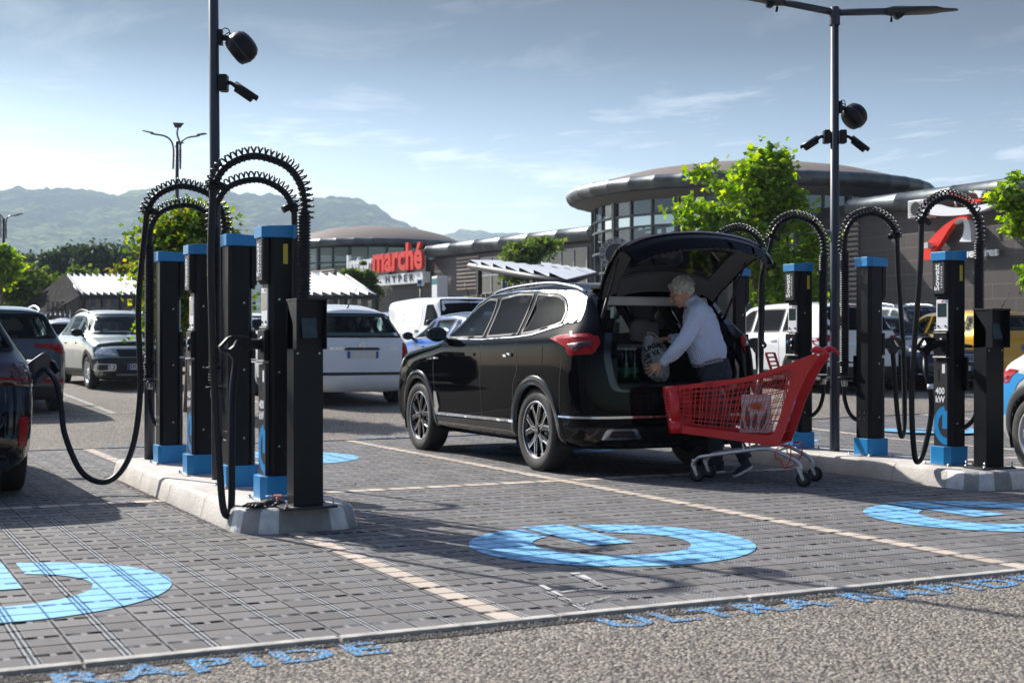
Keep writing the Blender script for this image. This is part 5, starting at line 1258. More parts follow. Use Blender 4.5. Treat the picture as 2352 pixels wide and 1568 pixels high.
        def tail_top(xf, shift, plan):
            """rear glass: ring points 7..10"""
            z = hr; gy = lambda zz: yg0 + (yrr - yg0) * ((zz - z6) / max(.05, (z - z6))) ** P.get('rake_pow', 1.0)
            z7, z8 = z - .20, z - .075
            if xf == 0: return [(0, gy(z7) + shift, z7), (0, gy(z8), z8), (0, yrr - .03, z - .02), (0, yrr, z)]
            return [((rw + (.945 * w - rw) * .22) * xf, gy(z7) + shift, z7), (rw * xf, gy(z8) + shift * .8, z8), (rw * .62 * xf, yrr - .02 + shift * .3, z - .02), (0, yrr, z)]
        rows.append(tail_low(0, 0) + tail_top(0, 0, 0))
        rows.append(tail_low(.5, .015) + tail_top(.5, .015, 0))
        rows.append(tail_low(.80, .055) + tail_top(.80, .04, 0))
        rows.append(tail_low(.935, .13) + tail_top(.93, .075, 0))
        rows.append(tail_low(.985, .27) + [(rw + (.945 * w - rw) * .22, yrr - .02, hr - .20), (rw * .985, yrr + .06, hr - .072), (rw * .62, yrr + .08, hr - .008), (0, yrr + .10, hr + .005)])
        ys = yr + .62; rows.append(side(ys) + top_roof(max(yrr + .3, ys)))
        for k in (.33, .66):
            y = (ys * (1 - k) + yrf * k); yt = max(yrr + .3, ys) * (1 - k) + yrf * k; rows.append(side(y) + top_roof(yt))
        yo = lambda q: bow * (1 - q * q)
        rows.append(side(yrf) + top_roof(yrf, yof=yo))
        zrf = roof_z(yrf)
        hood_w = P.get('hood_w', .80)
        def hoodtop(y, z, drop=.05, wf=1.0, yof=lambda q: 0): return [(hood_w * w * wf, y + yof(.8), z - .012), (hood_w * .80 * w * wf, y + yof(.65), z + .004), (hood_w * .5 * w * wf, y + yof(.4), z + .02), (0, y + yof(0), z + .03)]
        cow = hoodtop(yc, hz1, yof=yo)
        for k in (.5,):
            y = yrf * (1 - k) + yc * k; tr_ = top_roof(yrf, yof=yo); mid = []
            for a, b in zip(tr_, cow): mid.append(tuple(np.array(a) * (1 - k) + np.array(b) * k + np.array([0, 0.02, .02])))
            rows.append(side(y) + mid)
        sd = side(yc); sd[5] = (.985 * w, yc, hz1 - .10); sd[6] = (.93 * w, yc, hz1 - .03); rows.append(sd + cow)
        yh = yf - .12
        for k, wf in ((.45, .99), (.8, .96)):
            y = yc + (yh - yc) * k; z = hz1 + (hz0 - hz1) * k ** 1.4; sd = side(y, wf); low = z - zb
            sd = sd[:3] + [(.98 * w * wf, y, zb + .3 * low), (1.0 * w * wf, y, zb + .62 * low), (.975 * w * wf, y, z - .09), (.90 * w * wf, y, z - .025)]; rows.append(sd + hoodtop(y, z, wf=wf))
        fp = P.get('front', [(.12, zb), (.04, zb + .06), (.0, zb + .22), (.02, .60 * hz0), (.06, hz0 - .08), (.14, hz0 - .01)])
        def nose(xf, shift):
            xs_ = [0, .80, .945, .98, 1.0, .97, .90]; pr = [fp[0], fp[0], fp[1], fp[2], fp[3], fp[4], fp[5]]; out = [(xs_[k] * w * xf, yf - pr[k][0] - shift, pr[k][1]) for k in range(7)]
            out += [(hood_w * w * xf, yf - fp[5][0] - .04 - shift, hz0 + .002), (hood_w * .8 * w * xf, yf - fp[5][0] - .08 - shift, hz0 + .006), (hood_w * .5 * w * xf, yf - fp[5][0] - .10 - shift, hz0 + .012), (0, yf - fp[5][0] - .12 - shift, hz0 + .016)]
            return out
        rows.append(nose(.955, .26)); rows.append(nose(.88, .12)); rows.append(nose(.70, .045)); rows.append(nose(.38, .01)); rows.append(nose(0, 0))
        return np.array(rows, float)
    # ---- projection
    def cast(s, side, u, v):
        d, f = AX[side]; loc, nrm, i, dist = s.bvh.ray_cast(f(u, v), d)
        return loc, nrm
    def decal(s, name, side, poly, m, off=.004, hole=None, parent=None, grid=.07, skirt=True, build=True, mb=None, maxd=None):
        """a panel laid on the shell: polygon in the side view, follows the surface, stands off by off"""
        poly = [tuple(p) for p in poly]; loops = [poly] + ([list(map(tuple, hole))] if hole else [])
        pts = []; edges = []
        for lp in loops:
            L = []
            for i in range(len(lp)):
                a = Vector(lp[i]); b = Vector(lp[(i + 1) % len(lp)]); n = max(1, int((b - a).length / grid))
                for k in range(n): L.append(a.lerp(b, k / n))
            k0 = len(pts); pts += L; edges += [(k0 + i, k0 + (i + 1) % len(L)) for i in range(len(L))]
        xs_ = [p[0] for p in poly]; ys_ = [p[1] for p in poly]; gx = np.arange(min(xs_) + grid / 2, max(xs_), grid); gy = np.arange(min(ys_) + grid / 2, max(ys_), grid)
        G = np.array([(x, y) for x in gx for y in gy]) if len(gx) and len(gy) else np.zeros((0, 2))
        if len(G):
            k = pip(G, poly) & (pdist(G, poly) > grid * .35)
            if hole: k &= ~pip(G, hole) & (pdist(G, hole) > grid * .35)
            pts += [Vector(tuple(p)) for p in G[k]]
        r = delaunay_2d_cdt(pts, edges, [], 0, 1e-6, True); V2, F2 = r[0], r[2]
        ok = []; 
        cen = np.array([[(V2[f[0]][0] + V2[f[1]][0] + V2[f[2]][0]) / 3, (V2[f[0]][1] + V2[f[1]][1] + V2[f[2]][1]) / 3] for f in F2]) if len(F2) else np.zeros((0, 2))
        keep = pip(cen, poly)
        if hole: keep &= ~pip(cen, hole)
        V3 = []; N3 = []; bad = set()
        for i, p in enumerate(V2):
            loc, nrm = s.cast(side, p[0], p[1])
            if loc is None:
                bad.add(i); V3.append(None); N3.append(None); continue
            d = AX[side][0]
            if side in 'LR' and abs(loc.x) < .80 * s.P['W'] / 2 and abs(loc.y) > s.P['L'] / 2 - .5 and loc.z < s.P['belt'] + .08:
                bad.add(i); V3.append(None); N3.append(None); continue
            if nrm.dot(d) > 0: nrm = -nrm
            V3.append(loc); N3.append(nrm)
        FF = [tuple(f) for f, k in zip(F2, keep) if k and not any(i in bad for i in f)]
        if maxd: FF = [f for f in FF if max((V3[f[0]] - V3[f[1]]).length, (V3[f[1]] - V3[f[2]]).length, (V3[f[0]] - V3[f[2]]).length) < maxd]
        used = sorted({i for f in FF for i in f}); mp_ = {i: k for k, i in enumerate(used)}
        vs = [V3[i] + N3[i] * off for i in used]; FF = [tuple(mp_[i] for i in f) for f in FF]
        if not FF: return None
        q = mb or MB()
        nor = (vs[FF[0][1]] - vs[FF[0][0]]).cross(vs[FF[0][2]] - vs[FF[0][0]])
        if nor.dot(AX[side][0]) > 0: FF = [f[::-1] for f in FF]
        allv = list(vs); allf = list(FF)
        if skirt:
            cnt = {}
            for f in FF:
                for a, b in ((f[0], f[1]), (f[1], f[2]), (f[2], f[0])): cnt[(a, b)] = cnt.get((a, b), 0) + 1
            nt_ = len(allv); allv += list(vs); n0 = len(allv) - nt_; allv += [V3[i] - N3[i] * .004 for i in used]
            for (a, b) in cnt:
                if (b, a) not in cnt: allf.append((a + nt_, a + nt_ + n0, b + nt_ + n0, b + nt_))
        q.add(allv, allf, True)
        if build and not mb: 
            o = q.build(name, m, parent if parent is not None else s.t, fixn=False)
            return o
        return q
    def cut(s, side, poly, margin=.012):
        """open the shell behind a window"""
        d = AX[side][0]; ax = (1, 2) if side in 'LR' else (0, 2) if side in 'BF' else (0, 1)
        dele = []
        faces = [f for f in s.bm.faces if f.normal.dot(d) < -.05]
        if side in 'LR': faces = [f for f in faces if (f.calc_center_median().x < 0) == (side == 'L')]
        if side == 'B': faces = [f for f in faces if f.calc_center_median().y < 0]
        if side == 'F': faces = [f for f in faces if f.calc_center_median().y > -.3]
        if not faces: return
        for f in faces:
            P2 = np.array([(v.co[ax[0]], v.co[ax[1]]) for v in f.verts])
            if pip(P2, poly).all() and pdist(P2, poly).min() > margin: dele.append(f)
        bmesh.ops.delete(s.bm, geom=dele, context='FACES')
    def finish_body(s, arches, liner=True, extra_del=None):
        P = s.P; w = P['W'] / 2; bm = s.bm
        dele = []
        for f in bm.faces:
            c = f.calc_center_median()
            for (ya, zr, ra) in arches:
                if abs(c.x) > .55 * w and (c.y - ya) ** 2 + (c.z - zr) ** 2 < ra * ra and c.z < zr + ra: dele.append(f); break
            else:
                if extra_del and extra_del(c, f.normal): dele.append(f)
        bmesh.ops.delete(bm, geom=list(set(dele)), context='FACES')
        me = bpy.data.meshes.new('body'); bm.to_mesh(me); me.materials.append(s.mat); o = bpy.data.objects.new('body', me); COL.objects.link(o); o.parent = s.t; s.body = o
        # inner lining
        if liner:
            bm2 = bm.copy(); bm2.normal_update()
            for v in bm2.verts: v.co -= v.normal * .028
            me2 = bpy.data.meshes.new('interior'); bm2.to_mesh(me2); bm2.free(); me2.materials.append(P.get('lining', m_int)); o2 = bpy.data.objects.new('interior_lining', me2); COL.objects.link(o2); o2.parent = s.t
        q = MB()
        for (ya, zr, ra) in arches:
            for sx in (-1, 1):
                P_ = []
                for k in range(21):
                    a = R(-20 + 220 * k / 20); P_.append([(sx * x, ya + (ra + .012) * math.cos(a), zr + (ra + .012) * math.sin(a)) for x in (.42 * w, .96 * w)])
                q = MB(); q.grid(P_); pl = [(ya + (ra + .01) * math.cos(R(a)), zr + (ra + .01) * math.sin(R(a))) for a in range(-20, 201, 10)]; q.prism(pl, sx * .42 * w, sx * .41 * w, 'yz'); q.build('wheel_arch', m_int, s.t, fixn=False)
    def arch_trim(s, name, ya, zr, ra, m, wd=.055, off=.012, sides='LR', a0=-14, a1=194):
        for sd in sides:
            q = MB(); rows = []
            for k in range(45):
                a = R(a0 + (a1 - a0) * k / 44); row = []
                for j, rr_ in enumerate((ra - .03, ra - .028, ra - .02, ra + wd * .5, ra + wd * .92, ra + wd)):
                    y, z = ya + rr_ * math.cos(a), zr + rr_ * math.sin(a); loc = None
                    y2, z2 = ya + (ra + wd) * math.cos(a), max(.17, zr + (ra + wd) * math.sin(a))
                    loc, nrm = s.cast(sd, y2, z2); x = loc.x if loc is not None else (1 if sd == 'R' else -1) * s.P['W'] * .49
                    loc3, _ = s.cast(sd, y, z) if z > .2 else (None, None)
                    sg_ = 1 if sd == 'R' else -1
                    xx = abs(x) if loc3 is None else max(abs(loc3.x), abs(x) - .02) if abs(loc3.x) > abs(x) - .1 else abs(x)
                    o = (-.06, off * .5, off, off, off * .7, -.003)[j]; row.append((sg_ * (xx + o), y, z))
                rows.append(row)
            q.grid(rows); q.build(name, m, s.t, fixn=False)
    def wheel(s, ya, wr, x_out, style='five', tw=.21, rim_m=None, rr=None, front=False):
        w = s.P['W'] / 2; rr = rr or wr * .66
        for sx in (-1, 1):
            wl = empty('wheel', (sx * (x_out - tw / 2), ya, wr)); wl.parent = s.t
            if sx < 0: wl.rotation_euler = (0, 0, math.pi)
            # local +x outwards
            h = tw / 2; q = MB(); pr = [(rr - .012, -h * .85), (rr + .01, -h * .92), (wr - .045, -h), (wr - .015, -h * .90), (wr, -h * .72), (wr + .001, 0), (wr, h * .72), (wr - .015, h * .90), (wr - .045, h), (rr + .02, h * .94), (rr + .004, h * .88), (rr - .012, h * .82)]
            q.lathe(pr, 48, 'x'); ty = q.build('tyre', m_tyre, wl)
            if style == 'suv':
                q = MB()
                for k in range(60):
                    a = 2 * math.pi * k / 60; M = Matrix.Rotation(a, 4, 'X'); q.box(-h * .7, -h * .1, -.012, .004, wr - .004, wr + .003, M); q.box(h * .08, h * .88, -.004, .012, wr - .004, wr + .002, M)
                q.build('tread', m_tyre, ty)
            q = MB(); q.lathe([(rr - .014, h * .80), (rr + .004, h * .86), (rr + .004, h * .90), (rr - .012, h * .885), (rr - .03, h * .5), (rr - .035, -h * .8)], 48, 'x'); rim = q.build('rim', m_darkal if style == 'suv' else (rim_m or m_galv), wl)
            if style == 'suv': q = MB(); q.lathe([(rr - .008, h * .90), (rr - .001, h * .93), (rr + .004, h * .90)], 48, 'x'); q.build('rim_lip', m_alloy, rim)
            q = MB(); q.cyl((-h * .1, 0, 0), rr * .62, .02, 32, 'x'); q.build('brake_disc', m_steel, wl)
            q = MB(); q.cyl((-h * .6, 0, 0), rr - .03, .01, 32, 'x'); q.build('wheel_back', m_int, wl)
            if style == 'suv':
                qa = MB(); qb = MB()
                for k in range(5):
                    a = 2 * math.pi * k / 5 + R(8); M = Matrix.Rotation(a, 4, 'X')
                    # black spoke body: a Y of two bars; bright machined edges on top
                    for sg_ in (-1, 1):
                        out = [(sg_ * .02, .045), (sg_ * .012, .13), (sg_ * .055, .20), (sg_ * .075, rr - .008), (sg_ * .115, rr - .012), (sg_ * .085, .19), (sg_ * .045, .10)]
                        qa.prism([(y, z) for y, z in out], h * .45, h * .74, 'yz', M)
                        ed = [(sg_ * .008, .05), (sg_ * .004, .13), (sg_ * .044, .205), (sg_ * .060, rr - .004), (sg_ * .072, rr - .006), (sg_ * .056, .20), (sg_ * .013, .128), (sg_ * .017, .05)]
                        qb.prism(ed, h * .70, h * .79, 'yz', M)
                        ed = [(sg_ * .070, rr - .05), (sg_ * .066, rr - .004), (sg_ * .118, rr - .014), (sg_ * .096, rr - .065)]; qb.prism(ed, h * .70, h * .78, 'yz', M)
                qa.cyl((h * .4, 0, 0), .066, h * .36, 24, 'x'); qa.build('spoke', m_darkal, wl); qb.build('spoke_edge', m_alloy, wl)
                q = MB(); q.cyl((h * .76, 0, 0), .034, h * .1, 20, 'x'); hc = q.build('hub_cap', m_darkal, wl); q = MB(); [q.box(h * .862, h * .868, y - .003, y + .003, -.014, .014) for y in (-.012, 0, .012)]; q.build('emblem', m_alloy, hc)
            else:
                q = MB(); n = {'five': 5, 'six': 6, 'ten': 10, 'seven': 7}[style]
                for k in range(n):
                    M = Matrix.Rotation(2 * math.pi * k / n + .2, 4, 'X'); wi = .5 * rr * 3.0 / n * .45
                    q.prism([(-wi * .8, .03), (wi * .8, .03), (wi * .55, rr - .01), (-wi * .55, rr - .01)], h * .45, h * .72, 'yz', M)
                q.cyl((h * .4, 0, 0), rr * .22, h * .36, 20, 'x'); q.build('spoke', rim_m or m_galv, wl)
    def seam(s, side, pts, w=.006, mb=None, m=None):
        """dark panel gap following the shell"""
        q = mb or MB(); P2 = [Vector((p[0], p[1], 0)) for p in pts]; vs = []; fs = []; prev = None
        dense = []
        for a, b in zip(P2[:-1], P2[1:]):
            n = max(1, int((b - a).length / .05)); dense += [a.lerp(b, k / n) for k in range(n)]
        dense.append(P2[-1]); rows = []
        for i, p in enumerate(dense):
            d = (dense[min(i + 1, len(dense) - 1)] - dense[max(i - 1, 0)]); 
            if d.length < 1e-9: continue
            d.normalize(); n = Vector((-d.y, d.x, 0)) * w / 2; r_ = []
            for k in (-1, 1):
                loc, nr = s.cast(side, (p + n * k).x, (p + n * k).y)
                if loc is None: r_ = None; break
                if nr.dot(AX[side][0]) > 0: nr = -nr
                r_.append(tuple(loc + nr * .0016))
            if r_: rows.append(r_)
        if len(rows) > 1: q.grid(rows, smooth=False)
        return q
    def cabin(s, seatm=None, rows=((.15, 1.0),), z0=.35):
        P = s.P; w = P['W'] / 2; seatm = seatm or m_seatd; yc, yrr = P['cowl'], P['roof_r']
        q = MB(); q.box(-w * .86, w * .86, yc - .45, yc + .1, .55, P['belt'] - .02); q.build('dashboard', m_int, s.t, bevel=.04)
        q = MB(); q.lathe([(.165, 0), (.18, .012), (.195, 0), (.18, -.012)], 24, 'y', closed=True); q.v = [tuple(Matrix.Translation((-.36, yc - .55, P['belt'] - .02)) @ Matrix.Rotation(R(-25), 4, 'X') @ Vector(v)) for v in q.v]; q.build('steering_wheel', m_black2, s.t)
        for y in P.get('seats', (yc - 1.15, yc - 2.0)):
            for x in ((-.37, .37) if y > yc - 1.6 else (-.42, .42)):
                q = MB(); H = P['H']; q.box(x - .24, x + .24, y - .05, y + .48, .35, .60); q.box(x - .23, x + .23, y - .16, y + .0, .5, min(H - .62, 1.12)); st_ = q.build('seat', seatm, s.t, bevel=.06)
                q = MB(); zt = min(H - .62, 1.12); q.box(x - .13, x + .13, y - .16, y - .06, zt + .05, zt + .25); q.build('headrest', seatm, st_, bevel=.045); 
    def glazing(s, wins, gmat, trim=.028, tm=None, offg=.003):
        for i, (side, poly) in enumerate(wins):
            sides = ('L', 'R') if side == 'S' else (side,)
            for sd in sides:
                inn = inset(poly, trim); w_ = s.decal('window', sd, inset(poly, trim * .4), gmat, off=offg, skirt=False, grid=.09)
                s.decal('window_surround', sd, poly, tm or m_surr, off=.0055, hole=inn, parent=w_, grid=.06, skirt=False)
                if s.see: s.cut(sd, inn, margin=0.0)
    def mirror(s, y, z, m, size=1.0, x=None):
        for sx in (-1, 1):
            w = x or s.P['W'] / 2 * .93; q = MB()
            prof = [(0, .0), (.06, .01), (.14, .06), (.185, .105), (.17, .13)]
            P_ = []
            for i in range(9):
                t = i / 8; xx = sx * (w + .03 + .20 * size * t); hh = .075 * size * math.sin(math.pi * (0.16 + .74 * t)) ** .6; dd = .06 * size * (1 - .25 * t)
                P_.append([(xx, y + .03 * (1 - t) + dd * math.cos(a) * (1 if math.cos(a) > 0 else .55), z + .10 * size + hh * math.sin(a)) for a in np.linspace(0, 2 * math.pi, 17)])
            q.grid(P_); q.add(P_[0][:-1], [tuple(range(16))]); q.add(P_[-1][:-1], [tuple(range(16))]); q.tube([(sx * (w - .05), y + .03, z + .01), (sx * (w + .06), y + .01, z + .07)], .026, 8); mo = q.build('door_mirror', m, s.t)
            q = MB(); q.box(min(sx * (w + .06), sx * (w + .205 * size)), max(sx * (w + .06), sx * (w + .205 * size)), y - .036 * size, y - .031 * size, z + .05 * size, z + .15 * size); q.build('mirror_glass', m_screen, mo, bevel=.01)
    def plate(s, side, u, v, txt, w=.52, h=.11, blank=False):
        loc, n = s.cast(side, u, v); 
        if loc is None: return
        if n.dot(AX[side][0]) > 0: n = -n
        xr = Vector((1, 0, 0)) if side == 'B' else Vector((-1, 0, 0)); n = -AX[side][0]
        M = Matrix((xr, Vector((0, 0, 1)), n)).transposed().to_4x4(); M.translation = loc + n * .012
        q = MB(); q.box(-w / 2, w / 2, -h / 2, h / 2, -.012, .004, M); p = q.build('number_plate', m_plate, s.t)
        q = MB(); q.box(-w / 2, -w / 2 + .045, -h / 2, h / 2, .0045, .006, M); q.box(w / 2 - .045, w / 2, -h / 2, h / 2, .0045, .006, M); q.build('plate_band', m_plblue, p)
        if txt: q = MB(); vv, ff = text_mesh(txt, size=.105, depth=.001, offset=.002, sx=.9); q.add([M @ (Vector(pp) + Vector((.0, 0, .0062))) for pp in vv], ff, False); q.build('plate_lettering', m_signdk, p)
    def pose(s, a, b, rz=0.0, z=None): s.t.location = (a, b, gz(a, b) if z is None else z); s.t.rotation_euler = (0, 0, rz); return s
m_plate = mat('plate_white', (.62, .62, .60), .4, var=.05); m_plblue = mat('plate_blue', (.02, .09, .35), .4)
p_black = paint('black_car_paint', (0.002, 0.002, 0.0025), rough=.25, spec=0.0)
p_black.node_tree.nodes['Principled BSDF'].inputs['Coat IOR'].default_value = 1.27; p_black.node_tree.nodes['Principled BSDF'].inputs['Coat Weight'].default_value = .6; p_white = paint('white_car_paint', (0.74, 0.75, 0.76)); p_green = paint('grey_green_car_paint', (0.27, 0.31, 0.29), metal=.55, rough=.4)
p_navy = paint('dark_blue_car_paint', (0.018, 0.026, 0.045), metal=.4); p_grey = paint('grey_blue_car_paint', (0.06, 0.075, 0.09), metal=.5); p_blue = paint('bright_blue_car_paint', (0.002, 0.085, 0.36), metal=.1); p_yel = paint('yellow_car_paint', (0.62, 0.33, 0.015), metal=.2)
p_silver = paint('silver_car_paint', (0.42, 0.44, 0.46), metal=.6); p_lgrey = paint('light_grey_car_paint', (0.50, 0.50, 0.50), metal=.4)
m_clad = mat('dark_bumper_plastic', (0.018, 0.019, 0.021), .6, var=.15, bump=.1)
m_gclad = paint('gloss_black_trim', (0.004, 0.004, 0.005), rough=.2)
def win_side(P, n_split=(), front_in=.16, rear_end=None, top=None, rear_up=0.0, gap=.035, rear_top=None):
    """side glass outline along belt and roof, split at pillars (y positions) """
    belt = P['belt'] + .015; zb_ = P.get('belt_rear', P['belt']) + .015; top = top or P['H'] - .125; yc, yrf = P['cowl'], P['roof_f']; ye = rear_end if rear_end is not None else P['roof_r'] + .15; yt = rear_top if rear_top is not None else ye + .12
    yr = -P['L'] / 2
    bl = lambda y: belt + (zb_ - belt) * max(0, min(1, (yc - y) / (yc - yr)))
    def zt(y): return min(top - .02 * abs((y - (yrf - .8))), bl(y) + (top - belt) * 1.0) if y < yrf - .1 else top - (top - belt) * (y - (yrf - .1)) / (yc - front_in - (yrf - .1))
    ys = [yc - front_in] + list(n_split) + [ye]; out = []
    for i in range(len(ys) - 1):
        y1, y0 = ys[i], ys[i + 1]
        if i: y1 -= gap
        if i < len(ys) - 2: y0 += gap
        pts = []
        nseg = 6
        for k in range(nseg + 1): y = y1 + (y0 - y1) * k / nseg; pts.append((y, bl(y)))
        if i == len(ys) - 2: pts[-1] = (y0, bl(y0) + rear_up)
        y0t = y0 if i < len(ys) - 2 else max(yt, y0)
        for k in range(nseg + 1):
            y = y0t + (y1 - y0t) * k / nseg; z = zt(y)
            if z > bl(y) + .02: pts.append((y, z))
        out.append(('S', roundpoly(pts, .03 if len(ys) > 2 else .05, 2)))
    return out
# ---------------------------------------------------------------- the black car with its tailgate up
m_pill = mat('silver_pillar_film', (.48, .49, .51), .42, metal=.5, var=.08, scale=40)
PS = dict(L=4.62, W=1.90, H=1.75, zb=.24, belt=1.19, belt_rear=1.27, hood_f=1.03, hood_r=1.18, cowl=1.02, roof_f=.28, roof_r=-1.90, roof_rear_z=1.66, tail_belt=.07, roofw=.70, hood_w=.80, roof_drop=.06, cell=.045, bow=.12,
          tail=[(.12, .24), (.03, .30), (.0, .48), (.02, .85), (.05, 1.1), (.07, 1.27)], lining=m_int, seats=(-.05, -1.0))
SV = Car('suv', 'black family suv being loaded with its tailgate raised', PS, p_black, see=True)
wr = .374; yA_f, yA_r = 1.39, -1.37
side_w = [('S', roundpoly([(.86, 1.215), (.52, 1.205), (-.20, 1.215), (-.17, 1.40), (-.10, 1.605), (.12, 1.615), (.34, 1.54), (.62, 1.37)], .03, 2)),
          ('S', roundpoly([(-.27, 1.217), (-.95, 1.237), (-.92, 1.42), (-.88, 1.635), (-.55, 1.645), (-.17, 1.61), (-.22, 1.42)], .03, 2)),
          ('S', roundpoly([(-1.01, 1.240), (-1.25, 1.257), (-1.60, 1.315), (-1.70, 1.345), (-1.64, 1.46), (-1.52, 1.56), (-1.38, 1.605), (-.95, 1.635)], .03, 2))]
# tailgate opening first
op = roundpoly([(-.60, .76), (.60, .76), (.655, 1.05), (.61, 1.30), (.57, 1.59), (-.57, 1.59), (-.61, 1.30), (-.655, 1.05)], .08, 3)
SV.cut('B', op, margin=0)
SV.decal('tailgate_seal', 'B', [(x * 1.10, .98 + (z - .98) * 1.08) for x, z in op], m_gclad, off=.008, hole=op, grid=.05)
SV.glazing(side_w[:1], g_mid, trim=.022); SV.glazing(side_w[1:], g_dark, trim=.022)
SV.glazing([('F', roundpoly([(-.66, 1.24), (.66, 1.24), (.53, 1.65), (-.53, 1.65)], .06, 2))], g_clear, trim=.04)
SV.finish_body([(yA_f, wr, wr + .06), (yA_r, wr, wr + .06)])
for ya in (yA_f, yA_r): SV.arch_trim('arch_trim', ya, wr, wr + .063, m_gclad, wd=.065, off=.014)
SV.wheel(yA_f, wr, .935, 'suv', tw=.235, rr=.262); SV.wheel(yA_r, wr, .935, 'suv', tw=.235, rr=.262)
# brightwork: sill strip, window line, rear pillar panel
for sd in 'LR':
    SV.decal('sill_strip', sd, [(.90, .415), (-.93, .425), (-.93, .450), (.84, .445), (.80, .50), (.85, .66), (.91, .66), (.93, .48)], m_chrome, off=.016, grid=.05)
    SV.decal('sill', sd, [(.94, .22), (-.94, .22), (-.94, .41), (.94, .40)], m_gclad, off=.009, grid=.06)
    SV.decal('pillar_panel', sd, roundpoly([(-1.745, 1.335), (-1.86, 1.34), (-1.97, 1.35), (-1.91, 1.48), (-1.86, 1.57), (-1.60, 1.635), (-1.0, 1.66), (-1.0, 1.643), (-1.38, 1.618), (-1.53, 1.57), (-1.66, 1.47), (-1.72, 1.36)], .015, 2), m_pill, off=.007, grid=.04)
    SV.decal('belt_strip', sd, [(.92, 1.198), (-.2, 1.192), (-.95, 1.214), (-1.25, 1.234), (-1.74, 1.318), (-1.735, 1.332), (-1.24, 1.248), (-.95, 1.226), (-.2, 1.203), (.90, 1.210)], m_chrome, off=.008, grid=.05)
    SV.decal('roof_strip', sd, [(.92, 1.23), (.68, 1.385), (.38, 1.565), (.13, 1.645), (-.5, 1.668), (-1.0, 1.66), (-1.0, 1.648), (-.5, 1.657), (.12, 1.634), (.365, 1.552), (.66, 1.372), (.89, 1.225)], m_chrome, off=.008, grid=.05)
    SV.decal('wing_badge', sd, [(1.14, .985), (.80, 1.000), (.80, 1.012), (.98, 1.016), (1.08, 1.008)], m_chrome, off=.008, grid=.04)
    SV.decal('fuel_flap', sd, roundpoly([(-1.36, .97), (-1.54, .97), (-1.54, 1.14), (-1.36, 1.14)], .03, 3), p_black, off=.0025, grid=.05)
    h = SV.decal('door_handle', sd, roundpoly([(-.72, 1.035), (-.93, 1.038), (-.93, 1.07), (-.72, 1.067)], .015, 3), m_black2, off=.012, grid=.05)
    SV.decal('door_handle', sd, roundpoly([(.12, 1.035), (-.09, 1.037), (-.09, 1.069), (.12, 1.067)], .015, 3), m_black2, off=.012, grid=.05)
    q = MB(); SV.seam(sd, [(-.235, 1.19), (-.225, .8), (-.235, .24)], mb=q); SV.seam(sd, [(-.985, 1.21), (-1.0, 1.1), (-1.04, .92), (-.95, .78), (-.90, .36)], mb=q); SV.seam(sd, [(.92, 1.19), (.95, .95), (.92, .68)], mb=q); SV.seam(sd, [(-1.90, 1.05), (-1.86, .82), (-1.84, .52)], mb=q)
    q.build('door_gap', m_int, SV.t, fixn=False)
    # tail lamp wrapping the corner
    tl = SV.decal('tail_lamp', sd, roundpoly([(-1.66, 1.205), (-1.84, 1.235), (-2.16, 1.245), (-2.22, 1.09), (-2.10, 1.07), (-1.96, 1.13), (-1.80, 1.175)], .012, 2), m_redl, off=.012, grid=.04)
    SV.decal('lamp_glow_strip', sd, [(-1.74, 1.205), (-2.12, 1.225), (-2.12, 1.212), (-1.84, 1.198)], mat('pale_red', (.55, .03, .03), .2, coat=1), off=.015, parent=tl, grid=.04)
    SV.decal('lamp_dark_insert', sd, [(-1.98, 1.155), (-2.18, 1.185), (-2.18, 1.13), (-2.08, 1.10)], m_lampdark, off=.0145, parent=tl, grid=.04)
    sx = 1 if sd == 'R' else -1
    SV.decal('tail_lamp', 'B', roundpoly([(sx * .93, 1.235), (sx * .74, 1.225), (sx * .735, 1.16), (sx * .80, 1.07), (sx * .93, 1.06)], .012, 2), m_redl, off=.013, grid=.04)
    SV.decal('head_lamp', sd, roundpoly([(1.85, 1.0), (2.18, .95), (2.18, .87), (1.95, .89)], .01, 2), m_headl, off=.006, grid=.04)
SV.decal('grille', 'F', roundpoly([(-.45, .40), (.45, .40), (.55, .80), (-.55, .80)], .05, 2), m_gclad, off=.006)
SV.decal('lower_bumper', 'B', roundpoly([(-.93, .25), (.93, .25), (.93, .44), (-.93, .44)], .04, 2), m_gclad, off=.006, grid=.06)
SV.decal('bumper_strip', 'B', [(-.90, .515), (.90, .515), (.90, .535), (-.90, .535)], m_chrome, off=.012, grid=.05)
for sx in (-1, 1):
    SV.decal('bumper_strip', 'L' if sx < 0 else 'R', [(-1.80, .515), (-2.20, .515), (-2.20, .535), (-1.80, .530)], m_chrome, off=.012, grid=.05)
    e_ = SV.decal('exhaust_trim', 'B', roundpoly([(sx * .36, .335), (sx * .74, .335), (sx * .70, .425), (sx * .42, .425)], .02, 3), m_chrome, off=.014, grid=.04); SV.decal('exhaust_hole', 'B', roundpoly([(sx * .42, .355), (sx * .67, .355), (sx * .65, .408), (sx * .45, .408)], .015, 3), m_int, off=.017, parent=e_, grid=.04)
SV.mirror(.68, 1.15, m_gclad, 1.05)
q = MB()
for sx in (-1, 1):
    q = MB(); pts = []
    for k in range(15):
        y = .22 - 1.95 * k / 14; loc, n = SV.cast('T', sx * .60, y); lift = .038 * math.sin(math.pi * k / 14) ** .35 if 0 < k < 14 else -.005; pts.append(loc + Vector((0, 0, lift)))
    q.tube(catmull(pts, 2), .014, 8); q.build('roof_rail', m_chrome, SV.t)
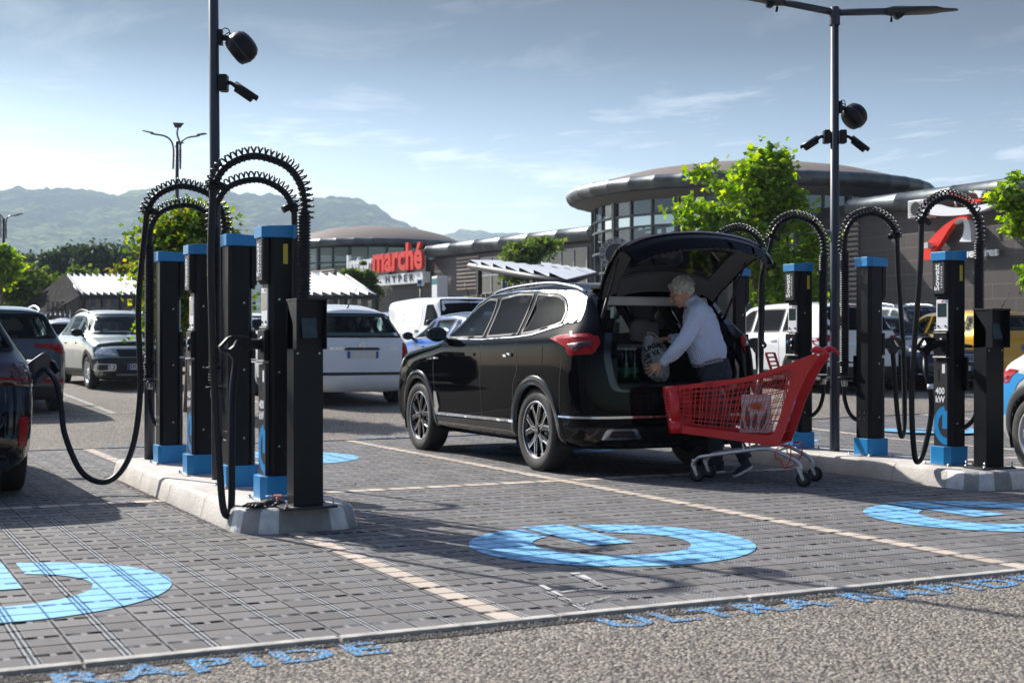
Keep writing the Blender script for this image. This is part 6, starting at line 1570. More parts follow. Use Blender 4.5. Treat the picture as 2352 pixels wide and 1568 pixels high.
# interior
SV.cabin(seatm=m_seat)
q = MB(); q.box(-.63, .63, -2.18, -1.05, .74, .80); q.build('boot_floor', m_int, SV.t)
for s_ in (-.72, .62): q = MB(); q.box(s_, s_ + .10, -2.1, -1.0, .62, 1.02); q.build('boot_trim', m_int, SV.t, bevel=.02)
q = MB(); q.box(-.62, .62, -1.16, -1.06, .62, 1.14); rs = q.build('rear_seat_back', m_int, SV.t, bevel=.03)
q = MB(); q.box(-.55, .60, -1.18, -1.10, 1.115, 1.155); q.build('parcel_rail', m_seat, SV.t, bevel=.015)
for x in (-.36, .36):
    q = MB(); P_ = []
    for i in range(9):
        a = i / 8 * math.pi; P_.append([(x + .145 * math.cos(a) * (.75 + .25 * math.sin(a)) * math.cos(b), -1.10 + .055 * math.sin(b), 1.14 + .19 * math.sin(a) + 0 * b) for b in np.linspace(0, 2 * math.pi, 17)])
    q.lathe([(0, 1.40), (.07, 1.395), (.115, 1.36), (.135, 1.28), (.12, 1.20), (.08, 1.18), (0, 1.18)], 20, c=(0, 0, 0)); q.v = [(x + v[0], -1.11 + v[1] * .42, v[2]) for v in q.v]; q.cyl((x - .05, -1.11, 1.08), .006, .08, 6); q.cyl((x + .05, -1.11, 1.08), .006, .08, 6); q.build('headrest', m_seat, rs)
q = MB(); q.box(-.60, .60, -2.22, -2.12, .75, .785); q.build('loading_sill', m_steel, SV.t, bevel=.01)
q = MB(); q.prism([(-.54, 1.50), (.54, 1.50), (.52, 1.58), (-.52, 1.58)], -1.99, -1.93, 'xz'); q.build('roof_lining_edge', m_seat, SV.t, bevel=.01)
# tailgate: built in side view, hinge at roof end, swung up
tg = empty('tailgate', (0, -1.93, 1.645)); tg.parent = SV.t
def tgs(s_, lat):
    """s along the open tailgate 0 hinge..1 lip -> y (back, negative), z (up) relative to hinge; curved shell"""
    K = [(0, 0, 0), (.15, -.15, .16), (.45, -.45, .37), (.66, -.66, .47), (.74, -.74, .475), (.88, -.86, .41), (1.0, -.94, .325)]
    y = np.interp(s_, [k[0] for k in K], [k[1] for k in K]); z = np.interp(s_, [k[0] for k in K], [k[2] for k in K])
    drop = -.10 * lat ** 2 - .05 * lat ** 6; return y + .09 * lat ** 2 * (.2 + s_), z + drop
def tgw(s_): return float(np.interp(s_, [0, .2, .5, .72, 1], [.60, .66, .72, .76, .70]))
def tg_surf(s0, s1, l0, l1, off, ns=22, nl=26):
    P_ = []
    for i in range(ns + 1):
        s_ = s0 + (s1 - s0) * i / ns; row = []
        for j in range(nl + 1):
            l = l0 + (l1 - l0) * j / nl; y, z = tgs(s_, l); y2, z2 = tgs(min(1, s_ + .01), l); y3, z3 = tgs(max(0, s_ - .01), l); t = Vector((0, y2 - y3, z2 - z3)).normalized(); n = Vector((0, t.z, -t.y))     # inner side normal (down)
            row.append(Vector((l * tgw(s_), y, z)) + n * off)
        P_.append(row)
    return P_
def shell(mb, A, B):
    mb.grid(A); mb.grid([r_[::-1] for r_ in B])
    nA = len(A); nB = len(A[0])
    for (i0, j0, di, dj, cnt) in ((0, 0, 0, 1, nB - 1), (nA - 1, 0, 0, 1, nB - 1), (0, 0, 1, 0, nA - 1), (0, nB - 1, 1, 0, nA - 1)):
        for k in range(cnt):
            a = (i0 + di * k, j0 + dj * k); b = (i0 + di * (k + 1), j0 + dj * (k + 1)); mb.add([A[a[0]][a[1]], A[b[0]][b[1]], B[b[0]][b[1]], B[a[0]][a[1]]], [(0, 1, 2, 3)])
# which side is inner? n with y negative tangent: (0,tz,-ty) -> ty<0 gives +z: so flip sign for down
IN = -1
q = MB(); A = tg_surf(.66, 1.0, -1, 1, 0 * IN); B = tg_surf(.66, 1.0, -1, 1, .02 * IN); shell(q, A, B)
for (l0, l1) in ((-1, -.80), (.80, 1)): shell(q, tg_surf(0, .66, l0, l1, 0, nl=5), tg_surf(0, .66, l0, l1, .02 * IN, nl=5))
shell(q, tg_surf(0, .14, -.8, .8, 0, ns=6), tg_surf(0, .14, -.8, .8, .02 * IN, ns=6)); q.build('tailgate_skin', p_black, tg, fixn=False)
q = MB(); q.grid(tg_surf(.14, .66, -.8, .8, -.004)); q.build('rear_window', g_dark, tg, fixn=False)
m_tgtrim = mat('tailgate_trim', (.085, .080, .078), .65)
q = MB(); shell(q, tg_surf(.62, .97, -.93, .93, .022 * IN), tg_surf(.62, .97, -.93, .93, .05 * IN))
for (l0, l1) in ((-.95, -.72), (.72, .95)): shell(q, tg_surf(.05, .62, l0, l1, .022 * IN, nl=5), tg_surf(.05, .62, l0, l1, .045 * IN, nl=5))
shell(q, tg_surf(.02, .17, -.72, .72, .022 * IN, ns=5), tg_surf(.02, .17, -.72, .72, .055 * IN, ns=5)); q.build('inner_trim', m_tgtrim, tg, fixn=False)
q = MB(); shell(q, tg_surf(.765, .785, -.95, .95, -.006 * IN * -1 * -1, ns=2), tg_surf(.765, .785, -.95, .95, -.012 * IN, ns=2)); q.build('light_bar', m_lampdark, tg, fixn=False)
q = MB(); shell(q, tg_surf(.985, 1.0, -.97, .97, -.004, ns=2), tg_surf(.985, 1.0, -.97, .97, .026 * IN, ns=2)); q.build('lip_strip', m_pole, tg, fixn=False)
q = MB(); y, z = tgs(.78, .1); q.box(.02, .13, y - .03, y + .05, z - .13, z - .045); q.build('latch', m_steel, tg, bevel=.008)
y, z = tgs(.84, .6); q = MB(); q.box(.38, .50, y - .02, y + .04, z - .09, z - .055); q.build('pull_handle', m_int, tg, bevel=.008); q = MB(); q.box(.52, .57, y - .01, y + .04, z - .10, z - .06); q.build('close_button', m_int, tg, bevel=.008)
q = MB(); shell(q, tg_surf(-.0, .03, -.95, .95, -.01, ns=2), tg_surf(-.0, .03, -.95, .95, .05, ns=2)); q.box(-.58, .58, -.02, .16, -.005, .035); q.build('roof_spoiler', p_black, tg, fixn=False, bevel=.01)
for sx in (-1, 1):
    q = MB(); y, z = tgs(.52, sx * .93); top = Vector((sx * .66, y, z - .045)); bot = Vector((sx * .64, -.06, -.42)); mid = top.lerp(bot, .5); q.tube([top, mid], .009, 8); q.tube([mid, bot], .014, 8); q.build('gas_strut', m_rubber, tg)
SV.pose(6.755, 12.63, 0)

# ---------------------------------------------------------------- other cars
def std_car(name, label, P, pm, a, b, rz, style='five', wr=.32, tail='hatch', see=False, gm=None, group=None, splits=None, clad=None, rails=False, lights='R', mirror_m=None, rear_end=None, arch=None, plate='', wheelbase=None, rear_up=.04, arch_m=None, handles=True, lowdark=.0, seatm=None, rim_m=None):
    c = Car(name, label, P, pm, group, see=see); L = P['L']; wb = wheelbase or P.get('wb', L * .60); yf_ = L / 2 - P.get('fo', (L - wb) * .5); yr_ = yf_ - wb
    gm = gm or g_mid
    c.glazing(win_side(P, splits if splits is not None else (P['cowl'] - .95, P['cowl'] - 1.85), rear_end=rear_end, rear_up=rear_up), gm)
    w = P['W'] / 2; rw = P.get('roofw', .72) * w; zbr = P.get('belt_rear', P['belt']); hr = P.get('roof_rear_z', P['H'] - .05)
    rwp = roundpoly(P.get('rwin', [(-.86 * w, zbr + .03), (.86 * w, zbr + .03), (rw * .93, hr - .07), (-rw * .93, hr - .07)]), .06, 3)
    if not P.get('panel_van'): c.glazing([('B', rwp)], gm)
    c.glazing([('F', roundpoly([(-.84 * w, P['hood_r'] + .05), (.84 * w, P['hood_r'] + .05), (rw * .90, P['H'] - .10), (-rw * .90, P['H'] - .10)], .06, 3))], gm, trim=.035)
    ra = arch or wr + .045
    c.finish_body([(yf_, wr, ra), (yr_, wr, ra)], liner=see)
    for ya in (yf_, yr_): c.arch_trim('arch_trim', ya, wr, ra + .003, arch_m or clad or pm, wd=.045 if not clad else .07, off=.008)
    for ya in (yf_, yr_): c.wheel(ya, wr, w * .985, style, tw=.19, rim_m=rim_m)
    if see: c.cabin(seatm)
    for sd in 'LR':
        q = MB(); b0 = P['belt']; ys = [P['cowl'] - .02] + list(splits if splits is not None else (P['cowl'] - .95, P['cowl'] - 1.85)); 
        for y in ys: c.seam(sd, [(y, b0 - .01), (y - .01, b0 - .35), (y + .0, .30)], w=.008, mb=q)
        if q.v: q.build('door_gap', m_int, c.t, fixn=False)
        if handles:
            for y in ys[1:]:
                if y - .0 > yr_ - .2: c.decal('door_handle', sd, roundpoly([(y + .08, b0 - .13), (y + .26, b0 - .128), (y + .26, b0 - .10), (y + .08, b0 - .10)], .01, 2), pm, off=.018, grid=.05)
        if clad: c.decal('side_trim', sd, [(yf_ - ra - .02, .20), (yr_ + ra + .02, .20), (yr_ + ra + .02, .38), (yf_ - ra - .02, .38)], clad, off=.008, grid=.07)
    c.mirror(P['cowl'] - .30, P['belt'] - .02, mirror_m or pm)
    if rails:
        for sx in (-1, 1):
            q = MB(); pts = []; y1, y0 = P['roof_f'] - .15, P['roof_r'] + .2
            for k in range(13):
                y = y1 + (y0 - y1) * k / 12; loc, n = c.cast('T', sx * rw * .90, y); pts.append(loc + Vector((0, 0, (.055 * math.sin(math.pi * k / 12) ** .4 if 0 < k < 12 else -.005))))
            q.tube(catmull(pts, 2), .018, 8); q.build('roof_rail', m_galv if rails is True else rails, c.t)
    q = MB(); loc, n = c.cast('B', 0, P.get('plate_z', .55)); 
    c.plate('B', 0, P.get('plate_z', .75), plate); c.plate('F', 0, .42, plate)
    c.pose(a, b, rz); return c
def lampB(c, poly, m=None, off=.008, side='B', nm='tail_lamp'):
    for sx in (-1, 1): c.decal(nm, side, [(sx * x, z) for x, z in poly], m or m_redl, off=off, grid=.05)
def lampS(c, poly, m=None, off=.008, nm='tail_lamp'):
    for sd in 'LR': c.decal(nm, sd, poly, m or m_redl, off=off, grid=.05)
def chevrons(c, side, x, z, s=1.0):
    loc, n = c.cast(side, x, z); 
    q = MB(); sg = -AX[side][0].y
    for dz in (0, .05 * s):
        pl = [(-.075 * s, -.03 * s + dz), (0, .03 * s + dz), (.075 * s, -.03 * s + dz), (.075 * s, -.052 * s + dz), (0, .005 * s + dz), (-.075 * s, -.052 * s + dz)]
        q.prism([(x + u, z + v) for u, v in pl], loc.y, loc.y + sg * .014, 'xz')
    q.build('emblem', m_chrome, c.t)
# white hatch MPV seen from behind
PP = dict(L=4.25, W=1.75, H=1.62, belt=1.00, belt_rear=1.03, hood_f=.82, hood_r=1.02, cowl=1.15, roof_f=.40, roof_r=-1.55, roof_rear_z=1.52, tail_belt=.10, tail=[(.14, .2), (.04, .28), (.0, .42), (.03, .66), (.10, .95), (.13, 1.03)], roofw=.70, rake_pow=1.35, plate_z=.79, lining=m_int, bow=.16, wb=2.76, fo=.78)
g_ = PG(800, 925); bp_ = PG(818, 925)
PC = std_car('hatchback', 'small white family car seen from behind, left of the white van', PP, p_white, 0, 0, 0, see=True, gm=g_mid, wr=.31, clad=m_clad, handles=True, arch_m=p_white, seatm=m_seatd)
lampS(PC, roundpoly([(-1.80, .98), (-2.06, .97), (-2.10, .70), (-1.93, .66), (-1.83, .80)], .03, 2)); lampB(PC, roundpoly([(.87, .99), (.72, .97), (.68, .70), (.88, .64)], .03, 2), off=.012); 
PC.decal('bumper_trim', 'B', roundpoly([(-.87, .47), (.87, .47), (.87, .53), (.60, .515), (-.60, .515), (-.87, .53)], .01, 2), m_clad, off=.012, grid=.05)
PC.decal('bumper_trim', 'R', roundpoly([(-2.1, .47), (-1.72, .47), (-1.78, .62), (-2.1, .66)], .02, 2), m_clad, off=.012, grid=.05)
PC.decal('boot_handle', 'B', roundpoly([(-.31, .865), (.31, .865), (.27, .90), (-.27, .90)], .02, 3), m_clad, off=.015)
chevrons(PC, 'B', 0, .93, .75)
q = MB(); q.tube([(.30, -2.06 + .10, 1.075), (.0, -1.98, 1.085), (-.35, -1.96, 1.09)], .010, 6); q.v = []; q = MB()
pts = []
for k in range(8):
    x = -.02 + .50 * k / 7; loc, n = PC.cast('B', x, 1.075 + .012 * k / 7); pts.append(loc + Vector((0, -.015, 0)))
q.tube(pts, [.016] * 3 + [.010] * 5, 7); q.build('rear_wiper', m_rubber, PC.t)
loc, n = PC.cast('T', 0, -1.35); q = MB(); q.tube([loc, loc + Vector((.10, -.26, .38))], [.012, .004], 6); q.build('aerial', m_rubber, PC.t)
for txt, x in (('PICASSO', -.42), ('Xsara', .52)):
    loc, n = PC.cast('B', x, .885); q = MB(); v, f = text_mesh(txt, size=.06, depth=.004, offset=.001); M = Matrix(((1, 0, 0, x), (0, 0, -1, loc.y - .012), (0, 1, 0, .885), (0, 0, 0, 1))); q.add([M @ p for p in v], f, False); q.build('badge', m_chrome, PC.t)
PC.pose(0, 0); gp = PG(796, 927); PC.t.location = (gp.x + .05, gp.y + 1.45, gz(gp.x, gp.y + .5))
# grey green hatchback facing the camera
P3 = dict(L=3.95, W=1.70, H=1.53, belt=.98, belt_rear=1.02, hood_f=.80, hood_r=.98, cowl=.98, roof_f=.20, roof_r=-1.50, roof_rear_z=1.42, tail_belt=.12, roofw=.70, bow=.16, wb=2.46, fo=.78, lining=m_int, hood_w=.74, front=[(.12, .2), (.04, .26), (.0, .42), (.03, .58), (.09, .72), (.20, .80)])
C3 = std_car('hatchback', 'silver green hatchback facing the camera, with roof rails and black bumper', P3, p_green, 0, 0, 0, see=True, gm=g_clear, wr=.315, clad=m_clad, rails=m_panel, mirror_m=m_black2, style='seven', plate='')
lampB(C3, roundpoly([(.82, .66), (.44, .62), (.56, .74), (.70, .80), (.80, .80)], .03, 3), m_headl, side='F', nm='head_lamp', off=.012)
C3.decal('bumper', 'F', roundpoly([(-.84, .22), (.84, .22), (.84, .56), (.60, .585), (-.60, .585), (-.84, .56)], .04, 3), m_clad, off=.010)
C3.decal('grille', 'F', roundpoly([(-.40, .60), (.40, .60), (.44, .74), (-.44, .74)], .02, 3), m_rubber, off=.008); chevrons(C3, 'F', 0, .66, 1.0)
C3.decal('lower_grille', 'F', roundpoly([(-.42, .30), (.42, .30), (.46, .46), (-.46, .46)], .03, 3), m_int, off=.013); C3.decal('skid_strip', 'F', [(-.45, .262), (.45, .262), (.45, .29), (-.45, .29)], m_galv, off=.016)
for sx in (-1, 1):
    fr = C3.decal('fog_lamp_surround', 'F', roundpoly([(sx * .80, .33), (sx * .46, .35), (sx * .46, .47), (sx * .80, .48)], .04, 4), m_galv, off=.014, hole=roundpoly([(sx * .765, .35), (sx * .49, .37), (sx * .49, .45), (sx * .765, .46)], .035, 4), grid=.05)
    C3.decal('fog_lamp', 'F', [(sx * .56 + .05 * math.cos(a), .41 + .05 * math.sin(a)) for a in np.linspace(0, 2 * math.pi, 17)[:-1]], m_headl, off=.016, grid=.04)
pts = []
for x0, x1 in ((.05, .62), (-.55, .0)):
    pts = []
    for k in range(7):
        x = x0 + (x1 - x0) * k / 6; loc, n = C3.cast('F', x, 1.055 + .01 * k / 6); pts.append(loc + Vector((0, .02, .0)))
    q = MB(); q.tube(pts, [.014] * 2 + [.008] * 5, 6); q.build('wiper', m_rubber, C3.t)
v_ = C3.cast('F', 0, .42)[0]; q = MB(); v, f = text_mesh('DC·461', size=.105, depth=.001, offset=.003, align='LEFT', sx=.85); M = Matrix(((-1, 0, 0, .21), (0, 0, 1, v_.y + .0185 + .006), (0, 1, 0, .42), (0, 0, 0, 1))); q.add([M @ p for p in v], f, False); q.build('plate_lettering', m_signdk, C3.t)
gp = PG(196, 892); C3.t.rotation_euler = (0, 0, math.pi + R(3)); C3.t.location = (gp.x + .80, gp.y + 1.25, gz(gp.x + .8, gp.y))
# grey blue crossover, rear, partly cut by the frame
PT = dict(L=4.25, W=1.84, H=1.62, belt=1.03, belt_rear=1.08, hood_f=.92, hood_r=1.05, cowl=.95, roof_f=.25, roof_r=-1.70, roof_rear_z=1.55, tail_belt=.14, roofw=.70, wb=2.6, lining=m_int, tail=[(.12, .2), (.04, .28), (.0, .45), (.04, .72), (.10, 1.0), (.16, 1.08)], plate_z=.50)
TG = std_car('crossover', 'dark grey blue crossover seen from behind with silver roof rails and red lamps', PT, p_grey, 0, 0, 0, see=True, gm=g_mid, wr=.345, clad=m_clad, rails=True)
lampB(TG, roundpoly([(.92, 1.02), (.45, 1.03), (.42, .99), (.70, .95), (.90, .84)], .012, 2)); lampS(TG, roundpoly([(-1.88, 1.04), (-2.12, 1.03), (-2.10, .84), (-1.98, .88)], .012, 2))
TG.decal('reflector', 'B', [(.50, .47), (.84, .47), (.84, .51), (.50, .51)], m_redl, off=.01); TG.decal('rear_valance', 'B', roundpoly([(-.92, .22), (.92, .22), (.92, .40), (-.92, .40)], .03, 2), m_clad, off=.008)
pts = []
for k in range(8):
    x = .0 - .45 * k / 7; loc, n = TG.cast('B', x + .2, 1.13 + .012 * k / 7); pts.append(loc + Vector((0, -.015, 0)))
q = MB(); q.tube(pts, [.016] * 3 + [.010] * 5, 7); q.build('rear_wiper', m_rubber, TG.t)
gp = PG(150, 943); TG.t.location = (gp.x - .93, gp.y + 1.62, gz(gp.x - .9, gp.y)); 
# dark blue car at the left edge, charging
PB = dict(L=4.50, W=1.86, H=1.62, belt=1.02, belt_rear=1.07, hood_f=.95, hood_r=1.06, cowl=1.0, roof_f=.30, roof_r=-1.80, roof_rear_z=1.54, tail_belt=.16, roofw=.68, wb=2.69, cell=.05, tail=[(.10, .22), (.02, .30), (.0, .48), (.03, .74), (.08, 1.0), (.18, 1.07)], plate_z=.80)
BM = std_car('electric_car', 'dark blue car at the rim of the picture charging through an open flap', PB, p_navy, .53, 13.05, 0, gm=g_dark, wr=.355, arch_m=p_navy)
lampB(BM, roundpoly([(.93, 1.0), (.50, .985), (.48, .90), (.62, .86), (.93, .84)], .015, 2), m_lampdark); lampS(BM, roundpoly([(-2.0, 1.02), (-2.24, 1.0), (-2.22, .84), (-2.08, .86)], .012, 2), m_lampdark)
lampB(BM, [(.90, .90), (.58, .912), (.58, .90), (.90, .888)], off=.011, nm='lamp_strip')
lampB(BM, roundpoly([(.84, .40), (.78, .40), (.79, .62), (.85, .62)], .01, 2), m_redl, off=.014, nm='reflector'); lampB(BM, roundpoly([(.88, .32), (.60, .30), (.66, .66), (.88, .66)], .03, 2), m_gclad, off=.008, nm='bumper_vent')
BM.decal('diffuser', 'B', roundpoly([(-.75, .22), (.75, .22), (.70, .34), (-.70, .34)], .03, 2), m_pole, off=.010)
q = MB(); M = Matrix.Translation((.97, -1.50, .99)) @ Matrix.Rotation(R(28), 4, 'Z') @ Matrix.Rotation(R(-28), 4, 'Y')
P_ = roundpoly([(-.02, -.09), (.21, -.10), (.24, .09), (-.02, .10)], .05, 4); q.prism([(x, y) for x, y in P_], -.008, .008, 'xy', Matrix.Translation((.93, -1.62, .90)) @ Matrix.Rotation(R(20), 4, 'Z') @ Matrix.Rotation(R(-35), 4, 'Y') @ Matrix.Rotation(R(90), 4, 'X')); q.build('charge_flap', p_navy, BM.t, bevel=.003)
# white panel van
PV = dict(L=4.40, W=1.85, H=1.83, belt=1.10, belt_rear=1.10, hood_f=.98, hood_r=1.14, cowl=1.30, roof_f=.78, roof_r=-2.10, roof_rear_z=1.78, tail_belt=.04, roofw=.84, wb=2.78, bow=.16, panel_van=True, roof_drop=.04, hood_w=.82)
VN = Car('panel_van', 'white panel van with blank side parked behind the blue car', PV, p_white)
VN.t['category'] = 'van'
VN.glazing([('S', roundpoly([(1.16, 1.13), (.32, 1.13), (.36, 1.62), (.74, 1.62), (.98, 1.40)], .04, 2)), ('F', roundpoly([(-.80, 1.20), (.80, 1.20), (.70, 1.74), (-.70, 1.74)], .06, 3))], g_dark)
VN.finish_body([(1.42, .32, .37), (-1.36, .32, .37)], liner=False)
for ya in (1.42, -1.36): VN.arch_trim('arch_trim', ya, .32, .373, m_clad, wd=.05); VN.wheel(ya, .32, .915, 'six', tw=.19)
for sd in 'LR':
    VN.decal('blank_side_panel', sd, roundpoly([(.15, 1.08), (-.95, 1.08), (-.92, 1.62), (.15, 1.62)], .10, 4), p_white, off=.006); q = MB(); VN.seam(sd, [(.24, 1.70), (.24, .4)], w=.009, mb=q); VN.seam(sd, [(-1.04, 1.70), (-1.04, .4)], w=.009, mb=q); VN.seam(sd, [(1.2, 1.08), (1.2, .4)], w=.009, mb=q); q.build('door_gap', m_int, VN.t, fixn=False)
    VN.decal('door_handle', sd, roundpoly([(.10, .98), (-.12, .98), (-.12, 1.03), (.10, 1.03)], .01, 2), m_clad, off=.015)
lampB(VN, roundpoly([(.88, 1.3), (.80, 1.3), (.80, .9), (.88, .9)], .01, 2)); lampB(VN, roundpoly([(.88, .95), (.50, .85), (.60, 1.0), (.85, 1.05)], .03, 2), m_headl, side='F', nm='head_lamp')
VN.mirror(1.05, 1.08, m_black2, 1.1)
loc, n = VN.cast('T', -.2, .55); q = MB(); q.tube([loc, loc + Vector((.04, -.2, .34))], [.012, .005], 6); q.build('aerial', m_rubber, VN.t)
# bright blue car behind the bonnet of the black one
PB2 = dict(L=4.05, W=1.78, H=1.47, belt=.95, belt_rear=1.0, hood_f=.78, hood_r=.96, cowl=.92, roof_f=.15, roof_r=-1.35, roof_rear_z=1.40, tail_belt=.12, roofw=.68, wb=2.55, bow=.14)
BL = std_car('hatchback', 'bright blue hatchback with black roof between the white car and the black suv', PB2, p_blue, 0, 0, 0, gm=g_mid, see=True, wr=.31, mirror_m=m_gclad, rear_up=.10)
BL.decal('roof_panel', 'T', roundpoly([(-.58, .12), (.58, .12), (.58, -1.40), (-.58, -1.40)], .08, 3), m_gclad, off=.004)
for sd in 'LR': BL.decal('window_line', sd, [(.74, .965), (.40, 1.17), (.12, 1.36), (-.5, 1.385), (-.5, 1.372), (.10, 1.348), (.38, 1.155), (.70, .96)], m_chrome, off=.008)
lampB(BL, roundpoly([(.84, .98), (.50, .94), (.52, .84), (.84, .80)], .02, 2))
def at_rear(c, px, py, corner='R', dy=.85, dx=.0, rz=0):
    """place by the pixel where the rear wheel on the given side meets the ground"""
    gp = PG(px, py); sx = 1 if corner == 'R' else -1; c.t.location = (gp.x - sx * (c.P['W'] / 2 - .1) + dx, gp.y + dy, gz(gp.x, gp.y)); c.t.rotation_euler = (0, 0, rz)
VN.t.rotation_euler = (0, 0, math.pi); pv_ = PD(985, 783, 33.0); VN.t.location = (pv_.x + .6, pv_.y, gz(pv_.x, pv_.y))
pb_ = PD(1000, 783, 25.5); BL.t.location = (pb_.x + .75, pb_.y + .2, gz(pb_.x, pb_.y))
# white people carrier at right
PW = dict(L=4.45, W=1.82, H=1.66, belt=1.05, belt_rear=1.08, hood_f=.9, hood_r=1.05, cowl=1.05, roof_f=.40, roof_r=-1.75, roof_rear_z=1.60, tail_belt=.08, roofw=.74, wb=2.65, plate_z=.72, bow=.14)
WH = std_car('people_carrier', 'white family car with dark glass standing behind the right lamp post', PW, p_white, 0, 0, 0, gm=g_dark, wr=.335, clad=m_clad)
lampB(WH, roundpoly([(.90, 1.03), (.60, 1.02), (.58, .97), (.74, .93), (.90, .84)], .015, 2)); lampS(WH, roundpoly([(-1.95, 1.03), (-2.15, 1.02), (-2.13, .84), (-2.02, .90)], .012, 2)); WH.decal('brake_light', 'B', [(-.18, 1.545), (.18, 1.545), (.18, 1.565), (-.18, 1.565)], m_redl, off=.012); WH.decal('bumper', 'B', roundpoly([(-.90, .22), (.90, .22), (.90, .46), (-.90, .46)], .03, 2), m_clad, off=.009); WH.decal('boot_strip', 'B', [(-.45, .86), (.45, .86), (.45, .885), (-.45, .885)], m_chrome, off=.010)
gp = PG(1955, 880); WH.t.location = (gp.x - .35, gp.y + 1.35, gz(gp.x, gp.y))
# dark saloon facing right
PD_ = dict(L=4.45, W=1.82, H=1.46, belt=.96, belt_rear=1.0, hood_f=.78, hood_r=.97, cowl=.78, roof_f=.0, roof_r=-1.45, roof_rear_z=1.38, tail_belt=.10, roofw=.68, wb=2.68, bow=.14, front=[(.12, .2), (.04, .26), (.0, .42), (.02, .58), (.06, .70), (.16, .78)])
DK = std_car('saloon_car', 'dark blue low car facing out of its space with chrome grille, behind the looped cable', PD_, p_navy, 0, 0, math.pi, gm=g_mid, see=True, wr=.335, style='ten', rim_m=m_panel)
lampB(DK, roundpoly([(.86, .72), (.50, .64), (.52, .70), (.70, .76), (.84, .78)], .012, 2), m_headl, side='F', nm='head_lamp'); g_r = DK.decal('grille', 'F', roundpoly([(-.42, .50), (.42, .50), (.48, .68), (-.48, .68)], .03, 2), m_rubber, off=.008)
for z in (.53, .57, .61, .65): DK.decal('grille_bar', 'F', [(-.44, z), (.44, z), (.44, z + .012), (-.44, z + .012)], m_chrome, off=.012, parent=g_r)
lampB(DK, [(.86, .30), (.5, .28), (.5, .295), (.86, .32)], m_chrome, side='F', nm='bumper_strip')
gp = PG(2055, 876); DK.t.location = (gp.x + .80, gp.y + 1.34, gz(gp.x, gp.y))
# taller dark car behind
PE = dict(L=4.35, W=1.84, H=1.64, belt=1.04, belt_rear=1.08, hood_f=.92, hood_r=1.04, cowl=.92, roof_f=.2, roof_r=-1.7, roof_rear_z=1.56, tail_belt=.1, roofw=.72)
DE = std_car('crossover', 'dark crossover with pale roof behind the dark blue low car', PE, p_grey, 0, 0, math.pi, gm=g_mid, wr=.34, rails=m_galv)
pz = PD(2085, 783, 32); DE.t.location = (pz.x + .2, pz.y, .42)
# yellow hatchback
PY = dict(L=4.05, W=1.78, H=1.50, belt=.98, belt_rear=1.04, hood_f=.82, hood_r=.98, cowl=.9, roof_f=.2, roof_r=-1.45, roof_rear_z=1.43, tail_belt=.12, roofw=.70, wb=2.55)
YE = std_car('hatchback', 'yellow hatchback with dark rear glass seen beyond the right pay post', PY, p_yel, 0, 0, 0, gm=g_mid, see=True, wr=.32, rear_up=.08)
lampB(YE, roundpoly([(.87, 1.0), (.50, .97), (.52, .86), (.87, .84)], .02, 2), m_lampdark); lampS(YE, roundpoly([(-1.75, 1.0), (-2.0, .98), (-2.0, .84), (-1.9, .86)], .02, 2), m_lampdark)
loc, n = YE.cast('T', 0, -1.2); q = MB(); q.tube([loc, loc + Vector((.0, -.25, .34))], [.012, .004], 6); q.build('aerial', m_rubber, YE.t)
pz = PD(2222, 783, 27.5); YE.t.location = (pz.x + .15, pz.y + .5, gz(pz.x, pz.y))
# pale car at the right edge
PR = dict(L=4.30, W=1.82, H=1.56, belt=.98, belt_rear=1.04, hood_f=.85, hood_r=1.0, cowl=1.0, roof_f=.3, roof_r=-1.35, roof_rear_z=1.44, tail_belt=.22, roofw=.68, wb=2.77, tail=[(.10, .24), (.02, .32), (.0, .50), (.04, .74), (.12, .98), (.26, 1.04)], cell=.05)
EV = std_car('electric_car', 'pale grey car with blue swoosh on its flank beside the right pay post', PR, p_lgrey, 0, 0, 0, gm=g_dark, wr=.35, clad=m_clad)
for sd in 'LR': EV.decal('flank_stripe', sd, roundpoly([(-1.95, .50), (-1.80, .52), (-1.60, .80), (-1.45, .88), (-1.6, .90), (-1.80, .86), (-1.98, .66)], .02, 2), m_chblue, off=.004)
lampS(EV, roundpoly([(-1.70, .86), (-2.1, .93), (-2.12, .83), (-1.98, .80)], .01, 2)); lampB(EV, roundpoly([(.90, .93), (.5, .92), (.5, .86), (.9, .80)], .01, 2))
EV.t.rotation_euler = (0, 0, math.pi + R(-14)); EV.t.location = (10.16, 7.45, 0)
# small far cars
FAR = [('small_car', 'white roofed small car far behind, first gap right of the crossover', p_silver, 118, 712, 50, 0), ('small_car', 'silver small car just left of the silver green hatchback', p_lgrey, 140, 733, 40, 0), ('small_car', 'white car seen between the hatchback mirror and the slatted shelter', p_white, 168, 726, 46, math.pi),
       ('small_car', 'silver car between the white family car and the white van', p_silver, 882, 716, 44, 0), ('small_car', 'red topped small car behind the hatchback roof rail', paint('dark_red_paint', (.25, .03, .04)), 372, 722, 48, 0), ('small_car', 'dark car glimpsed between the four left chargers', p_grey, 430, 728, 34, 0),
       ('small_car', 'white car glimpsed between the third and the front charger of the left island', p_white, 592, 716, 36, math.pi), ('small_car', 'pale blue car roof beyond the yellow hatchback', paint('pale_blue_paint', (.12, .2, .35), metal=.4), 2225, 708, 46, 0), ('small_car', 'silver car in the row beyond the dark crossover', p_silver, 1960, 703, 44, 0)]
fp_ = None
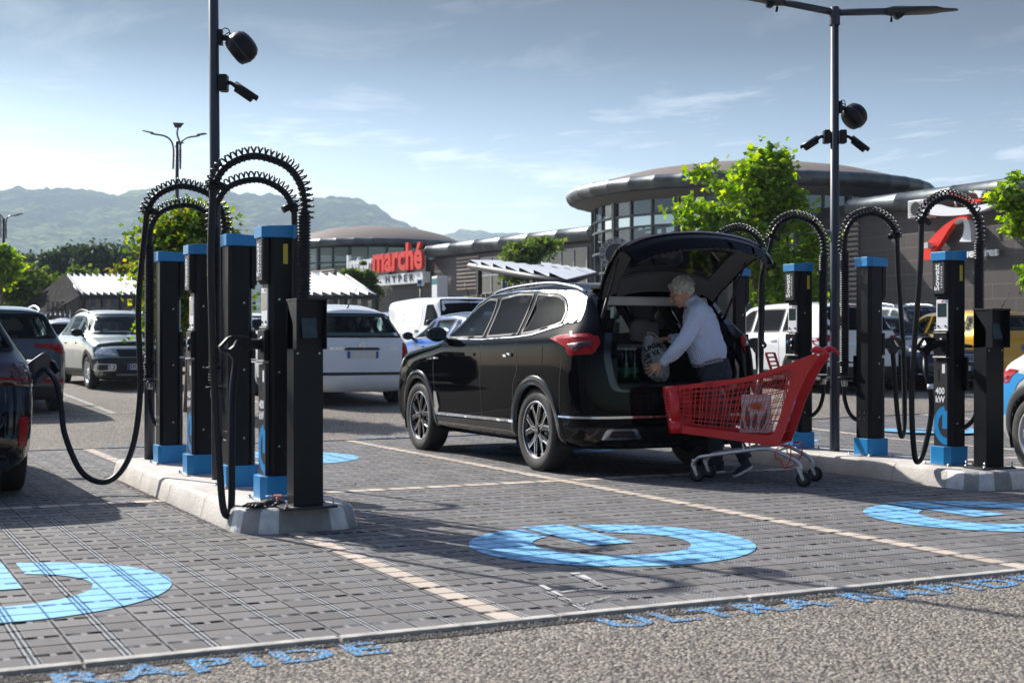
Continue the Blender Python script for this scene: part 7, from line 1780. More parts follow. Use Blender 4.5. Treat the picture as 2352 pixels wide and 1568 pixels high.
for (nm, lab, pm, px, py, Y, rz) in FAR:
    H = CH + (HY - py) / F * Y - gz_d(Y)
    if fp_ is None:
        PF = dict(L=4.0, W=1.72, H=1.48, belt=.95, belt_rear=.98, hood_f=.80, hood_r=.96, cowl=.92, roof_f=.2, roof_r=-1.45, roof_rear_z=1.40, tail_belt=.12, roofw=.72, wb=2.5, cell=.09)
        c = std_car(nm, lab, PF, pm, 0, 0, rz, gm=g_dark, wr=.31, group='small cars in the far rows'); lampB(c, roundpoly([(.82, .95), (.55, .93), (.57, .80), (.82, .78)], .02, 2)); t = c.t; fp_ = t
    else:
        t = copy_tree(fp_); t['label'] = lab
        for ch in t.children:
            if ch.name.split('.')[0] in ('body', 'arch_trim', 'door_handle', 'door_mirror'): 
                ch.data = ch.data.copy(); ch.data.materials[0] = pm
    p = PD(px, py, Y); t.location = (p.x, p.y, gz_d(Y)); s_ = min(1.2, max(.85, H / 1.48)); t.scale = (1, 1, s_) if abs(s_ - 1) < .25 else (s_, s_, s_); t.rotation_euler = (0, 0, rz)
# ================================================================ THE MAN
YM = 12.35
vr = Vector((ct, -st, 0)); vd = Vector((st, ct, 0)); vu = Vector((0, 0, 1))
MO = PD(1640, 783, YM); MO.z = 0
man = empty('person', MO, 0, 'grey haired man in pale blue striped shirt leaning into the open boot with a bag', 'person')
def MP(px, py, dd=0.0): return PD(px, py, YM + dd) - MO
def ell(mb, c, rad, M=None, n=14):
    P_ = []
    for i in range(n + 1):
        t = math.pi * i / n; row = []
        for k in range(2 * n + 1):
            a = math.pi * k / n; v = Vector((rad[0] * math.sin(t) * math.cos(a), rad[1] * math.sin(t) * math.sin(a), rad[2] * math.cos(t))) + Vector(c); row.append(M @ v if M else v)
        P_.append(row)
    mb.grid(P_)
def loft(mb, cs, fr, n=22, cap=True, pw=2.0, sub=5):
    """cs: list of (centre, half front-back, half side); fr: front vector"""
    C_ = catmull([c[0] for c in cs], sub); A_ = []; 
    k = len(cs); ts = np.linspace(0, k - 1, len(C_)); av = np.interp(ts, range(k), [c[1] for c in cs]); bv = np.interp(ts, range(k), [c[2] for c in cs]); P_ = []
    for i, c in enumerate(C_):
        t = (C_[min(i + 1, len(C_) - 1)] - C_[max(i - 1, 0)]).normalized(); f = (fr - t * fr.dot(t)).normalized(); s = t.cross(f)
        row = []
        for q_ in range(n + 1):
            a = 2 * math.pi * q_ / n; ca, sa = math.cos(a), math.sin(a); row.append(c + f * av[i] * abs(ca) ** (2 / pw) * (1 if ca > 0 else -1) + s * bv[i] * abs(sa) ** (2 / pw) * (1 if sa > 0 else -1))
        P_.append(row)
    mb.grid(P_)
    if cap:
        mb.add(P_[0][:-1], [tuple(range(n))]); mb.add(P_[-1][:-1], [tuple(range(n))])
def remesh(o, vox, smooth=4, disp=None):
    m = o.modifiers.new('r', 'REMESH'); m.mode = 'VOXEL'; m.voxel_size = vox; m.use_smooth_shade = True
    if disp:
        tx = bpy.data.textures.new('folds', 'CLOUDS'); tx.noise_scale = disp[1]; tx.noise_depth = 2; d = o.modifiers.new('d', 'DISPLACE'); d.texture = tx; d.strength = disp[0]; d.mid_level = .5; d.texture_coords = 'LOCAL'
    s = o.modifiers.new('s', 'SMOOTH'); s.iterations = smooth; s.factor = .5
FR = -vr      # he faces the left of the picture
hd_up = (-vr * .47 + vu * .88).normalized(); hd_f = (-vr * .86 - vu * .46 + vd * .18); hd_f = (hd_f - hd_up * hd_f.dot(hd_up)).normalized(); hd_s = hd_up.cross(hd_f)
HC = MP(1564, 670, 0.0)
HM = Matrix((hd_f, hd_s, hd_up)).transposed().to_4x4(); HM.translation = HC
b = MB()
ell(b, (-.018, 0, .030), (.098, .076, .088), HM); ell(b, (.028, 0, -.045), (.060, .057, .080), HM); ell(b, (.062, 0, -.100), (.024, .027, .022), HM); ell(b, (.0, 0, -.07), (.055, .055, .045), HM)
b.tube([HM @ Vector(v) for v in ((.086, 0, .012), (.104, 0, -.014), (.116, 0, -.034), (.104, 0, -.045))], [.009, .012, .014, .012], 10)
ell(b, (.098, .011, -.040), (.012, .009, .009), HM, 8); ell(b, (.098, -.011, -.040), (.012, .009, .009), HM, 8)
ell(b, (.076, 0, .024), (.018, .050, .011), HM); ell(b, (.087, 0, -.066), (.013, .026, .007), HM, 10); ell(b, (.084, 0, -.078), (.013, .023, .007), HM, 10); ell(b, (.062, .036, -.028), (.022, .018, .02), HM, 8); ell(b, (.062, -.036, -.028), (.022, .018, .02), HM, 8)
for s in (-1, 1):
    M2 = HM @ Matrix.Translation((-.012, s * .078, -.018)) @ Matrix.Rotation(R(12) * s, 4, 'Z') @ Matrix.Rotation(R(-12), 4, 'Y'); ell(b, (0, 0, 0), (.019, .007, .032), M2, 10); ell(b, (-.004, s * .006, .004), (.015, .006, .026), M2, 8)
NB = MP(1588, 693, 0)
loft(b, [(HM @ Vector((-.02, 0, -.03)), .055, .052), (MP(1580, 686), .056, .054), (NB, .062, .066), (MP(1592, 704), .08, .11)], FR)
SP = [(MP(1630, 835), .12, .15), (MP(1622, 800), .13, .15), (MP(1611, 760), .13, .155), (MP(1602, 722), .11, .165), (MP(1596, 702), .07, .13)]
loft(b, SP, FR)
SL, SR = MP(1606, 712, -.185), MP(1592, 708, .185); EL, ER = MP(1570, 780, -.20), MP(1577, 783, .20); WL_, WR_ = MP(1521, 834, -.10), MP(1538, 776, .10)
b.tube(catmull([MP(1598, 706, -.10), SL, EL.lerp(SL, .5), EL, WL_.lerp(EL, .55), WL_], 5), list(np.interp(np.linspace(0, 1, 26), [0, .2, .4, .6, .8, 1], [.045, .05, .046, .038, .036, .026])), 14)
b.tube(catmull([MP(1594, 704, .10), SR, ER.lerp(SR, .5), ER, WR_.lerp(ER, .55), WR_], 5), list(np.interp(np.linspace(0, 1, 26), [0, .2, .4, .6, .8, 1], [.045, .05, .046, .038, .036, .026])), 14)
def hand(mb, wrist, fdir, palm_n, spread, curl, side):
    """fdir: fingers' direction, palm_n: the way the palm faces; five unequal fingers"""
    f = fdir.normalized(); pn = (palm_n - f * palm_n.dot(f)).normalized(); s = f.cross(pn) * side
    loft(mb, [(wrist - f * .02, .016, .024), (wrist + f * .02, .015, .030), (wrist + f * .055, .0145, .039), (wrist + f * .088, .012, .040)], pn, n=16, sub=3)
    for i, (off, ln, sp, r) in enumerate(((-.031, .064, -.34, .0073), (-.011, .076, -.12, .0082), (.010, .082, .04, .0084), (.030, .072, .22, .0080))):
        d = (f + s * sp * spread).normalized(); p0 = wrist + f * .080 + s * off; p1 = p0 + (d + pn * curl * .3).normalized() * ln * .46; p2 = p1 + (d + pn * curl * .9).normalized() * ln * .30; p3 = p2 + (d + pn * curl * 1.5).normalized() * ln * .24
        mb.tube([p0 - d * .012, p0, p1, p2, p3, p3 + (p3 - p2) * .15], [r * 1.1, r * 1.1, r, r * .92, r * .8, r * .4], 10)
    p0 = wrist + f * .022 + s * .026; d = (f * .72 + s * .75 + pn * .25).normalized(); mb.tube([p0 - d * .01, p0 + d * .03, p0 + d * .055 + f * .004, p0 + d * .072 + f * .014], [.014, .0115, .010, .006], 10)
hand(b, WL_ + (-vr * .012 - vu * .006), (-vr * .92 - vu * .42 + vd * .05), vd * 1.0 - vu * .12, 1.3, .25, 1)
hand(b, WR_, (-vr * 1.0 - vu * .05 - vd * .18), -vu * 1.0 - vd * .15, .7, .45, -1)
HLj, HRj = MP(1634, 852, .085), MP(1636, 852, -.085); KA, KB = MP(1638, 958, .05), MP(1662, 962, -.14); AA, AB_ = MP(1646, 1062, .02), MP(1712, 1048, -.22)
b.tube(catmull([HLj, KA, KA.lerp(AA, .35), AA], 6), list(np.interp(np.linspace(0, 1, 19), [0, .33, .6, 1], [.075, .05, .05, .034])), 14); b.tube(catmull([HRj, KB, KB.lerp(AB_, .35), AB_], 6), list(np.interp(np.linspace(0, 1, 19), [0, .33, .6, 1], [.075, .05, .05, .034])), 14)
body = b.build('body', m_skin, man, fixn=False); remesh(body, .0042, 3)
for s in (-1, 1):
    q = MB(); ell(q, (.079, s * .031, .001), (.0095, .010, .006), HM, 8); e = q.build('eye', mat('eye_white', (.42, .38, .34), .3), body); q = MB(); ell(q, (.087, s * .031, -.001), (.0045, .006, .006), HM, 8); q.build('iris', m_int, e)
    q = MB(); q.tube([HM @ Vector(v) for v in ((.092, s * .012, .022), (.095, s * .03, .027), (.084, s * .048, .021))], [.003, .0045, .003], 6); q.build('eyebrow', m_hair, body)
q = MB(); c_ = WL_ + (-vr * .92 - vu * .42).normalized() * .108; q.lathe([(.0088, -.002), (.0098, -.002), (.0098, .002), (.0088, .002)], 16); rz_ = (-vr * .92 - vu * .42 + vd * .02).to_track_quat('Z', 'Y').to_matrix().to_4x4(); rz_.translation = c_ ; q.v = [tuple(rz_ @ Vector(v)) for v in q.v]; q.build('ring', mat('gold', (.8, .55, .2), .2, metal=1), body)
# hair: many short locks over a cap
q = MB(); rg = np.random.default_rng(3)
ell(q, (-.026, 0, .040), (.099, .080, .086), HM, 16); ell(q, (-.072, 0, -.01), (.048, .066, .058), HM, 12); ell(q, (.042, 0, .090), (.038, .050, .024), HM, 10); ell(q, (-.01, .074, .01), (.035, .012, .04), HM, 8); ell(q, (-.01, -.074, .01), (.035, .012, .04), HM, 8)
hr_ = q.build('hair', m_hair, man, fixn=False); remesh(hr_, .005, 2, (.022, .022))
q = MB()
for k in range(2200):
    u = rg.uniform(-math.pi, math.pi); v = rg.uniform(-.35, 1.5); p = Vector((-.03 + .105 * math.cos(v) * math.cos(u), .084 * math.cos(v) * math.sin(u), .045 + .088 * math.sin(v)))
    if p.x > .045 and p.z < .075: continue
    if p.z < -.0 and p.x > -.04: continue
    n = Vector((p.x + .03, p.y, (p.z - .045))).normalized(); fl = Vector((-.6, rg.normal() * .4, -.5 + rg.normal() * .3)) if p.x < .03 else Vector((.5, rg.normal() * .4, -.25)); fl = (fl - n * fl.dot(n) * .8).normalized(); L = rg.uniform(.020, .042); sd = n.cross(fl) * .0022
    a, b2, c2 = p, p + fl * L * .6 + n * .006, p + fl * L + n * .0015
    q.add([HM @ (a - sd), HM @ (a + sd), HM @ (b2 + sd), HM @ (b2 - sd), HM @ c2], [(0, 1, 2, 3), (3, 2, 4)], True)
q.build('hair_locks', m_hair, hr_, fixn=False)
# shirt
m_shirt, nt, bb = newmat('striped_blue_shirt'); t_ = nd(nt, 'ShaderNodeTexCoord'); sp_ = nd(nt, 'ShaderNodeSeparateXYZ', {0: t_.outputs['Object']})
st1 = mth(nt, 'SINE', mth(nt, 'MULTIPLY', mth(nt, 'ADD', sp_.outputs[0], mth(nt, 'MULTIPLY', sp_.outputs[2], .35)), 620.0)); st2 = mth(nt, 'GREATER_THAN', st1, .1)
c_ = mixc_(nt, st2, (0.42, 0.52, 0.78), (0.76, 0.80, 0.90)); nt.links.new(c_, bb.inputs['Base Color']); bb.inputs['Roughness'].default_value = .8; bb.inputs['Sheen Weight'].default_value = .3
n_ = nd(nt, 'ShaderNodeTexNoise', {'Vector': t_.outputs['Object'], 'Scale': 9.0, 'Detail': 3.0}); bp = nd(nt, 'ShaderNodeBump', {'Height': n_.outputs['Fac'], 'Strength': .5, 'Distance': .03}); nt.links.new(bp.outputs[0], bb.inputs['Normal'])
q = MB()
loft(q, [(MP(1633, 832), .140, .168), (MP(1628, 818), .165, .185), (MP(1621, 795), .170, .188), (MP(1614, 765), .160, .190), (MP(1606, 735), .148, .198), (MP(1600, 714), .120, .195), (MP(1594, 700), .085, .14), (MP(1587, 689), .066, .072)], FR, n=28, pw=2.3)
q.tube(catmull([MP(1600, 712, -.12), SL + vu * -.005, EL.lerp(SL, .5) + vr * .01, EL + vr * .006, WL_.lerp(EL, .5) - vu * .012, WL_.lerp(EL, .10)], 6), list(np.interp(np.linspace(0, 1, 31), [0, .2, .4, .6, .8, .93, 1], [.070, .083, .076, .068, .062, .050, .036])), 18)
q.tube(catmull([MP(1594, 708, .12), SR, ER.lerp(SR, .5) + vr * .01, ER + vr * .006, WR_.lerp(ER, .5), WR_.lerp(ER, .08)], 6), list(np.interp(np.linspace(0, 1, 31), [0, .2, .4, .6, .8, .93, 1], [.070, .080, .074, .066, .058, .048, .036])), 18)
sh = q.build('shirt', m_shirt, man, fixn=False); remesh(sh, .008, 5, (.030, .075))
q = MB()
cc = [MP(1588, 690, 0), MP(1584.5, 683.5, 0)]; P_ = []
for i, (k, r0) in enumerate(((-.25, .066), (.4, .064), (1.05, .063), (1.1, .067), (.3, .072), (-.3, .076))):
    c = cc[0].lerp(cc[1], k) if k <= 1 else cc[0].lerp(cc[1], k); t = (cc[1] - cc[0]).normalized(); f = (FR - t * FR.dot(t)).normalized(); s = t.cross(f); P_.append([c + f * r0 * math.cos(a) * .95 + s * r0 * math.sin(a) + (vu * -.012 * (math.cos(a) > .6)) for a in np.linspace(.18, 2 * math.pi - .18, 26)])
q.grid(P_); q.build('collar', m_shirt, sh, fixn=False)
for (W_, E_) in ((WL_, EL), (WR_, ER)):
    q = MB(); d = (E_ - W_).normalized(); q.tube([W_ + d * .0, W_ + d * .004, W_ + d * .055, W_ + d * .06], [.036, .040, .045, .041], 18); q.build('cuff', m_shirt, sh)
# jeans
m_jean = mat('black_denim', (0.032, 0.040, 0.058), .8, var=.45, scale=16, bump=.35, bscale=90)
q = MB(); loft(q, [(MP(1628, 826), .135, .165), (MP(1636, 840), .150, .172), (MP(1642, 862), .150, .172), (MP(1640, 884), .115, .16)], FR, n=26, pw=2.3)
q.tube(catmull([HLj + vu * .03, HLj - vu * .12, KA, KA.lerp(AA, .4), AA - vu * .02], 6), list(np.interp(np.linspace(0, 1, 25), [0, .25, .5, .75, 1], [.10, .094, .072, .064, .060])), 18)
q.tube(catmull([HRj + vu * .03, HRj - vu * .12, KB, KB.lerp(AB_, .4), AB_ - vu * .02], 6), list(np.interp(np.linspace(0, 1, 25), [0, .25, .5, .75, 1], [.10, .094, .072, .064, .060])), 18)
jn = q.build('jeans', m_jean, man, fixn=False); remesh(jn, .009, 4, (.022, .05))
q = MB(); c0 = MP(1652, 850, -.165); ex_ = (vr * .96 - vu * .28).normalized(); ez_ = (vu + vr * .28).normalized(); P_ = []
for i in range(7):
    P_.append([c0 + ex_ * ((i - 3) / 3 * .065) + ez_ * (z * (1 if z > 0 or abs(i - 3) < 3 else .75)) - vd * (.010 - .0012 * (i - 3) ** 2) + vd * .00 for z in (-.085, -.02, .065)])
q.grid(P_); q.build('back_pocket', m_jean, jn, fixn=False)
q = MB(); P_ = []; Pst = []
bc, bt = MP(1629.5, 830), None; tt = (SP[0][0] - SP[1][0]).normalized() * -1; ff = (FR - tt * FR.dot(tt)).normalized(); ss = tt.cross(ff)
for i, (o, g_) in enumerate(((-.018, 0), (-.018, .006), (.018, .006), (.018, 0))):
    P_.append([bc + tt * o + ff * (.150 + g_) * math.cos(a) + ss * (.178 + g_) * math.sin(a) for a in np.linspace(0, 2 * math.pi, 37)])
q.grid(P_); q.k = 1
for i in range(84):
    a = 2 * math.pi * i / 84
    for o in (-.009, 0, .009):
        p = bc + tt * o + ff * .157 * math.cos(a) + ss * .185 * math.sin(a); n = (ff * math.cos(a) + ss * math.sin(a)); s1 = tt.cross(n) * .0028; s2 = tt * .0028; q.add([p - s1 - s2, p + s1 - s2, p + s1 + s2, p - s1 + s2], [(0, 1, 2, 3)])
q.build('belt', [m_black2, m_signwh], jn, fixn=False)
def shoe(ank, heel, toe, lift, name='shoe'):
    """heel and toe: sole contact ends"""
    f = (toe - heel); L = f.length; f.normalize(); up = (vu - f * f.dot(vu)).normalized(); s = f.cross(up)
    M = Matrix((f, s, up)).transposed().to_4x4(); M.translation = heel; q = MB(); P_ = []
    for (x, w, h) in ((-.005, .012, .05), (.01, .034, .075), (.05, .038, .085), (.09, .040, .075), (.15, .045, .058), (.21, .047, .045), (.255, .038, .034), (.28, .012, .024)):
        P_.append([M @ Vector((x * L / .28, w * math.cos(a), .022 + max(0, h - .02) * max(0, math.sin(a)) ** .8 - (.004 if math.sin(a) < 0 else 0))) for a in np.linspace(-.3, math.pi + .3, 14)])
    q.grid(P_); q.tube([M @ Vector((.045, 0, .05)), M @ Vector((.035, 0, .11))], [.042, .042], 14, cap=False); so = q.build(name, m_jean, man, fixn=False)
    q = MB(); pl = [(-.012, 0), (-.005, .028), (.03, .039), (.09, .040), (.15, .046), (.21, .049), (.262, .040), (.287, .014), (.287, -.014), (.262, -.040), (.21, -.049), (.15, -.046), (.09, -.040), (.03, -.039), (-.005, -.028)]
    q.prism([(x * L / .28, y) for x, y in pl], 0, .024, 'xy', M); q.build('sole', m_signwh, so, bevel=.004)
    q = MB()
    for k in range(5):
        x = .085 + k * .018; h = .078 - k * .0065; q.tube([M @ Vector((x * L / .28, -.022, h - .008)), M @ Vector((x * L / .28 + .004, 0, h + .004)), M @ Vector((x * L / .28, .022, h - .008))], .0035, 6)
    q.build('laces', m_signwh, so)
shoe(AA, MP(1662, 1084, .02), MP(1606, 1087.5, -.03), 0)
hB = MP(1727, 1072, -.23); tB = MP(1686, 1093, -.27); hB.z = .085; tB.z = .004
shoe(AB_, hB, tB, 0)
for o in (man,): pass

# ---- things in the boot
m_bag = mat('white_woven_bag', (0.50, 0.52, 0.51), .6, var=.2, scale=12, bump=1.0, bscale=13)
m_bag.node_tree.nodes['Bump'].inputs['Distance'].default_value = .05
bc_ = PD(1506, 822, 12.62); t = empty('shopping_bag', (bc_.x, bc_.y, bc_.z), R(-YAW), 'crumpled white shopping bag with black capitals held by the man in the boot', 'bag')
q = MB(); P_ = []
out = [(-.02, .19, .03), (-.06, .17, .05), (-.10, .12, .08), (-.125, .05, .10), (-.115, -.03, .115), (-.085, -.10, .12), (-.03, -.155, .115), (.04, -.185, .10), (.085, -.16, .06)]
# lofted crumpled sack: sections along its tall axis
secs = [(-.055, .205, .05, .03), (-.03, .16, .085, .06), (-.01, .10, .11, .09), (-.005, .03, .118, .105), (.0, -.04, .118, .11), (.01, -.11, .11, .10), (.025, -.165, .09, .085), (.04, -.198, .05, .05), (.045, -.203, .005, .005)]
for (cx0, cz0, hw_, hd_) in secs:
    row = []
    for k in range(37):
        a = 2 * math.pi * k / 36; wv = 1 + .22 * noise.noise((math.cos(a) * 2.2, math.sin(a) * 2.2, cz0 * 11)) + .05 * math.sin(a * 5 + cz0 * 20); row.append((cx0 + hw_ * math.cos(a) * wv, hd_ * math.sin(a) * wv, cz0 + .012 * math.sin(a * 3)))
    P_.append(row)
q.grid(P_); sack = q.build('sack', m_bag, t, fixn=False); sub = sack.modifiers.new('s', 'SUBSURF'); sub.levels = 1; sub.render_levels = 1
q = MB()
for (s_, x, z, sz, rot) in (('UNSAC', -.055, .085, .085, -62), ('DEVA', -.07, .035, .085, -66), ('ET', -.088, -.055, .08, -70)):
    pass
def on_sack(u, v):
    """u: lateral, v: height on the sack's near side"""
    ss_ = sorted(secs, key=lambda k: k[1]); zz_ = [k[1] for k in ss_]; cx0 = np.interp(v, zz_, [k[0] for k in ss_]); hw_ = np.interp(v, zz_, [k[2] for k in ss_]); hd_ = np.interp(v, zz_, [k[3] for k in ss_]); t = max(-.97, min(.97, (u - cx0) / hw_)); a = -math.acos(t); wv = 1 + .22 * noise.noise((math.cos(a) * 2.2, math.sin(a) * 2.2, v * 11)) + .05 * math.sin(a * 5 + v * 20); return Vector((cx0 + hw_ * math.cos(a) * wv, hd_ * math.sin(a) * wv - .007, v + .012 * math.sin(a * 3)))
for (s_, u0, v0, sz) in (('UNSAC', -.02, .105, .062), ('DE VA', -.045, .030, .066), ('ET', -.062, -.045, .066)):
    v, f = text_mesh(s_, size=sz, depth=0, offset=.003, sx=.8); M2 = Matrix.Rotation(R(14), 4, 'Z'); q.add([on_sack(u0 + (M2 @ p).x, v0 + (M2 @ p).y) for p in v], f, False)
q.build('lettering', m_signdk, sack, fixn=False)
q = MB(); q.tube(catmull([(-.06, -.03, .19), (-.075, -.04, .235), (-.02, -.03, .225), (.03, -.02, .18)], 5), .006, 6); q.build('handle', m_bag, t)
g_bot = glass('green_bottle', (.10, .42, .26), .08); bt0 = PD(1442, 880, 12.75)
prof = [(0, 0), (.036, 0), (.041, .012), (.040, .06), (.042, .08), (.040, .13), (.042, .17), (.038, .21), (.022, .255), (.014, .28), (.014, .30), (0, .30)]
bot0 = None
BLb = ['front left', 'front right', 'middle left', 'middle right', 'back left', 'back right']
for i in range(6):
    x, y = (i % 2) * .088 - .02, (i // 2) * .088
    if bot0 is None:
        t = empty('water_bottle', (0, 0, 0), 0, 'x', 'bottle', 'green plastic bottles in the boot'); q = MB(); q.lathe(prof, 18); q.build('body', g_bot, t, fixn=False); q = MB(); q.lathe([(0, .300), (.016, .300), (.016, .322), (0, .322)], 14); q.build('cap', m_signwh, t); q = MB(); q.lathe([(.0425, .09), (.0425, .14)], 18); q.build('wrapper', mat('teal_label', (.05, .22, .16), .4), t); bot0 = t
    else: t = copy_tree(bot0)
    M = Matrix.Rotation(R(-8), 4, 'Z') @ Vector((x, y, 0)); t.location = (bt0.x + M.x, bt0.y + M.y, .80); t['label'] = 'green plastic bottle in the boot beside the white bag, %s of the six pack' % BLb[i]

# ================================================================ TROLLEY
g0, g1 = PG(1597, 1107, 0), PG(1843, 1117, 0); ex = (g1 - g0).normalized(); ey = Vector((-ex.y, ex.x, 0)); 
if ey.dot(vd) < 0: ey = -ey
tr = empty('shopping_trolley', (g0.x, g0.y, 0), math.atan2(ex.y, ex.x), 'red plastic shopping trolley on zinc frame standing beside the man', 'trolley')
def TP(px, py, y=0.0):
    k = (px - CX) / F; dirv = Vector((*AB(k, 1.0), -(py - HY) / F)); o = g0 + ey * y; t = (o - Vector((0, 0, CH))).dot(ey) / dirv.dot(ey); P_ = Vector((0, 0, CH)) + dirv * t; r = P_ - g0; return Vector((r.dot(ex), r.dot(ey), P_.z))
def tc(x, y): return (1506.8 + x * .22272, 790.15 + y * .22272)
def tcz(x, y): p = TP(*tc(x, y)); return (p.x, p.z)
outer = [tcz(*p) for p in ((205, 428), (380, 405), (560, 376), (650, 378), (900, 338), (1060, 298), (1200, 252), (1400, 180), (1560, 118), (1640, 90), (1680, 120), (1560, 290), (1420, 600), (1340, 850), (1265, 1046), (1100, 1035), (850, 998), (500, 950), (215, 915))]
hole = [tcz(*p) for p in ((240, 466), (420, 448), (600, 436), (800, 405), (1000, 362), (1200, 300), (1380, 248), (1418, 285), (1400, 350), (1330, 560), (1260, 780), (1215, 900), (1165, 940), (1000, 925), (800, 905), (500, 870), (270, 842), (240, 800), (222, 640), (222, 500))]
slot = [tcz(*p) for p in ((490, 408), (575, 395), (588, 408), (575, 424), (495, 436), (482, 424))]
XN, XR = outer[0][0], outer[9][0]
def ywid(x):
    t = max(0, min(1, (x - XN) / (XR - XN))); return (.055 * (1 - t) ** 1.3, .46 + .05 * t - .07 * (1 - t) ** 1.3)
def holed(mb, outer, holes, y0f, th):
    loops = [outer] + holes; pts = []; ed = []
    for lp in loops:
        k0 = len(pts); pts += [Vector(p) for p in lp]; n = len(lp); ed += [(k0 + i, k0 + (i + 1) % n) for i in range(n)]
    r = delaunay_2d_cdt(pts, ed, [], 0, 1e-7, True); V2, F2 = r[0], r[2]; cen = np.array([[sum(V2[i][k] for i in f) / 3 for k in (0, 1)] for f in F2]); keep = pip(cen, outer)
    for h in holes: keep &= ~pip(cen, h)
    A = [Vector((v[0], y0f(v[0]), v[1])) for v in V2]; B = [Vector((v[0], y0f(v[0]) + th, v[1])) for v in V2]; FF = [tuple(f) for f, k in zip(F2, keep) if k]; n = len(A)
    fs = FF + [tuple(i + n for i in f[::-1]) for f in FF]; cnt = set()
    for f in FF:
        for a, b_ in ((f[0], f[1]), (f[1], f[2]), (f[2], f[0])): cnt.add((a, b_))
    for (a, b_) in cnt:
        if (b_, a) not in cnt: fs.append((a, a + n, b_ + n, b_))
    mb.add(A + B, fs, False)
hx = [p[0] for p in hole]
def hole_span_v(x):
    zs = []
    n = len(hole)
    for i in range(n):
        (x0, z0), (x1, z1) = hole[i], hole[(i + 1) % n]
        if (x0 - x) * (x1 - x) < 0: zs.append(z0 + (z1 - z0) * (x - x0) / (x1 - x0))
    return (min(zs), max(zs)) if len(zs) > 1 else None
def clip_seg(p, q_, poly, n=60):
    """longest inside run of the segment"""
    pts = np.array([[p[0] + (q_[0] - p[0]) * i / n, p[1] + (q_[1] - p[1]) * i / n] for i in range(n + 1)]); k = pip(pts, poly); idx = np.where(k)[0]
    if len(idx) < 2: return None
    return pts[max(0, idx[0] - 1)], pts[min(n, idx[-1] + 1)]
for sidei, (yf_, th) in enumerate(((lambda x: ywid(x)[0], .010), (lambda x: ywid(x)[1], .010))):
    q = MB(); holed(q, outer, [hole, slot], yf_, th); sp = q.build('side_panel', m_red, tr, bevel=.002)
    q = MB(); bx = []
    # slanted uprights, leaning back with the rear edge
    x0, x1 = min(hx), max(hx); zb_, zt_ = min(p[1] for p in hole), max(p[1] for p in hole)
    N = 27
    for i in range(N):
        t = (i + .5) / N; lean = .02 + .22 * t ** 1.2
        if i % 3 == 2: t += .012
        xb = x0 - .02 + (x1 - x0 - .12) * t * .98; sg2 = clip_seg((xb, zb_), (xb + lean, zt_ + .02), hole)
        if sg2: bx.append(sg2)
    topc = [tcz(*p) for p in ((230, 470), (600, 440), (1000, 362), (1400, 245))]; botc = [tcz(*p) for p in ((230, 835), (600, 880), (1000, 925), (1220, 945))]
    for j, v in enumerate((.06, .10, .20, .30, .34, .44, .48, .58, .68, .72, .82, .92)):
        L_ = []
        for i in range(13):
            u = i / 12; a = Vector((np.interp(u, [0, .33, .66, 1], [p[0] for p in topc]), np.interp(u, [0, .33, .66, 1], [p[1] for p in topc]))); c = Vector((np.interp(u, [0, .33, .66, 1], [p[0] for p in botc]), np.interp(u, [0, .33, .66, 1], [p[1] for p in botc]))); L_.append(a.lerp(c, v))
        for a, c in zip(L_[:-1], L_[1:]):
            if pip(np.array([[(a.x + c.x) / 2, (a.y + c.y) / 2]]), hole)[0]: bx.append((a, c))
    for a, c in bx: q.tube([(a[0], yf_(a[0]) + .005, a[1]), (c[0], yf_(c[0]) + .005, c[1])], .0032, 4, cap=False, smooth=False)
    q.build('grid_bars', m_red, sp, fixn=False)
# nose
q = MB(); nz0, nz1 = outer[-1][1], outer[0][1]; xN = XN - .0
def nose_pt(t, z, o=0):
    a = math.pi * t; yy0, yy1 = ywid(XN); c = (yy0 + yy1) / 2; r = (yy1 - yy0) / 2 + .005; lean = (z - nz0) / (nz1 - nz0); xx = XN + .035 * (1 - lean); return Vector((xx - (.165 - .03 * (1 - lean)) * max(0, math.sin(a)) ** .5 + o, c - r * math.cos(a), z - .01 * math.sin(a)))
def nstrip(z0, z1, t0=0, t1=1, n=22): 
    A = [[nose_pt(t0 + (t1 - t0) * i / n, z) for z in (z0, z1)] for i in range(n + 1)]; q.grid(A)
nstrip(nz1 - .055, nz1); nstrip(nz0, nz0 + .12)
for k in range(9): z = nz0 + .12 + (nz1 - .055 - nz0 - .12) * (k + .5) / 9; nstrip(z - .006, z + .006)
for t0 in (0, .16, .30, .46, .60, .76, .92): nstrip(nz0 + .1, nz1 - .04, t0, t0 + (.09 if t0 in (0, .92) else .035), 3)
np_ = q.build('nose_panel', m_red, tr, fixn=False); so = np_.modifiers.new('s', 'SOLIDIFY'); so.thickness = .008
# bottom and rear gate
q = MB(); P_ = []
bl_ = [outer[-1], outer[-2], outer[-3], outer[-5]]
xs_b = [p[0] for p in (outer[18], outer[17], outer[16], outer[15], outer[14])]; zs_b = [p[1] for p in (outer[18], outer[17], outer[16], outer[15], outer[14])]
for i in range(34):
    x = xs_b[0] + (xs_b[-1] - xs_b[0]) * i / 33; z = np.interp(x, xs_b, zs_b) + .012; y0_, y1_ = ywid(x); q.box(x, x + .016, y0_, y1_, z, z + .006)
for k in range(7):
    y = .04 + k * .07; q.tube([(x, y + ywid(x)[0], np.interp(x, xs_b, zs_b) + .012) for x in np.linspace(xs_b[0], xs_b[-1], 8)], .006, 5)
q.build('basket_floor', m_red, tr, fixn=False)
q = MB(); rb, rt_ = Vector((outer[14][0] - .02, 0, outer[14][1] + .02)), Vector((outer[9][0] - .22, 0, outer[9][1] - .10))
for k in range(11):
    y = .02 + k * .048; q.tube([rb + Vector((0, y, 0)), rt_ + Vector((0, y, 0))], .0035, 5)
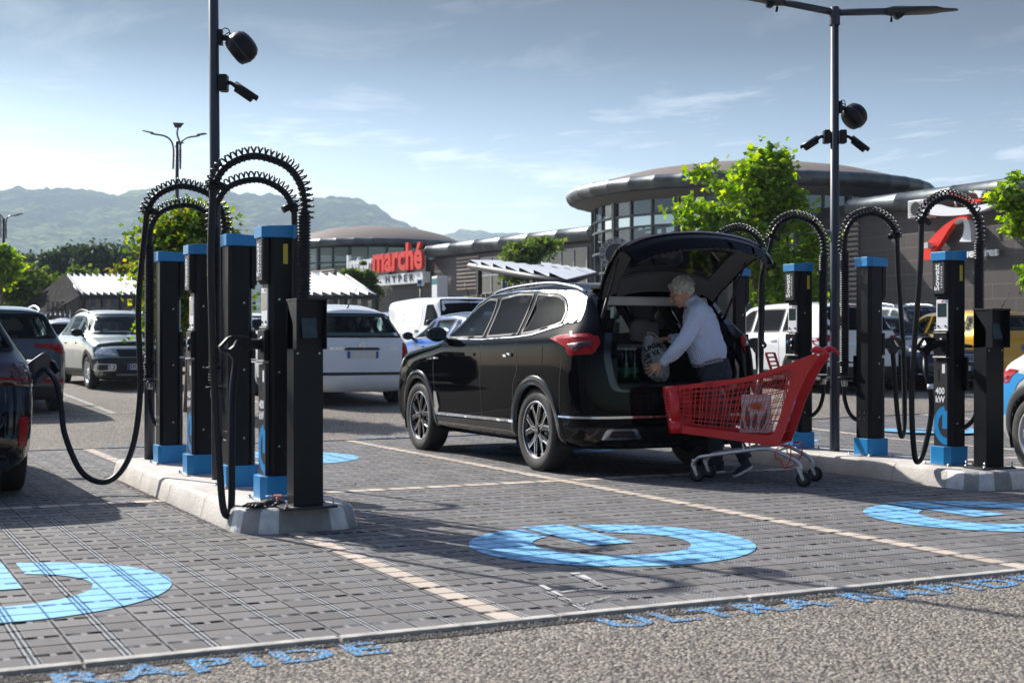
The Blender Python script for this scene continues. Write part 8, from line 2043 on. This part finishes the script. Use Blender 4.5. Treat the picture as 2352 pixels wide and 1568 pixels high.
for k in range(9):
    p = rb.lerp(rt_, k / 8); q.tube([p + Vector((0, .02, 0)), p + Vector((0, .50, 0))], .0035, 5)
q.build('rear_gate', m_red, tr, fixn=False)
a, c = tcz(1105, 90), tcz(1165, 265); q = MB()
for y in (.10, .42): q.tube([(a[0], y, a[1]), (c[0] + .01, y, c[1] - .04)], .011, 8)
for k in range(4): z = a[1] + (c[1] - a[1]) * k / 4; x = a[0] + (c[0] - a[0]) * k / 4; q.tube([(x, .10, z), (x, .42, z)], .007, 6)
q.build('child_seat_flap', m_red, tr)
h = tcz(1655, 75); q = MB(); q.tube([(h[0] + .0, -.02, h[1]), (h[0] + .0, .53, h[1])], .019, 16); q.tube(catmull([(h[0] - .035, .0, h[1] + .0), (h[0] - .01, -.012, h[1] + .025), (h[0] + .05, -.015, h[1] + .012), (h[0] + .095, .0, h[1] - .025)], 5), [.016] * 5 + [.022] * 6 + [.014] * 5, 12); q.tube(catmull([(h[0] - .035, .50, h[1] + .0), (h[0] - .01, .512, h[1] + .025), (h[0] + .05, .515, h[1] + .012), (h[0] + .095, .50, h[1] - .025)], 5), [.016] * 5 + [.022] * 6 + [.014] * 5, 12); q.build('handle', m_red, tr)
for y in (0, .50):
    pth = [tcz(*p) for p in ((375, 1262), (385, 1215), (430, 1170), (520, 1148), (1060, 1078), (1200, 1085), (1300, 1122), (1430, 1190), (1480, 1235), (1495, 1290))]; sgn = .06 if y == 0 else -.06
    q = MB(); q.tube(catmull([(x, y + (sgn * max(0, 1 - i / 3)), z) for i, (x, z) in enumerate(pth)], 4), .0155, 12); q.build('chassis_tube', m_galv, tr)
q = MB(); p = tcz(900, 1075); p2 = tcz(880, 1015); 
for y in (.02, .48):
    for dx in (0, .055): q.tube([(p[0] + dx, y, p[1]), (p2[0] + dx, y + (.02 if y < .2 else -.02), p2[1])], .008, 8)
q.tube([(p[0], .0, p[1]), (p[0], .5, p[1])], .010, 8); p = tcz(1240, 1100); q.tube([(p[0], .0, p[1]), (p[0], .5, p[1])], .010, 8); p = tcz(450, 1170); q.tube([(p[0], .04, p[1]), (p[0], .46, p[1])], .010, 8); q.build('cross_bar', m_galv, tr)
q = MB()
pp = [tcz(*p) for p in ((1300, 1045), (1385, 1045), (1392, 1135), (1385, 1190), (1360, 1225), (1330, 1275), (1290, 1190), (1240, 1170), (1235, 1100), (1265, 1060))]; q.tube(catmull([(x, -.012, z) for x, z in pp], 3), .0055, 7); q.tube(catmull([(x, .45, z) for x, z in pp], 3), .0055, 7)
for i in (1, 3, 5): q.tube([(pp[i][0], -.01, pp[i][1]), (pp[i][0], .45, pp[i][1])], .005, 6)
q.build('lower_rack', m_red, tr)
for (cx0, cz0, y) in ((405, 1352, .06), (405, 1352, .44), (1520, 1398, 0), (1520, 1398, .5)):
    x, z = tcz(cx0, cz0); z = .0625; wl = empty('caster', (x, y, 0)); wl.parent = tr
    q = MB(); q.lathe([(.02, -.014), (.045, -.016), (.058, -.014), (.0625, -.006), (.0625, .006), (.058, .014), (.045, .016), (.02, .014)], 28, 'y', c=(0, 0, z)); q.build('tyre', m_rubber, wl)
    q = MB(); q.cyl((0, -.018, z), .038, .036, 20, 'y'); q.build('wheel_disc', m_pole, wl)
    q = MB()
    for s in (-1, 1): q.prism([(-.012, z), (.0, z - .012), (.012, z), (-.015, z + .085), (-.05, z + .085)], s * .020, s * .023, 'xz')
    q.cyl((-.032, 0, z + .082), .022, .018, 16); q.cyl((-.032, 0, z + .10), .014, .03, 12); q.build('fork', m_galv, wl)
# printed bag in the trolley
a, c = TP(*tc(905, 520), .12), TP(*tc(1165, 935), .12); 
x0, x1 = TP(*tc(855, 900), .12).x, TP(*tc(1160, 540), .12).x; zt_, zb_ = a.z, c.z + .02
loc = tr.matrix_world; Mtr = Matrix.Translation(tr.location) @ Matrix.Rotation(tr.rotation_euler.z, 4, 'Z')
bg = empty('printed_bag', Mtr @ Vector(((x0 + x1) / 2, .10, zb_)), tr.rotation_euler.z, 'white bag printed with an orange flower and dark leaves standing inside the red trolley', 'bag'); hw_ = (x1 - x0) / 2 - .01; H_ = zt_ - zb_
q = MB(); P_ = []
for i in range(9):
    t = i / 8; z = H_ * t; dpt = .11 * (1 - .75 * t); P_.append([(sx * hw_ * (1 + .03 * math.sin(t * 9)), .12 + sy * dpt + .006 * math.sin(9 * t + sx * 3), z) for sx, sy in ((-1, -1), (-.33, -1.06), (.33, -.98), (1, -1), (1, 1), (0, 1.05), (-1, 1), (-1, -1))])
q.grid(P_, smooth=False); bgk = q.build('sack', mat('bag_white', (.58, .56, .53), .5, var=.06), bg, fixn=False)
def blade(mb, x, z, L, ang, w, y=-.004):
    d = Vector((math.sin(ang), 0, math.cos(ang))); s = Vector((math.cos(ang), 0, -math.sin(ang))); o = Vector((x, y, z)); pts = [o + d * L * t + s * w * math.sin(math.pi * min(1, t * .95 + .05)) * sg2 for sg2, rng in ((1, np.linspace(0, 1, 6)), (-1, np.linspace(1, 0, 6)[1:-1])) for t in rng]
    pts = [Vector((max(-hw_ * .93, min(hw_ * .93, p.x)), p.y + .12 - .11 * (1 - .75 * max(0, min(1, p.z / H_))) - .002, max(.01, p.z))) for p in pts]; mb.add(pts, [tuple(range(len(pts)))], False)
q = MB(); [blade(q, x, .02, L, a_, .022) for x, L, a_ in ((-.08, .16, -.5), (-.04, .20, -.15), (.05, .19, .35), (.09, .14, .7), (.0, .15, .1))]; q.build('leaf_print', mat('dark_leaf_print', (.05, .07, .05), .5), bgk, fixn=False)
q = MB(); [blade(q, .01, .19, .075, a_, .010, -.006) for a_ in np.linspace(-1.3, 1.3, 9)]; q.build('flower_print', mat('orange_print', (.62, .20, .06), .5), bgk, fixn=False)
